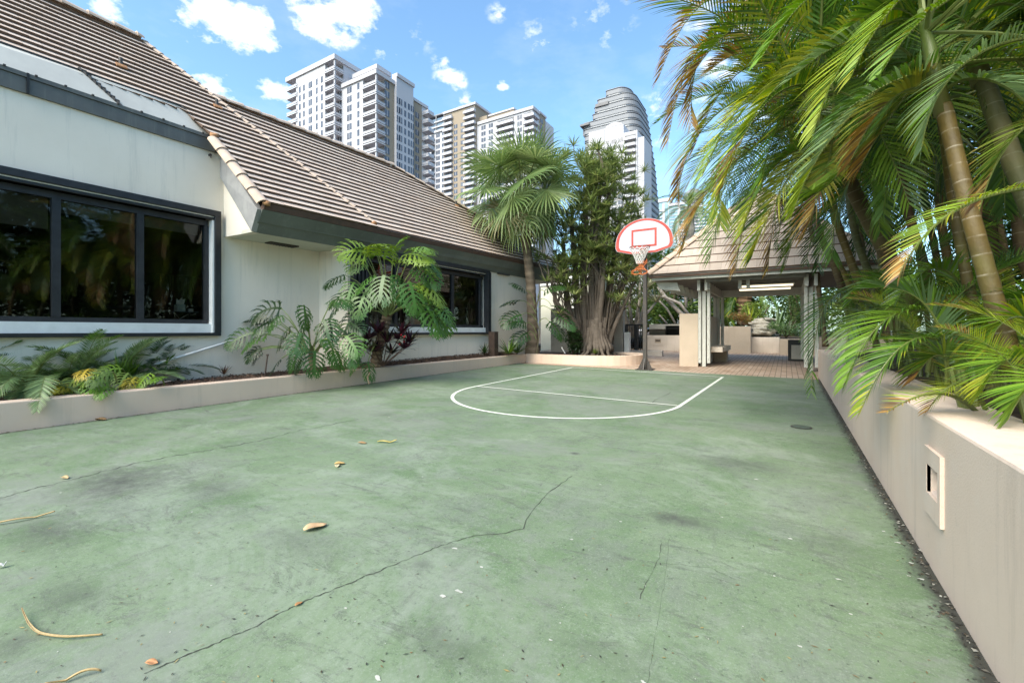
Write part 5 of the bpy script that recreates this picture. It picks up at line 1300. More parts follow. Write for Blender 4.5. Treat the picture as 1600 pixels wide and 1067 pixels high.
# library of shared fronds, rooted at the origin, growing along +X
LIB = {}
def lib(kind, elev, k=0):
    key_ = (kind, elev, k)
    if key_ in LIB: return LIB[key_]
    b = MB(); e = math.radians(elev); r = random.Random(hash((elev, k, len(kind))) & 0xffff)
    if kind == 'areca':
        Lr = 2.1; p1 = Vector((math.cos(e), 0, math.sin(e)))*Lr*.62; p2 = p1+Vector((math.cos(e-1.25), 0, math.sin(e-1.25)))*Lr*.62
        frond(b, Vector((0, 0, 0)), p1, p2, 54, .43, .0155, [G1+LG, G1+YG, DG+G1][k % 3], tip=(BR+YG if k % 3 == 1 else None), droop=.34, r=r, start=.16)
    elif kind == 'areca_dark':
        Lr = 2.0; p1 = Vector((math.cos(e), 0, math.sin(e)))*Lr*.62; p2 = p1+Vector((math.cos(e-1.2), 0, math.sin(e-1.2)))*Lr*.62
        frond(b, Vector((0, 0, 0)), p1, p2, 38, .45, .02, DG, droop=.42, r=r, seg=3, start=.16)
    elif kind == 'cycad':
        Lr = .9; p1 = Vector((math.cos(e), 0, math.sin(e)))*Lr*.6; p2 = p1+Vector((math.cos(e-1.0), 0, math.sin(e-1.0)))*Lr*.5
        frond(b, Vector((0, 0, 0)), p1, p2, 44, .18, .013, [GG, G1+LG_, DG+GG][k % 3], droop=.16, r=r, seg=2, ang=68, fold=.2, rr=.007, start=.12)
    elif kind == 'coco':
        Lr = 3.0; p1 = Vector((math.cos(e), 0, math.sin(e)))*Lr*.6; p2 = p1+Vector((math.cos(e-1.3), 0, math.sin(e-1.3)))*Lr*.65
        frond(b, Vector((0, 0, 0)), p1, p2, 30, .6, .05, [GG, G1+YG][k % 2], droop=.8, r=r, seg=3, rr=.025)
    LIB[key_] = b.mesh(kind+'_frond', M['leaf'], smooth=False); return LIB[key_]

def trunk_mesh(b, pts, r0, r1, n=12, flare=1.35, ringsp=.10, r=rnd):
    pts = [Vector(p) for p in pts]; fine = []
    m_ = 26
    for i in range(m_+1):
        f = i/m_*(len(pts)-1); k = min(int(f), len(pts)-2); u = f-k
        a, p, q, c = pts[max(k-1, 0)], pts[k], pts[k+1], pts[min(k+2, len(pts)-1)]
        fine.append(.5*((2*p)+(q-a)*u+(2*a-5*p+4*q-c)*u*u+(-a+3*p-3*q+c)*u**3))
    ds = [0]
    for i in range(m_): ds.append(ds[-1]+(fine[i+1]-fine[i]).length)
    Lt = ds[-1]
    rads = [(r0+(r1-r0)*d/Lt)*(1+(flare-1)*math.exp(-d/.14))*(1+.03*math.sin(d*47)) for d in ds]
    b.tube(fine, rads, n, cols=[(1, 1, d/ringsp+r.random()*.0) for d in ds])
    return fine
PALM_GROUP = 'areca palms in the raised bed on the right'
def areca(lab, base, pts, r0, r1, nf, scale=1.0, m_=None, dark=False, azb=None, custom=(), group=PALM_GROUP, elevs=(75, 60, 45, 30, 15, -5), seed=0):
    r = random.Random(seed+11)
    t = thing('areca_palm', lab, 'palm', base, group)
    b = MB(); fine = trunk_mesh(b, [base]+pts, r0, r1, r=r); b.build('trunk', m_ or M['palmtrunk'], t, smooth=True)
    top = fine[-1]
    b = MB(); b.tube([top-Vector((0, 0, .05)), top+(fine[-1]-fine[-3]).normalized()*.35, top+(fine[-1]-fine[-3]).normalized()*.6], [r1*1.12, r1*.9, r1*.4], 10, cols=[(.14, .13, .035), (.12, .16, .035), (.12, .17, .04)]); b.build('crownshaft', M['leaf'], t, smooth=True)
    tp = top+(fine[-1]-fine[-3]).normalized()*.45
    if not dark: nf += (5 if seed < 4 else 11)
    for k in range(nf):
        az = azb[k % len(azb)]+(k//len(azb))*.6 if azb else 2*math.pi*(k*.618 % 1)+r.uniform(-.3, .3)
        if (seed in (1, 2, 3) and math.cos(az) < -.35) or (seed in (4, 5, 6, 7, 8) and math.cos(az) < -.72): continue
        place('frond', lib('areca_dark' if dark else 'areca', elevs[k % len(elevs)], k % 3), t, tp, az, scale*r.uniform(.85, 1.12), roll=r.uniform(-.25, .25))
    for c in custom: big(t, *c)
    return t
def big(t, a, m, c, n=56, L=.42, w=.027, pal=G1, tip=None, tipf=.75, droop=.6, **kw):
    b = MB(); A, Mi, C = P(*a), P(*m), P(*c); ctl = Mi*2-(A+C)/2
    frond(b, A, ctl, C, int(n*1.05), L, w*.60, pal, tip, tipf, droop*.55, r=random.Random(int(a[0]*7+c[1]*3) & 0xffff), seg=5, **kw)
    return b.build('frond', M['leaf'], t)

LG = [(.105, .21, .02), (.15, .26, .025), (.08, .17, .02)]
OL = [(.20, .22, .03), (.25, .25, .035), (.15, .19, .03)]
# nearest areca with the thick golden trunk
areca('nearest areca palm with a thick golden ringed trunk leaning left over the wall', P(1582, 575, 2.25), [P(1548, 450, 2.28), P(1512, 320, 2.34), P(1485, 210, 2.42), P(1474, 165, 2.45)], .040, .036, 5, .95, azb=[-.3, 1.2, 2.2, 3.9, 5.2], seed=1, custom=[
    ((1640, 95, 2.7), (1440, 112, 2.5), (1295, 200, 2.5), 50, .30, .026, GG+G1, None, .75, .5),
    ((1660, 290, 2.0), (1500, 325, 2.0), (1405, 430, 2.0), 46, .22, .017, YG+OL, BR, .85, .6),
    ((1500, 60, 3.0), (1330, 180, 3.0), (1240, 330, 3.1), 60, .34, .026, GG+OL, YG, .8, .55),
    ((1500, 40, 2.8), (1400, 170, 2.9), (1345, 260, 3.0), 46, .36, .026, OL+GG, BR, .7, .7),
    ((1520, 30, 2.6), (1590, 10, 2.6), (1680, 80, 2.6), 46, .36, .026, G1, None)])
areca('areca palm with a greenish trunk at the far right edge behind the golden one', P(1700, 560, 2.5), [P(1655, 430, 2.6), P(1598, 290, 2.75), P(1560, 190, 2.9), P(1535, 120, 3.0)], .056, .05, 6, 1.0, m_=M['palmtrunk_green'], seed=2)
areca('slim golden areca palm right behind the thick golden trunk', P(1525, 505, 3.3), [P(1508, 420, 3.3), P(1492, 330, 3.3), P(1478, 230, 3.4), P(1470, 170, 3.45)], .034, .031, 7, .95, seed=3, custom=[
    ((1480, -10, 3.6), (1300, 60, 3.6), (1165, 200, 3.7), 64, .44, .028, G1+OL, YG, .85, .55),
    ((1470, 60, 3.4), (1330, 250, 3.4), (1270, 300, 3.5), 50, .42, .028, DG+G1, None, .8, .6)])
areca('areca palm with the darkest thick trunk leaning left in the middle of the bed', P(1432, 485, 4.3), [P(1398, 420, 4.3), P(1352, 335, 4.35), P(1318, 265, 4.4), P(1300, 230, 4.45)], .066, .060, 9, 1.1, m_=M['palmtrunk_dark'], seed=4, custom=[
    ((1300, 190, 4.4), (1225, 290, 4.2), (1175, 400, 4.2), 56, .48, .03, G1+YG, None, .85, .6),
    ((1290, 170, 4.4), (1140, 260, 4.3), (1068, 385, 4.3), 60, .46, .022, BR+OL, BR, .7, .65),
    ((1300, 150, 4.2), (1210, 150, 4.0), (1130, 290, 4.0), 60, .50, .03, YG+G1, BR+YG, .8, .6)])
areca('slim dark areca palm just right of the darkest trunk', P(1462, 480, 4.7), [P(1440, 400, 4.7), P(1416, 320, 4.75), P(1404, 240, 4.8), P(1396, 190, 4.9)], .042, .038, 8, 1.05, m_=M['palmtrunk_dark'], seed=5, custom=[
    ((1400, 100, 4.6), (1230, 100, 4.4), (1100, 270, 4.3), 64, .52, .032, YG+G1, YG, .7, .6)])
areca('reddish brown areca trunk seen deep between the golden and the darkest trunk', P(1500, 470, 5.2), [P(1482, 410, 5.2), P(1470, 340, 5.3), P(1462, 240, 5.4)], .045, .04, 8, 1.05, m_=M['palmtrunk'], seed=6)
areca('pale ringed areca trunk left of the darkest trunk', P(1352, 470, 5.6), [P(1330, 410, 5.7), P(1306, 340, 5.8), P(1290, 260, 5.9), P(1280, 210, 6.0)], .045, .042, 9, 1.05, seed=7, custom=[
    ((1260, 90, 5.4), (1120, 60, 5.0), (1045, 215, 5.0), 62, .58, .03, OL+BR, BR, .35, .65),
    ((1260, 60, 5.2), (1130, -10, 5.0), (1030, 120, 5.0), 60, .55, .028, BR+OL, BR, .4, .7),
    ((1300, 10, 4.8), (1170, 30, 4.6), (1075, 130, 4.6), 64, .52, .03, G1+YG, BR, .85, .5),
    ((1280, 130, 5.4), (1130, 170, 5.0), (1060, 300, 5.0), 64, .55, .03, OL+YG, BR, .8, .65)])
areca('greenish areca trunk beside the pale ringed one', P(1372, 470, 6.4), [P(1355, 420, 6.4), P(1335, 360, 6.5), P(1320, 260, 6.6), P(1300, 160, 6.7)], .05, .045, 9, 1.1, m_=M['palmtrunk_green'], seed=8, custom=[
    ((1300, 150, 6.0), (1180, 100, 5.6), (1085, 230, 5.6), 64, .60, .034, G1+YG, BR, .85, .6)])
areca('slender areca trunk above the right edge of the pavilion roof', P(1322, 470, 7.6), [P(1305, 420, 7.6), P(1283, 370, 7.7), P(1262, 300, 7.8), P(1240, 220, 7.9)], .055, .05, 9, 1.15, m_=M['palmtrunk_dark'], seed=9, custom=[
    ((1240, 200, 7.0), (1160, 250, 6.4), (1110, 400, 6.2), 60, .66, .036, G1, None, .85, .7),
    ((1250, 230, 6.6), (1220, 290, 6.4), (1200, 420, 6.4), 56, .55, .034, OL+YG, BR, .6, .7)])
areca('leaning reddish areca trunk crossing the corner of the pavilion roof', P(1345, 480, 8.6), [P(1320, 430, 8.6), P(1290, 385, 8.7), P(1272, 330, 8.8), P(1258, 260, 8.9)], .06, .05, 8, 1.1, m_=M['palmtrunk'], seed=10)
areca('thin pale areca trunk behind the slender one by the pavilion', P(1395, 480, 7.4), [P(1380, 430, 7.4), P(1372, 350, 7.5), P(1365, 250, 7.6)], .05, .045, 9, 1.1, m_=M['palmtrunk_green'], seed=12)
areca('dark areca trunk at the back right of the bed', P(1560, 480, 4.8), [P(1550, 400, 4.8), P(1545, 300, 4.9), P(1540, 200, 5)], .06, .05, 8, 1.1, m_=M['palmtrunk_dark'], seed=13)
areca('dark areca trunk at the right edge of the picture, deep in the grove', P(1640, 470, 4.2), [P(1600, 400, 4.3), P(1590, 300, 4.4), P(1582, 190, 4.5)], .06, .05, 8, 1.1, m_=M['palmtrunk_dark'], seed=14)
def extra(lab_obj, lst):
    for c in lst: big(lab_obj, *c)
palms = [o for o in COL.objects if o.name.startswith('areca_palm') and o.parent is None]
extra(palms[0], [((1480, 120, 2.6), (1560, 40, 2.7), (1680, 60, 2.7), 46, .34, .026, GG+OL, None),
    ((1470, 130, 2.7), (1420, 20, 2.9), (1330, 40, 3.0), 50, .34, .026, G1+OL, None),
    ((1478, 140, 2.6), (1560, 130, 2.3), (1660, 230, 2.2), 46, .28, .024, GG+G1, None),
    ((1475, 150, 2.6), (1400, 150, 2.6), (1330, 250, 2.7), 46, .34, .024, OL, BR, .6)])
extra(palms[2], [((1465, 150, 3.5), (1370, 60, 3.5), (1240, 120, 3.5), 60, .42, .028, G1+GG, None), ((1465, 160, 3.6), (1400, 90, 3.8), (1290, 60, 4.0), 56, .42, .028, G1, None), ((1465, 160, 3.5), (1500, 60, 3.6), (1580, 20, 3.7), 50, .42, .028, G1, None)])
extra(palms[3], [((1295, 210, 4.5), (1230, 130, 4.5), (1150, 190, 4.4), 56, .48, .03, G1+YG, YG), ((1300, 210, 4.4), (1290, 90, 4.4), (1230, 30, 4.4), 56, .48, .03, G1+OL, YG), ((1300, 215, 4.4), (1360, 120, 4.4), (1440, 100, 4.4), 56, .48, .03, DG+G1, None),
    ((1300, 220, 4.3), (1290, 270, 4.1), (1255, 370, 4.1), 50, .42, .03, OL+G1, BR, .7), ((1300, 220, 4.3), (1350, 260, 4.0), (1375, 360, 4.0), 46, .40, .03, DG+G1, None)])
extra(palms[4], [((1396, 170, 4.8), (1350, 60, 4.8), (1260, 20, 4.8), 56, .5, .03, G1, None), ((1396, 170, 4.8), (1420, 60, 4.8), (1490, 10, 4.8), 56, .5, .03, G1+DG, None), ((1396, 180, 4.7), (1440, 200, 4.4), (1480, 290, 4.4), 50, .44, .03, DG, None), ((1396, 180, 4.7), (1350, 200, 4.5), (1310, 290, 4.5), 50, .44, .03, G1, YG)])
extra(palms[1], [((1535, 90, 3.0), (1480, 20, 3.0), (1390, 60, 3.0), 50, .36, .026, GG+G1, None), ((1535, 90, 3.0), (1600, 60, 2.7), (1660, 140, 2.6), 50, .34, .026, G1+OL, None), ((1530, 100, 3.0), (1440, 110, 2.9), (1375, 200, 2.9), 50, .34, .026, G1+GG, None), ((1530, 110, 3.1), (1560, 200, 3.0), (1570, 330, 3.1), 46, .34, .026, DG+G1, None)])
extra(palms[5], [((1462, 220, 5.2), (1400, 210, 5.1), (1350, 330, 5.1), 50, .5, .03, G1+DG, None), ((1462, 220, 5.2), (1520, 210, 5.0), (1560, 320, 5.0), 50, .5, .03, DG, None), ((1462, 220, 5.2), (1440, 290, 5.0), (1430, 370, 5.0), 46, .45, .03, DG+G1, None)])
extra(palms[0], [((1700, 60, 2.3), (1520, 90, 2.3), (1440, 230, 2.35), 52, .26, .02, GG+LG, None), ((1690, -60, 2.5), (1500, -10, 2.5), (1380, 110, 2.5), 52, .30, .022, LG+OL, None), ((1720, 180, 2.2), (1600, 200, 2.2), (1530, 330, 2.3), 46, .24, .019, LG+OL, BR, .8),
    ((1600, -80, 2.8), (1440, -30, 2.8), (1330, 120, 2.8), 52, .34, .024, YG+LG, None), ((1560, 20, 2.9), (1470, 90, 2.9), (1440, 230, 2.9), 50, .32, .022, OL+LG, YG)])
extra(palms[2], [((1500, 90, 3.4), (1400, 120, 3.4), (1330, 260, 3.4), 52, .38, .026, LG+OL, YG), ((1420, -40, 3.6), (1300, -30, 3.6), (1190, 90, 3.6), 56, .42, .027, LG, None), ((1440, 30, 3.2), (1340, 70, 3.2), (1270, 210, 3.2), 54, .38, .025, YG+LG, None), ((1500, 150, 3.3), (1420, 200, 3.3), (1380, 330, 3.3), 50, .34, .025, G1+LG, None)])
extra(palms[3], [((1380, 110, 4.0), (1250, 150, 4.0), (1190, 290, 4.0), 56, .46, .028, LG+YG, None), ((1300, 240, 4.2), (1220, 250, 4.2), (1160, 360, 4.2), 54, .44, .028, G1+LG, YG), ((1420, 230, 4.0), (1330, 280, 4.0), (1300, 400, 4.0), 50, .42, .028, G1, None)])
extra(palms[6], [((1250, 30, 5.0), (1120, 50, 4.8), (1080, 190, 4.8), 60, .5, .03, YG+LG, BR), ((1250, 160, 5.0), (1150, 220, 4.9), (1125, 350, 4.9), 60, .5, .03, LG+G1, YG), ((1230, 250, 5.5), (1180, 300, 5.5), (1150, 420, 5.5), 56, .5, .03, G1+LG, BR)])
extra(palms[6], [((1280, 190, 5.9), (1200, 90, 5.6), (1110, 110, 5.5), 60, .58, .032, G1+YG, BR), ((1280, 190, 5.9), (1240, 50, 5.7), (1160, -10, 5.6), 60, .58, .032, OL+G1, BR), ((1275, 200, 5.9), (1190, 200, 5.6), (1120, 330, 5.5), 60, .58, .03, OL+YG, YG)])
# darker palms filling the depth of the grove
ORD = ('first', 'second', 'third', 'fourth', 'fifth', 'sixth', 'seventh', 'eighth', 'ninth', 'tenth', 'eleventh', 'twelfth', 'thirteenth', 'fourteenth')
DK = [1290, 1330, 1370, 1400, 1420, 1455, 1490, 1500, 1530, 1560, 1600, 1650, 1700]
k = 0
for (px, t_, ht) in ((1290, 10.5, 6.0), (1330, 12, 5.5), (1370, 9.5, 5.6), (1420, 8.5, 5.2), (1455, 11, 6.0), (1490, 7.5, 4.8), (1530, 9, 5.4), (1560, 6.4, 4.6), (1600, 7.6, 5.0), (1650, 6.2, 4.6), (1700, 5, 4.4), (1400, 13, 6.5), (1500, 13, 6.5)):
    b0 = P(px, HZ, t_); b0.z = .8; k += 1; r = random.Random(k)
    areca('%s dark green palm from the left, deep in the grove behind the ringed trunks' % ORD[DK.index(px)], b0, [b0+Vector((-.2, .1, ht*.35)), b0+Vector((-.45, .1, ht*.7))], .055, .045, 11, 1.25, m_=M['palmtrunk_dark'], dark=True, group='dark palms deep in the grove', elevs=(70, 45, 20, 0, -20, 55), seed=50+k)

# bushy young arecas spilling over the retaining wall
def clump(lab, base, fr, name='young_palm', cat='palm bush', group='young palms along the retaining wall', n=14, sc=.62, elevs=(78, 62, 50, 35, 20), seed=0, kind='areca', stems=True):
    r = random.Random(seed); t = thing(name, lab, cat, base, group)
    if stems:
        b = MB()
        for k in range(5):
            a = r.random()*6.3; b.tube([base+Vector((.05*math.cos(a), .05*math.sin(a), -.1)), base+Vector((.12*math.cos(a), .12*math.sin(a), .35*sc*2))], [.018, .012], 6, cols=[(.16, .19, .05)]*2)
        b.build('stems', M['leaf'], t)
    for k in range(n):
        az_ = 2*math.pi*(k*.618 % 1)+r.uniform(-.2, .2); cut = .55 if math.cos(az_) < -.3 else 1.0
        place('frond', lib(kind, elevs[k % len(elevs)] if cut == 1 else 78, k % 3), t, base+Vector((r.uniform(-.08, .08), r.uniform(-.08, .08), r.uniform(0, .15))), az_, sc*cut*r.uniform(.8, 1.15), roll=r.uniform(-.3, .3))
    for c in fr: big(t, *c)
    return t
clump('young palm at the far end of the retaining wall with one long drooping frond', P(1345, 510, 6.2), [
    ((1390, 500, 5.2), (1300, 465, 5.0), (1268, 610, 5.0), 50, .36, .03, GG+G1, None, .8, .9),
    ((1400, 520, 4.6), (1345, 490, 4.4), (1320, 560, 4.3), 46, .34, .026, GG+G1, None, .8, .6)], n=9, sc=.38, seed=1)
clump('young palm with fresh green fronds hanging over the middle of the retaining wall', P(1440, 560, 3.4), [
    ((1560, 560, 3.2), (1420, 485, 3.1), (1320, 600, 3.1), 56, .34, .028, LG+G1, None, .8, .75),
    ((1520, 580, 3.0), (1430, 530, 2.9), (1345, 640, 2.9), 52, .30, .024, LG, YG, .9, .6),
    ((1500, 610, 2.9), (1470, 555, 2.9), (1430, 590, 3.0), 46, .30, .024, YG+LG, BR, .9, .6),
    ((1480, 600, 2.9), (1450, 480, 2.9), (1360, 450, 3.1), 50, .30, .026, LG+GG, None, .8, .5)], n=9, sc=.45, seed=2)
clump('small palm pushing a short yellow green frond over the wall top', P(1530, 640, 2.35), [
    ((1530, 648, 2.3), (1470, 590+25, 2.15), (1388, 642, 2.02), 36, .15, .013, YG+LG, BR, .85, .15),
    ((1540, 640, 2.3), (1500, 600, 2.2), (1450, 640, 2.2), 30, .16, .012, YG, BR, .9, .4)], n=4, sc=.3, seed=3)
clump('bright green palm bush at the right edge with fronds lying over the wall top', P(1640, 650, 1.9), [
    ((1680, 650, 1.95), (1600, 560, 1.95), (1535, 610, 2.0), 46, .24, .02, LG, YG, .85, .5),
    ((1720, 660, 1.8), (1640, 590, 1.8), (1575, 655, 1.85), 42, .21, .019, LG, None, .8, .5),
    ((1700, 640, 2.1), (1610, 500, 2.1), (1540, 545, 2.2), 44, .24, .021, LG+YG, None, .8, .6),
    ((1720, 600, 2.2), (1650, 490, 2.2), (1560, 470, 2.3), 44, .24, .021, LG, None, .8, .6)], n=6, sc=.4, seed=4)
clump('young palm in front of the darkest trunk with pale arching fronds', P(1400, 500, 4.4), [
    ((1470, 500, 4.0), (1400, 430, 3.9), (1330, 470, 4.0), 50, .34, .028, GG+LG, None, .8, .6),
    ((1530, 500, 3.4), (1470, 420, 3.4), (1400, 470, 3.4), 46, .30, .026, LG+GG, None, .8, .7)], n=10, sc=.5, seed=5)
for i, (px, py, t_, sc) in enumerate(((1325, 500, 7.8, .42), (1330, 500, 9.3, .45), (1480, 530, 4.2, .5), (1560, 560, 3.2, .45), (1620, 580, 2.9, .5), (1530, 500, 5.4, .6), (1430, 500, 6.6, .6), (1380, 500, 8.2, .6))):
    clump('%s low young palm from the left among the trunks of the grove' % ORD[sorted((1325, 1330, 1480, 1560, 1620, 1530, 1430, 1380)).index(px)], P(px, py, t_), [], n=12, sc=sc, seed=20+i, group='low young palms among the trunks')

for i, (px, py, t_, sc_, w_) in enumerate(((1478, 640, 2.75, .34, 'fourth'), (1520, 660, 2.45, .32, 'third'), (1565, 680, 2.2, .30, 'second'), (1440, 610, 3.2, .36, 'fifth'), (1620, 700, 1.95, .30, 'nearest'), (1405, 585, 3.8, .4, 'sixth'), (1380, 565, 4.5, .42, 'seventh'), (1350, 550, 5.4, .45, 'eighth'))):
    bp = P(px, HZ, t_); bp.z = .82; bp.x = max(bp.x, 1.12); clump('%s low bright palm seedling from the camera, just behind the retaining wall top' % w_ if w_ != 'nearest' else 'nearest low bright palm seedling just behind the retaining wall top', bp, [], name='palm_seedling', n=11, sc=sc_*.8, seed=60+i, elevs=(72, 55, 40, 28, 60), group='low palm seedlings behind the retaining wall')
# ---- dense foliage: clusters of leaf faces ----
def leafcloud(b, c, rx, ry, rz, n, size, pal, r, slim=.35, flat=.3, shell=.35):
    for i in range(n):
        d = Vector((r.gauss(0, 1), r.gauss(0, 1), r.gauss(0, 1))).normalized()*(shell+(1-shell)*r.random()**.5)
        p = c+Vector((d.x*rx, d.y*ry, d.z*rz)); s = size*r.uniform(.6, 1.3)
        q = Vector((r.gauss(0, 1), r.gauss(0, 1), r.gauss(0, flat)-.25)).normalized(); w = q.cross(Vector((r.gauss(0, .5), r.gauss(0, .5), 1))).normalized()*s*slim
        col = cj(r.choice(pal), r.uniform(.65, 1.35)); e_ = q*s
        b.add([p-e_, p+w*.9-e_*.1, p+e_+Vector((0, 0, -.15*s)), p-w*.9-e_*.1], [(0, 1, 2, 3)], [col]*4)
def tree(name, lab, cat, base, h, rad, pal, n=5000, size=.12, trunkcol=(.14, .10, .07), r_tr=.12, group=None, seed=0, blobs=14, low=.35, slim=.35):
    r = random.Random(seed); base = Vector(base); t = thing(name, lab, cat, base, group)
    b = MB(); top = base+Vector((r.uniform(-.3, .3), r.uniform(-.3, .3), h*.62)); cc = [trunkcol]*3
    b.tube([base-Vector((0, 0, .2)), base.lerp(top, .5)+Vector((r.uniform(-.2, .2), 0, 0)), top], [r_tr*1.2, r_tr*.85, r_tr*.4], 9, cols=cc)
    cs = []
    for k in range(blobs):
        a = r.random()*6.283; rr_ = rad*r.uniform(.15, .8); z = h*(low+(1-low)*r.uniform(.12, .93)); f = 1-abs((z/h-low)/(1-low)-.45)*.9
        c = base+Vector((rr_*math.cos(a)*f, rr_*math.sin(a)*f, z)); cs.append(c); s = base.lerp(top, r.uniform(.45, 1))
        b.tube([s, s.lerp(c, .5)+Vector((0, 0, .1*h*r.random())), c], [r_tr*.4, r_tr*.25, r_tr*.08], 5, cols=cc)
    b.build('trunk', M['bark'], t, smooth=True)
    b = MB()
    for c in cs:
        s = rad*r.uniform(.26, .48); leafcloud(b, c, s, s, s*.75, n//blobs, size, [cj(p, r.uniform(.75, 1.3)) for p in pal], r, slim=slim)
    b.build('crown', M['leafmatte'], t); return t
MG = [(.07, .12, .025), (.10, .16, .03), (.05, .09, .02), (.14, .20, .04)]
LT = [(.15, .22, .04), (.20, .27, .05), (.11, .17, .035)]
# garden trees behind
tree('broadleaf_tree', 'light yellow green tree behind the end of the house roof', 'tree', (-9.0, 22, .2), 6.5, 2.4, LT, 3800, .14, seed=1)
tree('broadleaf_tree', 'dull green tree behind the multi stemmed tree, left of the backboard', 'tree', (-7.0, 26, .3), 6.0, 2.5, MG, 3800, .15, seed=2)
tree('broadleaf_tree', 'dark bushy tree behind and below the backboard', 'tree', (-4.9, 24.5, .5), 5.0, 2.0, DG+MG, 4200, .13, seed=3, low=.12)
tree('broadleaf_tree', 'green tree to the left behind the pavilion roof', 'tree', (-2.6, 26, .5), 4.6, 2.2, MG, 3600, .14, seed=4, low=.1)
tree('broadleaf_tree', 'sunlit light green tree seen through the pavilion opening', 'tree', (.2, 27, .5), 5.2, 2.8, LT+MG, 4200, .15, seed=5, low=.05)
tree('broadleaf_tree', 'green tree behind the right part of the pavilion', 'tree', (3.0, 25, .5), 5.2, 2.5, MG, 3600, .15, seed=6, low=.05)
tree('broadleaf_tree', 'dark tree behind the right pavilion post', 'tree', (2.9, 19.8, .5), 4.2, 1.6, DG, 3200, .12, seed=7, low=.08)
tree('broadleaf_tree', 'tall dark tree closing the view at the back of the palm grove', 'tree', (6.5, 17, .6), 8.5, 3.0, DG+MG, 5200, .17, seed=8, low=.08)
tree('broadleaf_tree', 'second dark tree at the back of the palm grove, further right', 'tree', (7.5, 11, .6), 8.5, 3.2, DG, 5200, .17, seed=9, low=.05)
tree('broadleaf_tree', 'dark tree at the right back of the grove nearest the camera', 'tree', (7.0, 5.5, .6), 8, 3.0, DG, 5200, .17, seed=10, low=.05)
# rear mass of planting beyond the grove
r = random.Random(5); b = MB()
for k in range(95):
    f = (k/60) % 1; x = 4.2+1.5*r.random()+1.2*math.sin(f*3); y = -1+20*f; leafcloud(b, Vector((x, y, r.uniform(.8, 6.4))), 1.1, 1.1, 1.4, 330, .18, DG, r, slim=.3)
tag(b.build('grove_undergrowth', M['leafmatte']), 'dark mass of undergrowth closing the back of the palm grove', 'shrubbery', kind='stuff')
b = MB()
for k in range(46):
    x = -11+16*k/46; y = 28.5+r.uniform(-1.5, 2.5); leafcloud(b, Vector((x, y, r.uniform(.8, 3.4))), 1.3, 1.0, 1.3, 260, .18, MG+DG, r, slim=.3)
tag(b.build('rear_hedge', M['leafmatte']), 'mixed green hedge mass behind the terrace and pavilion', 'hedge', kind='stuff')
# low shrubs behind terrace walls
def shrub(lab, px, py, t_, rad, h, pal, n, size, seed, slim=.3, name='shrub'):
    base = P(px, py, t_); r = random.Random(seed); t = thing(name, lab, 'shrub', base)
    b = MB()
    for k in range(7):
        a = r.random()*6.28; b.tube([base, base+Vector((rad*.6*math.cos(a), rad*.6*math.sin(a), h*.8))], [.02, .008], 5, cols=[(.12, .09, .06)]*2)
    b.build('stems', M['bark'], t)
    b = MB()
    for k in range(8):
        a = r.random()*6.28; leafcloud(b, base+Vector((rad*.6*math.cos(a), rad*.6*math.sin(a), h*r.uniform(.3, .85))), rad*.5, rad*.5, h*.3, n//8, size, pal, r, slim=slim)
    b.build('foliage', M['leafmatte'], t)
shrub('dark leafy shrub at the right post of the pavilion', 1262, 520, 16.5, .8, 2.0, DG+MG, 2200, .07, 1)
shrub('light leafy shrub trailing over the pale terrace planter', 1228, 528, 18.2, .7, .6, [(.16, .24, .10), (.08, .15, .04)], 1500, .05, 2)
shrub('ivy covered upright shrub behind the terrace planter', 1240, 520, 19.5, .5, 2.6, [(.12, .2, .06), (.06, .12, .03)], 2400, .05, 3)
shrub('reddish orange low shrub on top of the tall beige terrace wall', 1158, 508, 18.6, .5, .5, [(.30, .12, .04), (.16, .16, .05), (.25, .18, .06)], 1100, .05, 4)
shrub('bright green shrub left of the rocks seen through the pavilion', 1185, 508, 20.5, .7, 1.0, LT, 1500, .08, 5, slim=.2)
shrub('dark shrub behind the low barbecue wall', 1050, 505, 23.0, 1.2, 1.4, DG+MG, 2400, .1, 6)
shrub('light shrub behind the black railing', 985, 520, 21.0, 1.3, 1.6, MG+LT, 2600, .1, 7)
# date palm trunk, bromeliads and stacked rocks seen through the pavilion
def rosette(b, c, n, L, w, pal, r, up=.6, droop=.5, seg=4):
    for k in range(n):
        az = 2*math.pi*(k*.618 % 1)+r.uniform(-.2, .2); e = r.uniform(up-.5, up+.5); d = Vector((math.cos(az)*math.cos(e), math.sin(az)*math.cos(e), math.sin(e)))
        W = d.cross(Z).normalized(); q = c.copy(); l_ = L*r.uniform(.75, 1.15); vs = []; cs = []; col = cj(r.choice(pal), r.uniform(.75, 1.25))
        for s in range(seg+1):
            g = s/seg; ww = w*(.7+.3*math.sin(math.pi*g))*(1-g**2.2)*.5+.001; vs += [q-W*ww, q+W*ww]; cs += [col]*2; q = q+d*(l_/seg); d = (d-Z*droop*g*.8).normalized()
        b.add(vs, [(2*s, 2*s+1, 2*s+3, 2*s+2) for s in range(seg)], cs)
def rosplant(name, lab, cat, c, n, L, w, pal, seed, up=.6, droop=.4, group=None, m_=None):
    r = random.Random(seed); b = MB(); rosette(b, Vector(c), n, L, w, pal, r, up, droop); return tag(b.build(name, m_ or M['leaf']), lab, cat, group)
rosplant('bromeliad', 'large spiky bromeliad with dark leaves on the terrace planter', 'bromeliad', P(1215, 522, 19.2), 46, 1.3, .09, DG+GG, 1, .8, .35)
rosplant('bromeliad', 'pale grey bromeliad left of the large dark one', 'bromeliad', P(1198, 524, 19.4), 30, .8, .09, [(.25, .27, .2), (.16, .18, .12)], 2, .6, .5)
rosplant('bromeliad', 'grey green bromeliad at the right end of the terrace planter', 'bromeliad', P(1232, 524, 18.8), 30, .8, .08, GG+[(.2, .2, .15)], 3, .8, .3)
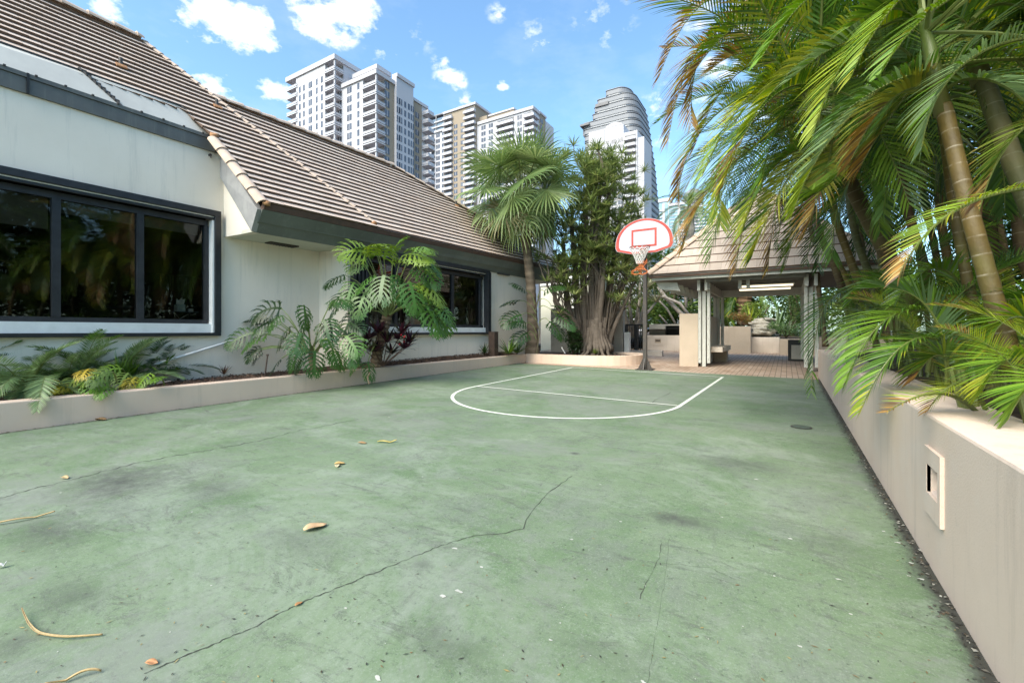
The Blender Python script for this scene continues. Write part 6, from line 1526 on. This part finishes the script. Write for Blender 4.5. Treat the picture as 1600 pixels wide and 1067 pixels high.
rosplant('bromeliad', 'yellow green bromeliad on the tall beige wall behind the pavilion', 'bromeliad', P(1172, 505, 19.8), 36, .9, .06, YG+LT, 4, .9, .3)
def rock(px, py, t_, s, sd, lab):
    r = random.Random(sd); c = P(px, py, t_); b = MB(); n, m_ = 9, 5
    for i in range(m_+1):
        ph = math.pi*i/m_
        for k in range(n): a = 2*math.pi*k/n; q_ = 1+r.uniform(-.18, .18); b.v.append((c.x+s*1.5*q_*math.sin(ph)*math.cos(a), c.y+s*q_*math.sin(ph)*math.sin(a), c.z+s*.38*q_*math.cos(ph))); b.c.append((.35, .32, .27))
    for i in range(m_):
        for k in range(n): b.f.append((i*n+k, (i+1)*n+k, (i+1)*n+(k+1) % n, i*n+(k+1) % n))
    M.setdefault('rock', mat('weathered_rock', (.38, .35, .29), .9, var=(.2, .18, .14), vscale=6, bump=.6, bscale=20)); tag(b.build('rock', M['rock']), lab, 'rock', 'flat rocks stacked on the terrace planter')
for i, (px, py) in enumerate(((1180, 520), (1192, 521), (1185, 515), (1198, 517), (1190, 510), (1180, 525), (1194, 526), (1186, 505), (1196, 500), (1203, 508))):
    rock(px, py, 18.4+.1*i, .28, i, 'flat grey rock, %s from the top of the rock pile seen through the pavilion' % ORD[sorted((520, 521, 515, 517, 510, 525, 526, 505, 500, 508)).index(py)])
def phoenix(lab, base, h, r_, nf, sc, seed, pal_k, group=None, kind='coco', name='date_palm', col=(.16, .10, .06)):
    r = random.Random(seed); t = thing(name, lab, 'palm', base, group); b = MB(); base = Vector(base); n = 18
    b.tube([base+Vector((.02*math.sin(i), 0, h*i/n)) for i in range(n+1)], [r_*(1+.18*(i % 2))*(1 if i < n-3 else 1.25) for i in range(n+1)], 10, cols=[cj(col, .7+.6*(i % 2)) for i in range(n+1)])
    b.build('trunk', M['bark'], t)
    for k in range(nf):
        place('frond', lib(kind, (70, 45, 20, -5, -30)[k % 5], pal_k), t, base+Vector((0, 0, h)), 2*math.pi*(k*.618 % 1), sc*r.uniform(.85, 1.1))
phoenix('stout rough brown date palm trunk seen through the pavilion', P(1163, 508, 22), 1.9, .32, 16, .8, 1, 1)
phoenix('tall slender palm with small crown against the far glass tower, right of the backboard', P(1077, 517, 30)-Vector((0, 0, 1)), 9.3, .24, 22, .78, 2, 0, name='tall_palm', col=(.24, .21, .18))
phoenix('dull palm crown poking over the pavilion roof behind the slender tower', P(1120, 517, 34)-Vector((0, 0, 1)), 8.0, .2, 16, .8, 3, 0, name='tall_palm', col=(.24, .21, .18))

# leaning pale branches and pandanus behind the pavilion's left side
t = thing('frangipani_tree', 'bare pale grey leaning branches behind the left screen of the pavilion', 'tree', P(1080, 500, 19.5))
b = MB(); gc = (.36, .32, .28)
for pts, r_ in (([(1092, 510, 19.5), (1062, 488, 19.5), (1040, 465, 19.6), (1028, 448, 19.8)], .11), ([(1078, 495, 19.3), (1062, 474, 19.3), (1038, 464, 19.4), (1018, 462, 19.6)], .08), ([(1055, 505, 19.8), (1042, 482, 19.8), (1030, 470, 20)], .05), ([(1072, 480, 19.2), (1071, 455, 19.2), (1074, 440, 19.2)], .06), ([(1042, 505, 20), (1030, 492, 20)], .04)):
    q_ = [P(*p) for p in pts]; b.tube(q_, [r_*(1-.14*i) for i in range(len(q_))], 8, cols=[gc]*len(q_))
b.build('trunk', M['bark'], t, smooth=True)
rr_ = random.Random(4); b = MB(); leafcloud(b, P(1035, 440, 20), .8, .6, .3, 300, .12, MG, rr_); b.build('crown', M['leafmatte'], t)
def pandanus(lab, base, tips, seed, pal, L=.95, w=.06, n=34, tc=(.33, .29, .24), group=None):
    r = random.Random(seed); base = Vector(base); t = thing('pandanus', lab, 'pandanus', base, group); b = MB()
    for tip_ in tips: b.tube([base, base.lerp(tip_, .5)+Vector((r.uniform(-.2, .2), 0, .1)), tip_], [.09, .06, .04], 7, cols=[tc]*3)
    b.build('trunk', M['bark'], t, smooth=True); b = MB()
    for tip_ in tips: rosette(b, tip_, n, L, w, pal, r, .5, .55)
    b.build('crown', M['leaf'], t)
PP = [(.24, .24, .12), (.16, .18, .08), (.32, .30, .18), (.20, .17, .10)]
pandanus('straggly pandanus with pale drooping strap leaves behind the black railing', P(990, 525, 18.5), [P(975, 470, 18.2), P(998, 480, 18.0), P(1012, 450, 18.6), P(985, 440, 19), P(962, 485, 18.5), P(1025, 472, 18.8), P(955, 455, 19), P(1000, 425, 19.3)], 1, PP)

# ---- fan palm in front of the house ----
def fanleaf(b, c, d, up_, Rr, n, pal, r, droop=.5, w=.05):
    """palmate leaf: segments radiate from c in the plane of d and side, tips split and hang"""
    S = d.cross(up_).normalized(); N = S.cross(d).normalized(); base = r.choice(pal)
    for k in range(n):
        a = math.radians(-130+260*k/(n-1)); D = (d*math.cos(a)+S*math.sin(a)+N*(.12-.22*abs(math.sin(a)))).normalized()
        W = D.cross(N).normalized(); l_ = Rr*(1-.22*(abs(a)/2.3)**2)*r.uniform(.92, 1.06); q = c.copy(); vs = []; cs = []; dd = D.copy(); col = cj(r.choice(pal) if r.random() < .3 else base, r.uniform(.8, 1.2)); seg = 6
        for s in range(seg+1):
            g = s/seg; ww = w*(.10+.90*min(1, g*1.7))*(1 if g < .5 else max(.04, (1-g)/.5)**.9)*.5
            fold = N*ww*.35*(1 if k % 2 else -1)
            vs += [q-W*ww+fold, q+W*ww-fold]; cs += [col if g < .85 else cj(col, 1.35)]*2
            q = q+dd*(l_/seg)
            if g > .45: dd = (dd-Z*droop*(g-.3)*1.1+Vector((r.uniform(-.06, .06), r.uniform(-.06, .06), 0))).normalized()
        b.add(vs, [(2*s, 2*s+1, 2*s+3, 2*s+2) for s in range(seg)], cs)
FP = [(.14, .20, .065), (.18, .24, .08), (.22, .27, .11), (.10, .16, .05)]
base = P(832, 551, 13.9); base.z = .42
t = thing('fan_palm', 'fan palm with drooping split leaves standing at the far end of the house', 'palm', base)
b = MB(); pts = [base, P(832, 500, 13.85), P(829, 440, 13.75), P(823, 385, 13.6), P(817, 345, 13.5)]
fine = []
for i in range(60):
    f = i/59*4; k = min(int(f), 3); fine.append(pts[k].lerp(pts[k+1], f-k))
b.tube(fine, [(.165*(1+.55*math.exp(-i/5))-.0007*i)*(1+.07*(i % 3 == 0)) for i in range(60)], 14, cols=[cj((.19, .145, .105), .75+.4*(i % 3 == 0)+.15*math.sin(i)) for i in range(60)]); b.build('trunk', M['bark'], t, smooth=True)
cc = P(815, 308, 13.5)
b = MB(); r = random.Random(9)
for k in range(60):
    a = r.random()*6.28; z = r.uniform(-.75, .2); rr_ = r.uniform(.16, .34)*(1+.3*(z < -.2)); p = cc+Vector((rr_*math.cos(a), rr_*math.sin(a), z)); b.bar(p, p+Vector((math.cos(a)*.14, math.sin(a)*.14, r.uniform(.05, .22))), .07, .02)
b.c = [cj((.17, .10, .055), r.uniform(.5, 1.3)) for _ in b.v]; b.build('leaf_boots', M['bark'], t)
for k in range(46):
    f = k/46; az = 2*math.pi*(k*.618 % 1)+r.uniform(-.15, .15); el = R(80-118*f)+r.uniform(-.1, .1)
    d = Vector((math.cos(az)*math.cos(el), math.sin(az)*math.cos(el), math.sin(el))); pl = r.uniform(.95, 1.25)*(.8+.35*math.sin(math.pi*min(1, f*1.3)))
    mid = cc+d*pl*.5+Z*.05; tipp = cc+d*pl-Z*.22*f; b = MB()
    b.tube([cc, mid, tipp], [.025, .018, .014], 6, cols=[(.20, .23, .09)]*3)
    hd = Vector((math.cos(az), math.sin(az), 0))
    tl = el-R(12+50*f)+r.uniform(-.25, .25); dl = (hd*math.cos(tl)+Z*math.sin(tl)).normalized()
    upv = (Z*math.cos(tl)-hd*math.sin(tl)).normalized(); roll_ = r.uniform(-.6, .6); sd_ = dl.cross(upv); upv = (upv*math.cos(roll_)+sd_*math.sin(roll_)).normalized()
    fanleaf(b, tipp, dl, upv, r.uniform(1.0, 1.22), 36, FP if f < .85 else FP+[(.20, .18, .08)], r, droop=1.0+.7*f, w=.058); b.build('fan_leaf', M['leaf'], t)
# climbing monstera on its trunk
def splitleaf(b, c, d, N, L, W_, lobes, pal, r, droop=.5, deep=.72, sub=True):
    """deeply lobed leaf: midrib with finger lobes on both sides"""
    S = d.cross(N).normalized(); q = c.copy(); dd = d.copy(); ribs = []; n = lobes; base = cj(r.choice(pal), r.uniform(.85, 1.15))
    for i in range(n+1):
        ribs.append((q.copy(), dd.copy())); q = q+dd*(L/n); dd = (dd-Z*droop/n).normalized()
    rw_ = W_*.055
    for i in range(n):
        (a, da), (e_, de) = ribs[i], ribs[i+1]; Na = S.cross(da).normalized()
        b.add([a-S*rw_, a+S*rw_, e_+S*rw_*.9, e_-S*rw_*.9], [(0, 1, 2, 3)], [cj(base, 1.25)]*4)
        f = (i+.5)/n; ln = W_*.62*(math.sin(math.pi*(.22+.70*f))**.7)*r.uniform(.88, 1.1)
        an = math.radians(92-62*f)
        for sd in (-1, 1):
            D = (da*math.cos(an)+S*sd*math.sin(an)+Na*(-.05+r.uniform(-.08, .08))).normalized(); Wd = (da-D*da.dot(D)).normalized(); hw = L/n*.50*deep*.98; p = (a+e_)/2; vs = []; cs = []; D2 = D.copy(); seg = 4
            wv = [.55, .50, .85, .62, .04]
            cA = cj(base, r.uniform(.85, 1.2))
            for s in range(seg+1):
                vs += [p-Wd*hw*wv[s], p+Wd*hw*wv[s]]; cs += [cA]*2
                if sub and s in (2, 3):
                    for s2 in (-1, 1):
                        tp_ = p+D2*ln*.30+Wd*s2*hw*2.1*(1.1 if s == 2 else .8)-Z*.01
                        b.add([p+Wd*s2*hw*.3-D2*ln*.05, p+D2*ln*.16+Wd*s2*hw*.3, tp_], [(0, 1, 2)], [cA]*3)
                p = p+D2*ln/seg; D2 = (D2-Z*.16+Wd*.10).normalized()
            b.add(vs, [(2*s, 2*s+1, 2*s+3, 2*s+2) for s in range(seg)], cs)
    (a, da) = ribs[-1]; (m_, dm) = ribs[-2]; b.add([m_-S*W_*.1, m_+S*W_*.1, a+da*L*.22], [(0, 1, 2)], [base]*3)
PH = [(.042, .105, .018), (.058, .13, .02), (.034, .085, .016)]
PD = [(.022, .056, .012), (.028, .07, .014), (.018, .043, .011)]
PL = [(.105, .19, .02), (.08, .16, .018), (.14, .215, .025)]
def leafat(t, s0, tip_, c, L, W_, pal, seed, dirv=None, droop=.9, lobes=9, stalk=True, sag=.12):
    r = random.Random(seed); s0, c = Vector(s0), Vector(c); b = MB()
    if stalk:
        mid = (s0+c)/2+Z*sag; b.tube([s0, s0.lerp(mid, .5)+Z*sag*.4, mid, mid.lerp(c, .5)+Z*sag*.3, c], [.013, .011, .010, .009, .007], 6, cols=[(.20, .25, .09)]*5)
    d = (Vector(dirv) if dirv else (c-s0)).normalized(); N = (Z-d*d.z)
    if N.length < .2: N = Vector((1, 0, 0))-d*d.x
    N = (N.normalized()+Vector((.3, -.2, 0))).normalized(); N = (N-d*N.dot(d)).normalized(); N = Quaternion(d, r.uniform(-.75, .75)) @ N; L *= r.uniform(.8, 1.12); W_ *= r.uniform(.8, 1.1); droop *= r.uniform(.7, 1.4)
    splitleaf(b, c, d, N, L, W_, lobes, pal, r, droop)
    return b.build('leaf', M['leafdark'] if pal in (PD, PH) else M['leaf'], t)
t = thing('monstera', 'dark split leaf climber growing up the trunk of the fan palm', 'climber', P(832, 545, 13.6))
b = MB(); b.tube([P(838, 556, 13.5), P(843, 520, 13.5), P(836, 490, 13.5), P(842, 462, 13.5)], .02, 6, cols=[(.12, .11, .07)]*4); b.build('stem', M['bark'], t)
for i, (sx, sy, cx_, cy_, dx, dy) in enumerate(((838, 490, 812, 470, -1, .1), (838, 500, 815, 492, -1, -.2), (842, 480, 868, 492, 1, -.5), (842, 470, 862, 478, 1, .1), (838, 520, 822, 505, -.8, .3), (842, 505, 858, 502, .8, -.6), (840, 465, 850, 455, .6, .4), (836, 475, 822, 455, -.6, .5), (838, 530, 825, 520, -.7, -.2))):
    d = Vector((dx*CS, dx*SN, dy))+Vector((.3, -.4, 0)); leafat(t, P(sx, sy, 13.4), None, P(cx_, cy_, 13.1), .60, .58, PD, i, d, .9, 7)
# ---- philodendrons ----
T7 = 8.1
t = thing('philodendron', 'wide dark green split leaf philodendron against the recessed house wall', 'philodendron', P(478, 572, T7))
b = MB(); b.tube([P(490, 580, T7), P(485, 560, T7), P(487, 540, T7)], [.05, .045, .03], 8, cols=[(.2, .17, .1)]*3); b.build('stem', M['bark'], t)
LF1 = [ # stalk start px, leaf base px, depth, length, direction in picture (dx,dy up), palette
 (480,548, 440,482, 8.0, .62, (-1,.12), PD), (478,552, 420,522, 7.9, .66, (-1,-.05), PH), (470,555, 410,545, 7.7, .55, (-1,-.35), PD), (480,545, 455,510, 7.8, .55, (-.5,-.6), PH),
 (485,545, 480,490, 7.8, .6, (-.2,-.8), PD+PH), (490,545, 505,500, 7.9, .6, (.5,-.7), PD), (485,550, 462,545, 7.5, .6, (-.3,-1), PD), (490,550, 492,548, 7.5, .66, (.1,-1), PD),
 (495,550, 512,530, 7.6, .55, (.6,-.8), PH), (492,548, 525,548, 7.7, .6, (.6,-.9), PL+PH), (495,545, 540,525, 7.9, .55, (.8,-.6), PH), (480,548, 430,500, 8.1, .5, (-.9,.3), PD),
 (490,540, 520,470, 8.0, .62, (.5,.2), PD), (485,552, 395,520, 7.8, .5, (-1,-.3), PH), (488,545, 470,520, 7.4, .5, (-.1,-.7), PH), (490,540, 545,505, 8.1, .5, (.9,-.2), PD), (484,552, 440,560, 7.4, .5, (-.7,-.8), PD)]
rr1 = random.Random(8)
LF1 += [(a, c, e_+rr1.uniform(-26, 30), min(g_+rr1.uniform(-18, 22), 556), tt+rr1.uniform(-.1, .35), L_*.85, (dx+rr1.uniform(-.5, .5), dy+rr1.uniform(-.4, .3)), pal) for (a, c, e_, g_, tt, L_, (dx, dy), pal) in LF1[:12]]
for i, (a, c, e_, g_, tt, L_, (dx, dy), pal) in enumerate(LF1):
    d = Vector((dx*CS, dx*SN, dy))+Vector((.25, -.35, 0)); leafat(t, P(a, c, T7-.1), None, P(e_, g_, tt), L_*(.80 if g_ < 540 else .58), L_*(.80 if g_ < 540 else .6), pal, 100+i, d, 1.0, 7, sag=.08)
T8 = 9.0
t = thing('philodendron', 'tall philodendron with scaly trunk and bright green split leaves before the far window', 'philodendron', P(590, 572, T8))
b = MB(); pts = [P(585, 580, T8), P(590, 550, T8), P(598, 520, T8), P(606, 490, T8)]; fine = []
for i in range(28): f = i/27*3; k = min(int(f), 2); fine.append(pts[k].lerp(pts[k+1], f-k))
b.tube(fine, [.10*(1+.22*(i % 2))*(1.0-.006*i) for i in range(28)], 10, cols=[cj((.25, .18, .12), .6+.7*(i % 2)) for i in range(28)])
b.tube([P(585, 578, T8), P(560, 581, T8-.3), P(520, 584, T8-.6)], [.09, .085, .06], 9, cols=[(.16, .11, .07)]*3); b.build('trunk', M['bark'], t)
b = MB(); b.tube([P(576, 580, 8.3), P(578, 583, 7.9), P(574, 590, 7.75), P(577, 600, 7.7)], .012, 6, cols=[(.12, .09, .06)]*4); b.build('aerial_root', M['bark'], t)
LF2 = [
 (606,490, 573,395, 8.4, .72, (-.6,.15), PL+PH), (606,488, 600,405, 8.3, .8, (.2,.35), PL), (608,488, 628,400, 8.4, .85, (.7,.15), PL), (608,490, 640,405, 8.5, .8, (.9,-.15), PL), (608,490, 648,420, 8.5, .75, (.9,-.45), PL+PH),
 (610,490, 660,440, 8.4, .75, (.9,-.5), PL), (610,492, 660,475, 8.3, .8, (.9,-.35), PH), (610,492, 665,478, 8.2, .75, (.7,-.8), PH), (605,492, 575,450, 8.3, .72, (-.3,-.7), PH), (605,492, 600,430, 8.1, .75, (-.1,-.8), PH),
 (604,492, 560,455, 8.5, .72, (-1,-.1), PD+PH), (604,494, 545,465, 8.4, .66, (-1,-.5), PD), (606,490, 540,430, 8.6, .5, (-1,-.3), PD+BR[:1]), (606,490, 622,430, 8.2, .8, (.25,-.9), PH), (608,490, 640,440, 8.1, .8, (.35,-.9), PL+PH),
 (604,495, 555,490, 8.4, .55, (-.6,-.9), PD), (606,486, 590,400, 8.6, .6, (-.5,.5), PL), (608,488, 615,395, 8.6, .65, (.3,.6), PL), (610,490, 688,480, 8.4, .6, (.8,-.6), PH), (606,490, 585,430, 8.4, .65, (-.6,-.3), PH),
 (590,540, 560,560, 8.3, .45, (-.5,-.7), PH), (590,540, 575,565, 8.1, .5, (.3,-.9), PH), (606,490, 560,400, 8.6, .5, (-.9,.3), PH), (608,492, 650,460, 8.6, .7, (.9,.1), PD+PH)]
LF2 += [(a, c, e_+rr1.uniform(-22, 22), g_+rr1.uniform(-14, 20), tt+rr1.uniform(-.1, .35), L_*.85, (dx+rr1.uniform(-.5, .5), dy+rr1.uniform(-.4, .3)), pal) for (a, c, e_, g_, tt, L_, (dx, dy), pal) in LF2[:9]]
for i, (a, c, e_, g_, tt, L_, (dx, dy), pal) in enumerate(LF2):
    d = Vector((dx*CS, dx*SN, dy))+Vector((.25, -.35, 0)); leafat(t, P(a, c, T8-.15), None, P(e_, g_, tt), L_*.76, L_*.78, pal, 200+i, d, 1.05, 7, sag=.10)
# dark red cordyline
r = random.Random(3); t = thing('cordyline', 'dark purple red cordyline with a few red berries under the far window', 'shrub', P(600, 572, 8.9))
b = MB(); b2 = MB()
for (px, py) in ((575, 530), (590, 520), (605, 535), (622, 530), (632, 545), (585, 550), (612, 552), (628, 520), (640, 535), (568, 545)):
    c = P(px, py, 8.85+r.uniform(-.2, .2)); b2.tube([P(598, 572, 8.9), c], [.012, .008], 5, cols=[(.12, .07, .05)]*2); rosette(b, c, 26, .36, .06, [(.045, .012, .022), (.07, .018, .03), (.03, .012, .018), (.05, .05, .02)], r, .5, .5)
b2.build('stems', M['bark'], t); b.build('foliage', M['leaf'], t)
b = MB()
for k in range(6): c = P(628+r.uniform(-8, 8), 532+r.uniform(-8, 8), 8.6); b.tube([c, c+Z*.02], .012, 6, cols=[(.6, .02, .03)]*2)
b.build('berries', M['litter'], t)
# low plants
rosplant('grass_plant', 'low green strap leaf plant beside the dark timber post', 'plant', P(795, 553, 12.6), 40, .55, .05, G1+PH, 11, .7, .5)
rosplant('grass_plant', 'second low green plant between the timber post and the fan palm', 'plant', P(808, 552, 13.0), 40, .5, .05, G1+DG, 12, .8, .5)
rosplant('small_plant', 'small dark plant clump at the foot of the wall left of the timber post', 'plant', P(757, 552, 12.5), 20, .3, .04, DG, 13, .8, .3)
rosplant('small_plant', 'tiny reddish twiggy plant in the bed under the handrail', 'plant', P(350, 585, 7.7), 16, .2, .02, [(.15, .06, .04), (.1, .08, .04)], 14, .9, .2)
rosplant('small_plant', 'tuft of fresh grass at the roots of the big tree', 'plant', P(930, 553, 13.3), 50, .18, .02, LT, 15, .8, .4)
t = thing('climber_plant', 'dark green leafy plant at the left foot of the multi stemmed tree', 'plant', P(898, 550, 13.6)); b = MB(); leafcloud(b, P(897, 532, 13.6), .28, .25, .42, 500, .07, PD, r); b.build('foliage', M['leaf'], t)

# ---- the big multi stemmed tree ----
base = P(930, 553, 14.0); base.z = .44
t = thing('multi_stemmed_tree', 'big many stemmed tree with flared roots and spiky leaf tufts in the rounded planter', 'tree', base)
r = random.Random(21); b = MB(); tips = []
bc = (.125, .102, .083)
def limb(pts, r0, r1, n=9, wob=.05):
    fine = []; m_ = 12
    for i in range(m_+1):
        f = i/m_*(len(pts)-1); k = min(int(f), len(pts)-2); u = f-k; a, p, q, c = pts[max(k-1, 0)], pts[k], pts[k+1], pts[min(k+2, len(pts)-1)]
        fine.append(.5*((2*p)+(q-a)*u+(2*a-5*p+4*q-c)*u*u+(-a+3*p-3*q+c)*u**3)+Vector((r.uniform(-wob, wob), r.uniform(-wob, wob), 0))*(i/m_))
    b.tube(fine, [(r0+(r1-r0)*(i/m_)**.8) for i in range(m_+1)], n, cols=[cj(bc, r.uniform(.75, 1.2)) for _ in fine]); return fine
stems = [((885, 500), (868, 470), (862, 430), .11), ((893, 510), (884, 450), (880, 380), .14), ((905, 500), (898, 430), (893, 330), .15), ((915, 500), (912, 420), (915, 300), .16), ((926, 500), (925, 430), (930, 280), .15), ((935, 500), (942, 420), (952, 300), .16),
         ((945, 500), (955, 430), (972, 330), .15), ((952, 510), (972, 450), (985, 390), .12), ((958, 515), (975, 480), (992, 440), .08), ((920, 490), (935, 400), (910, 250), .12), ((938, 490), (930, 380), (948, 260), .11), ((900, 505), (875, 480), (850, 440), .07), ((948, 500), (960, 400), (990, 340), .10)]
for i, (p1, p2, p3, r0) in enumerate(stems):
    dd = r.uniform(-.5, .5); foot = base+Vector((((p1[0]-928)/F*14)*CS*.6, ((p1[0]-928)/F*14)*SN*.6+dd*.3, -.05))
    fl = limb([foot, P(*p1, 14+dd*.6), P(*p2, 14+dd), P(*p3, 14+dd*1.5)], r0*1.25, r0*.38)
    tips.append(fl[-1]); 
    for q_ in (7, 9, 11):
        for _ in range(2):
            s = fl[q_]; e_ = s+Vector((r.uniform(-.55, .55), r.uniform(-.5, .5), r.uniform(.4, 1.1))); limb([s, s.lerp(e_, .5)+Vector((r.uniform(-.12, .12), 0, 0)), e_], r0*.28, .014, 6, .02); tips.append(e_)
# fluted roots
for k in range(30):
    a = math.pi*2*k/30+r.uniform(-.08, .08); d = Vector((math.cos(a), math.sin(a), 0)); L_ = r.uniform(.5, .78)
    pts = [base+d*.26+Z*r.uniform(.75, 1.15), base+d*.34+Z*.5, base+d*.52+Z*.2, base+d*(L_*.82)+Z*.06, base+d*L_-Z*.02+Vector((-d.y, d.x, 0))*r.uniform(-.1, .1)]
    limb(pts, .10, .035, 7, .015)
b.tube([base-Z*.1, base+Z*.3, base+Z*.7, base+Z*1.1], [.46, .36, .30, .26], 16, cols=[cj(bc, .8)]*4)
# aerial roots hanging straight down among the stems
for k in range(46):
    x = r.uniform(-.75, .95); y = r.uniform(-.6, .3); top_ = base+Vector((x*CS, x*SN+y, r.uniform(1.8, 4.0))); bot = base+Vector((x*.55*CS, x*.55*SN+y*.6, r.uniform(.2, 1.2))); limb([bot, bot.lerp(top_, .5)+Vector((r.uniform(-.08, .08), 0, 0)), top_], .02, .012, 5, .02)
b.build('trunk', M['bark'], t, smooth=True)
b = MB(); TP = [(.19, .25, .08), (.25, .31, .11), (.14, .19, .06), (.31, .34, .14), (.10, .14, .045)]
for e_ in tips: rosette(b, e_, 30, .36, .035, TP, r, .45, .45, seg=3)
for k in range(680):
    f = r.random()**.92; px = 928+8*f+r.gauss(0, 38 if f < .6 else 38-26*(f-.6)/.4*.8); py = 478-232*f+r.uniform(-15, 15)
    if px < 850 or px > 1012 or r.random() < .25*f: continue
    if f < .18 and abs(px-928) < 26: continue
    c = P(px, py, 14+r.uniform(-1.1, 1.2)); rosette(b, c, 22, .36, .036, [cj(p, r.uniform(.7, 1.2)) for p in TP], r, .4, .5, seg=3)
for (px, py) in ((870, 268), (884, 245), (906, 250), (925, 235), (950, 265), (968, 278), (985, 252), (972, 240), (993, 300), (1000, 325), (985, 350), (860, 440), (872, 455), (855, 425), (885, 470), (868, 410), (880, 420), (990, 440), (980, 455), (995, 420)):
    rosette(b, P(px, py, 13.8+r.uniform(-.4, .6)), 26, .36, .035, TP, r, .5, .45, seg=3)
b.build('crown', M['leaf'], t)

# ---- ferns and cycads in the near left bed ----
r = random.Random(77)
labs = ['cycad with grey green feather leaves spilling over the left end of the planter', 'fern plant by the far left edge under the large window', 'x', 'dark fern clump near the handrail end', 'fern clump at the back of the bed under the large window']
spots = [(45, 618, 5.5, .85, GG), (-40, 600, 5.6, .8, G1), (110, 612, 6.0, .8, GG), (185, 600, 6.5, .85, GG), (20, 585, 6.4, .9, G1), (90, 575, 6.9, .9, GG), (160, 578, 7.1, .9, DG), (235, 590, 7.1, .8, DG), (262, 585, 7.3, .7, DG), (205, 572, 7.5, .8, G1), (-80, 575, 6.2, .9, GG), (130, 588, 6.3, .8, G1), (60, 596, 6.1, .8, G1)]
txt = ['leftmost', 'frontmost', 'broadest', 'bluish', 'taller', 'rear', 'dark', 'darkest', 'last dark', 'back', 'cut off', 'mid green', 'dense']
lb = ['grey green cycad at the bed front whose frond hangs over the planter wall', 'green cycad cut by the left edge of the picture, front of the bed', 'grey green cycad in the middle of the left bed under the second pane', 'grey green cycad below the right pane of the large window', 'bushy green cycad at the left edge close to the house wall', 'grey green cycad close to the house wall under the left pane', 'dark cycad close to the house wall under the middle mullion', 'dark feathery cycad at the right end of the fern bed, by the handrail foot', 'darkest small cycad right at the handrail foot', 'green cycad against the house wall under the right pane', 'grey green cycad just outside the left edge of the picture', 'mid green cycad half hidden behind the yellow philodendron leaves', 'mid green cycad half hidden behind the frontmost hanging frond']
for i, (px, py, tt, sc, pal) in enumerate(spots):
    c = P(px, py, tt); t = thing('cycad', lb[i], 'cycad', c, 'cycads and ferns in the left bed')
    b = MB(); b.tube([c-Z*.3, c-Z*.02], [.07, .05], 8, cols=[(.12, .08, .05)]*2); b.build('stem', M['bark'], t)
    kk = {id(GG): 0, id(G1): 1, id(DG): 2}[id(pal)]
    for k in range(24): place('frond', lib('cycad', (78, 60, 45, 30, 12)[k % 5], kk), t, c, 2*math.pi*(k*.618 % 1)+r.uniform(-.2, .2), sc*r.uniform(.8, 1.2), roll=r.uniform(-.3, .3))
    if i == 0:
        b = MB()
        for a, m_, e_ in (((75, 600, 5.4), (70, 590, 5.2), (58, 640, 4.95)), ((40, 600, 5.4), (20, 590, 5.1), (-10, 625, 4.9)), ((90, 590, 5.8), (40, 575, 5.5), (5, 600, 5.4)), ((60, 600, 5.4), (45, 605, 5.2), (22, 652, 5.0))):
            A, Mi, C_ = P(*a), P(*m_), P(*e_); bb_ = MB(); frond(bb_, A, Mi*2-(A+C_)/2, C_, 48, .20, .013, GG, None, .8, .3, r=r, seg=3, ang=66, fold=.1, rr=.006); bb_.build('frond', M['leaf'], t)
t = thing('philodendron', 'small yellowing lobed philodendron plant near the front edge of the left bed', 'philodendron', P(150, 605, 5.9))
YL = [(.30, .27, .03), (.19, .24, .035), (.36, .27, .03)]
for i, (px, py, pal) in enumerate(((128, 598, YL), (120, 612, YL), (150, 590, LT), (175, 590, LT), (160, 600, LG), (200, 592, LT), (213, 598, YL), (235, 592, LG), (190, 585, LG), (100, 608, YL), (140, 585, YL), (220, 606, YL), (250, 598, LG), (130, 622, YL), (118, 600, LT), (170, 612, LG), (70, 615, LG))):
    tt = 6.0 if px < 180 else 6.5
    leafat(t, P(px+8, py+8, tt-.25), None, P(px, py-9, tt-.45), .24, .26, pal, 300+i, Vector((r.uniform(-.6, .6), -.4, r.uniform(-.5, .3)))+Vector((.5, -.3, 0)), .9, 6, sag=.04)
rosplant('spider_plant', 'upright bright green strappy plant in the middle of the left bed', 'plant', P(186, 598, 6.3), 46, .42, .022, LG+G1, 31, 1.0, .35)
rosplant('spider_plant', 'smaller strappy plant right of the upright one in the left bed', 'plant', P(205, 590, 6.6), 36, .34, .02, LG, 32, .9, .4)
rosplant('spider_plant', 'dark strappy plant by the left edge of the bed', 'plant', P(12, 600, 5.9), 36, .4, .03, G1, 33, .8, .5)
t = thing('dead_branches', 'tangle of grey dead branches lying along the front of the left bed', 'branches', P(180, 608, 6.1)); b = MB()
for k in range(9):
    x = 135+k*11; a = P(x, 612-k*.8, 5.75+.06*k); e_ = P(x+45, 602-k*.9, 6.0+.06*k); limb_pts = [a, a.lerp(e_, .5)+Vector((0, 0, r.uniform(.0, .05))), e_]; b.tube(limb_pts, [.012, .010, .006], 6, cols=[(.30, .27, .25)]*3)
b.build('twigs', M['bark'], t)
b = MB()
for k in range(70):
    px = r.uniform(-80, 285); tt = 5.3+(px+80)/370*1.7+r.uniform(.1, 1.0); c = P(px, HZ, tt); c.z = .42+r.uniform(0, .22)*1; leafcloud(b, c, .25, .25, .16, 80, .07, DG+G1+LG_, r, slim=.2)
tag(b.build('ground_cover', M['leafmatte']), 'dense low green ground cover between the cycads of the left bed', 'ground cover', kind='stuff')
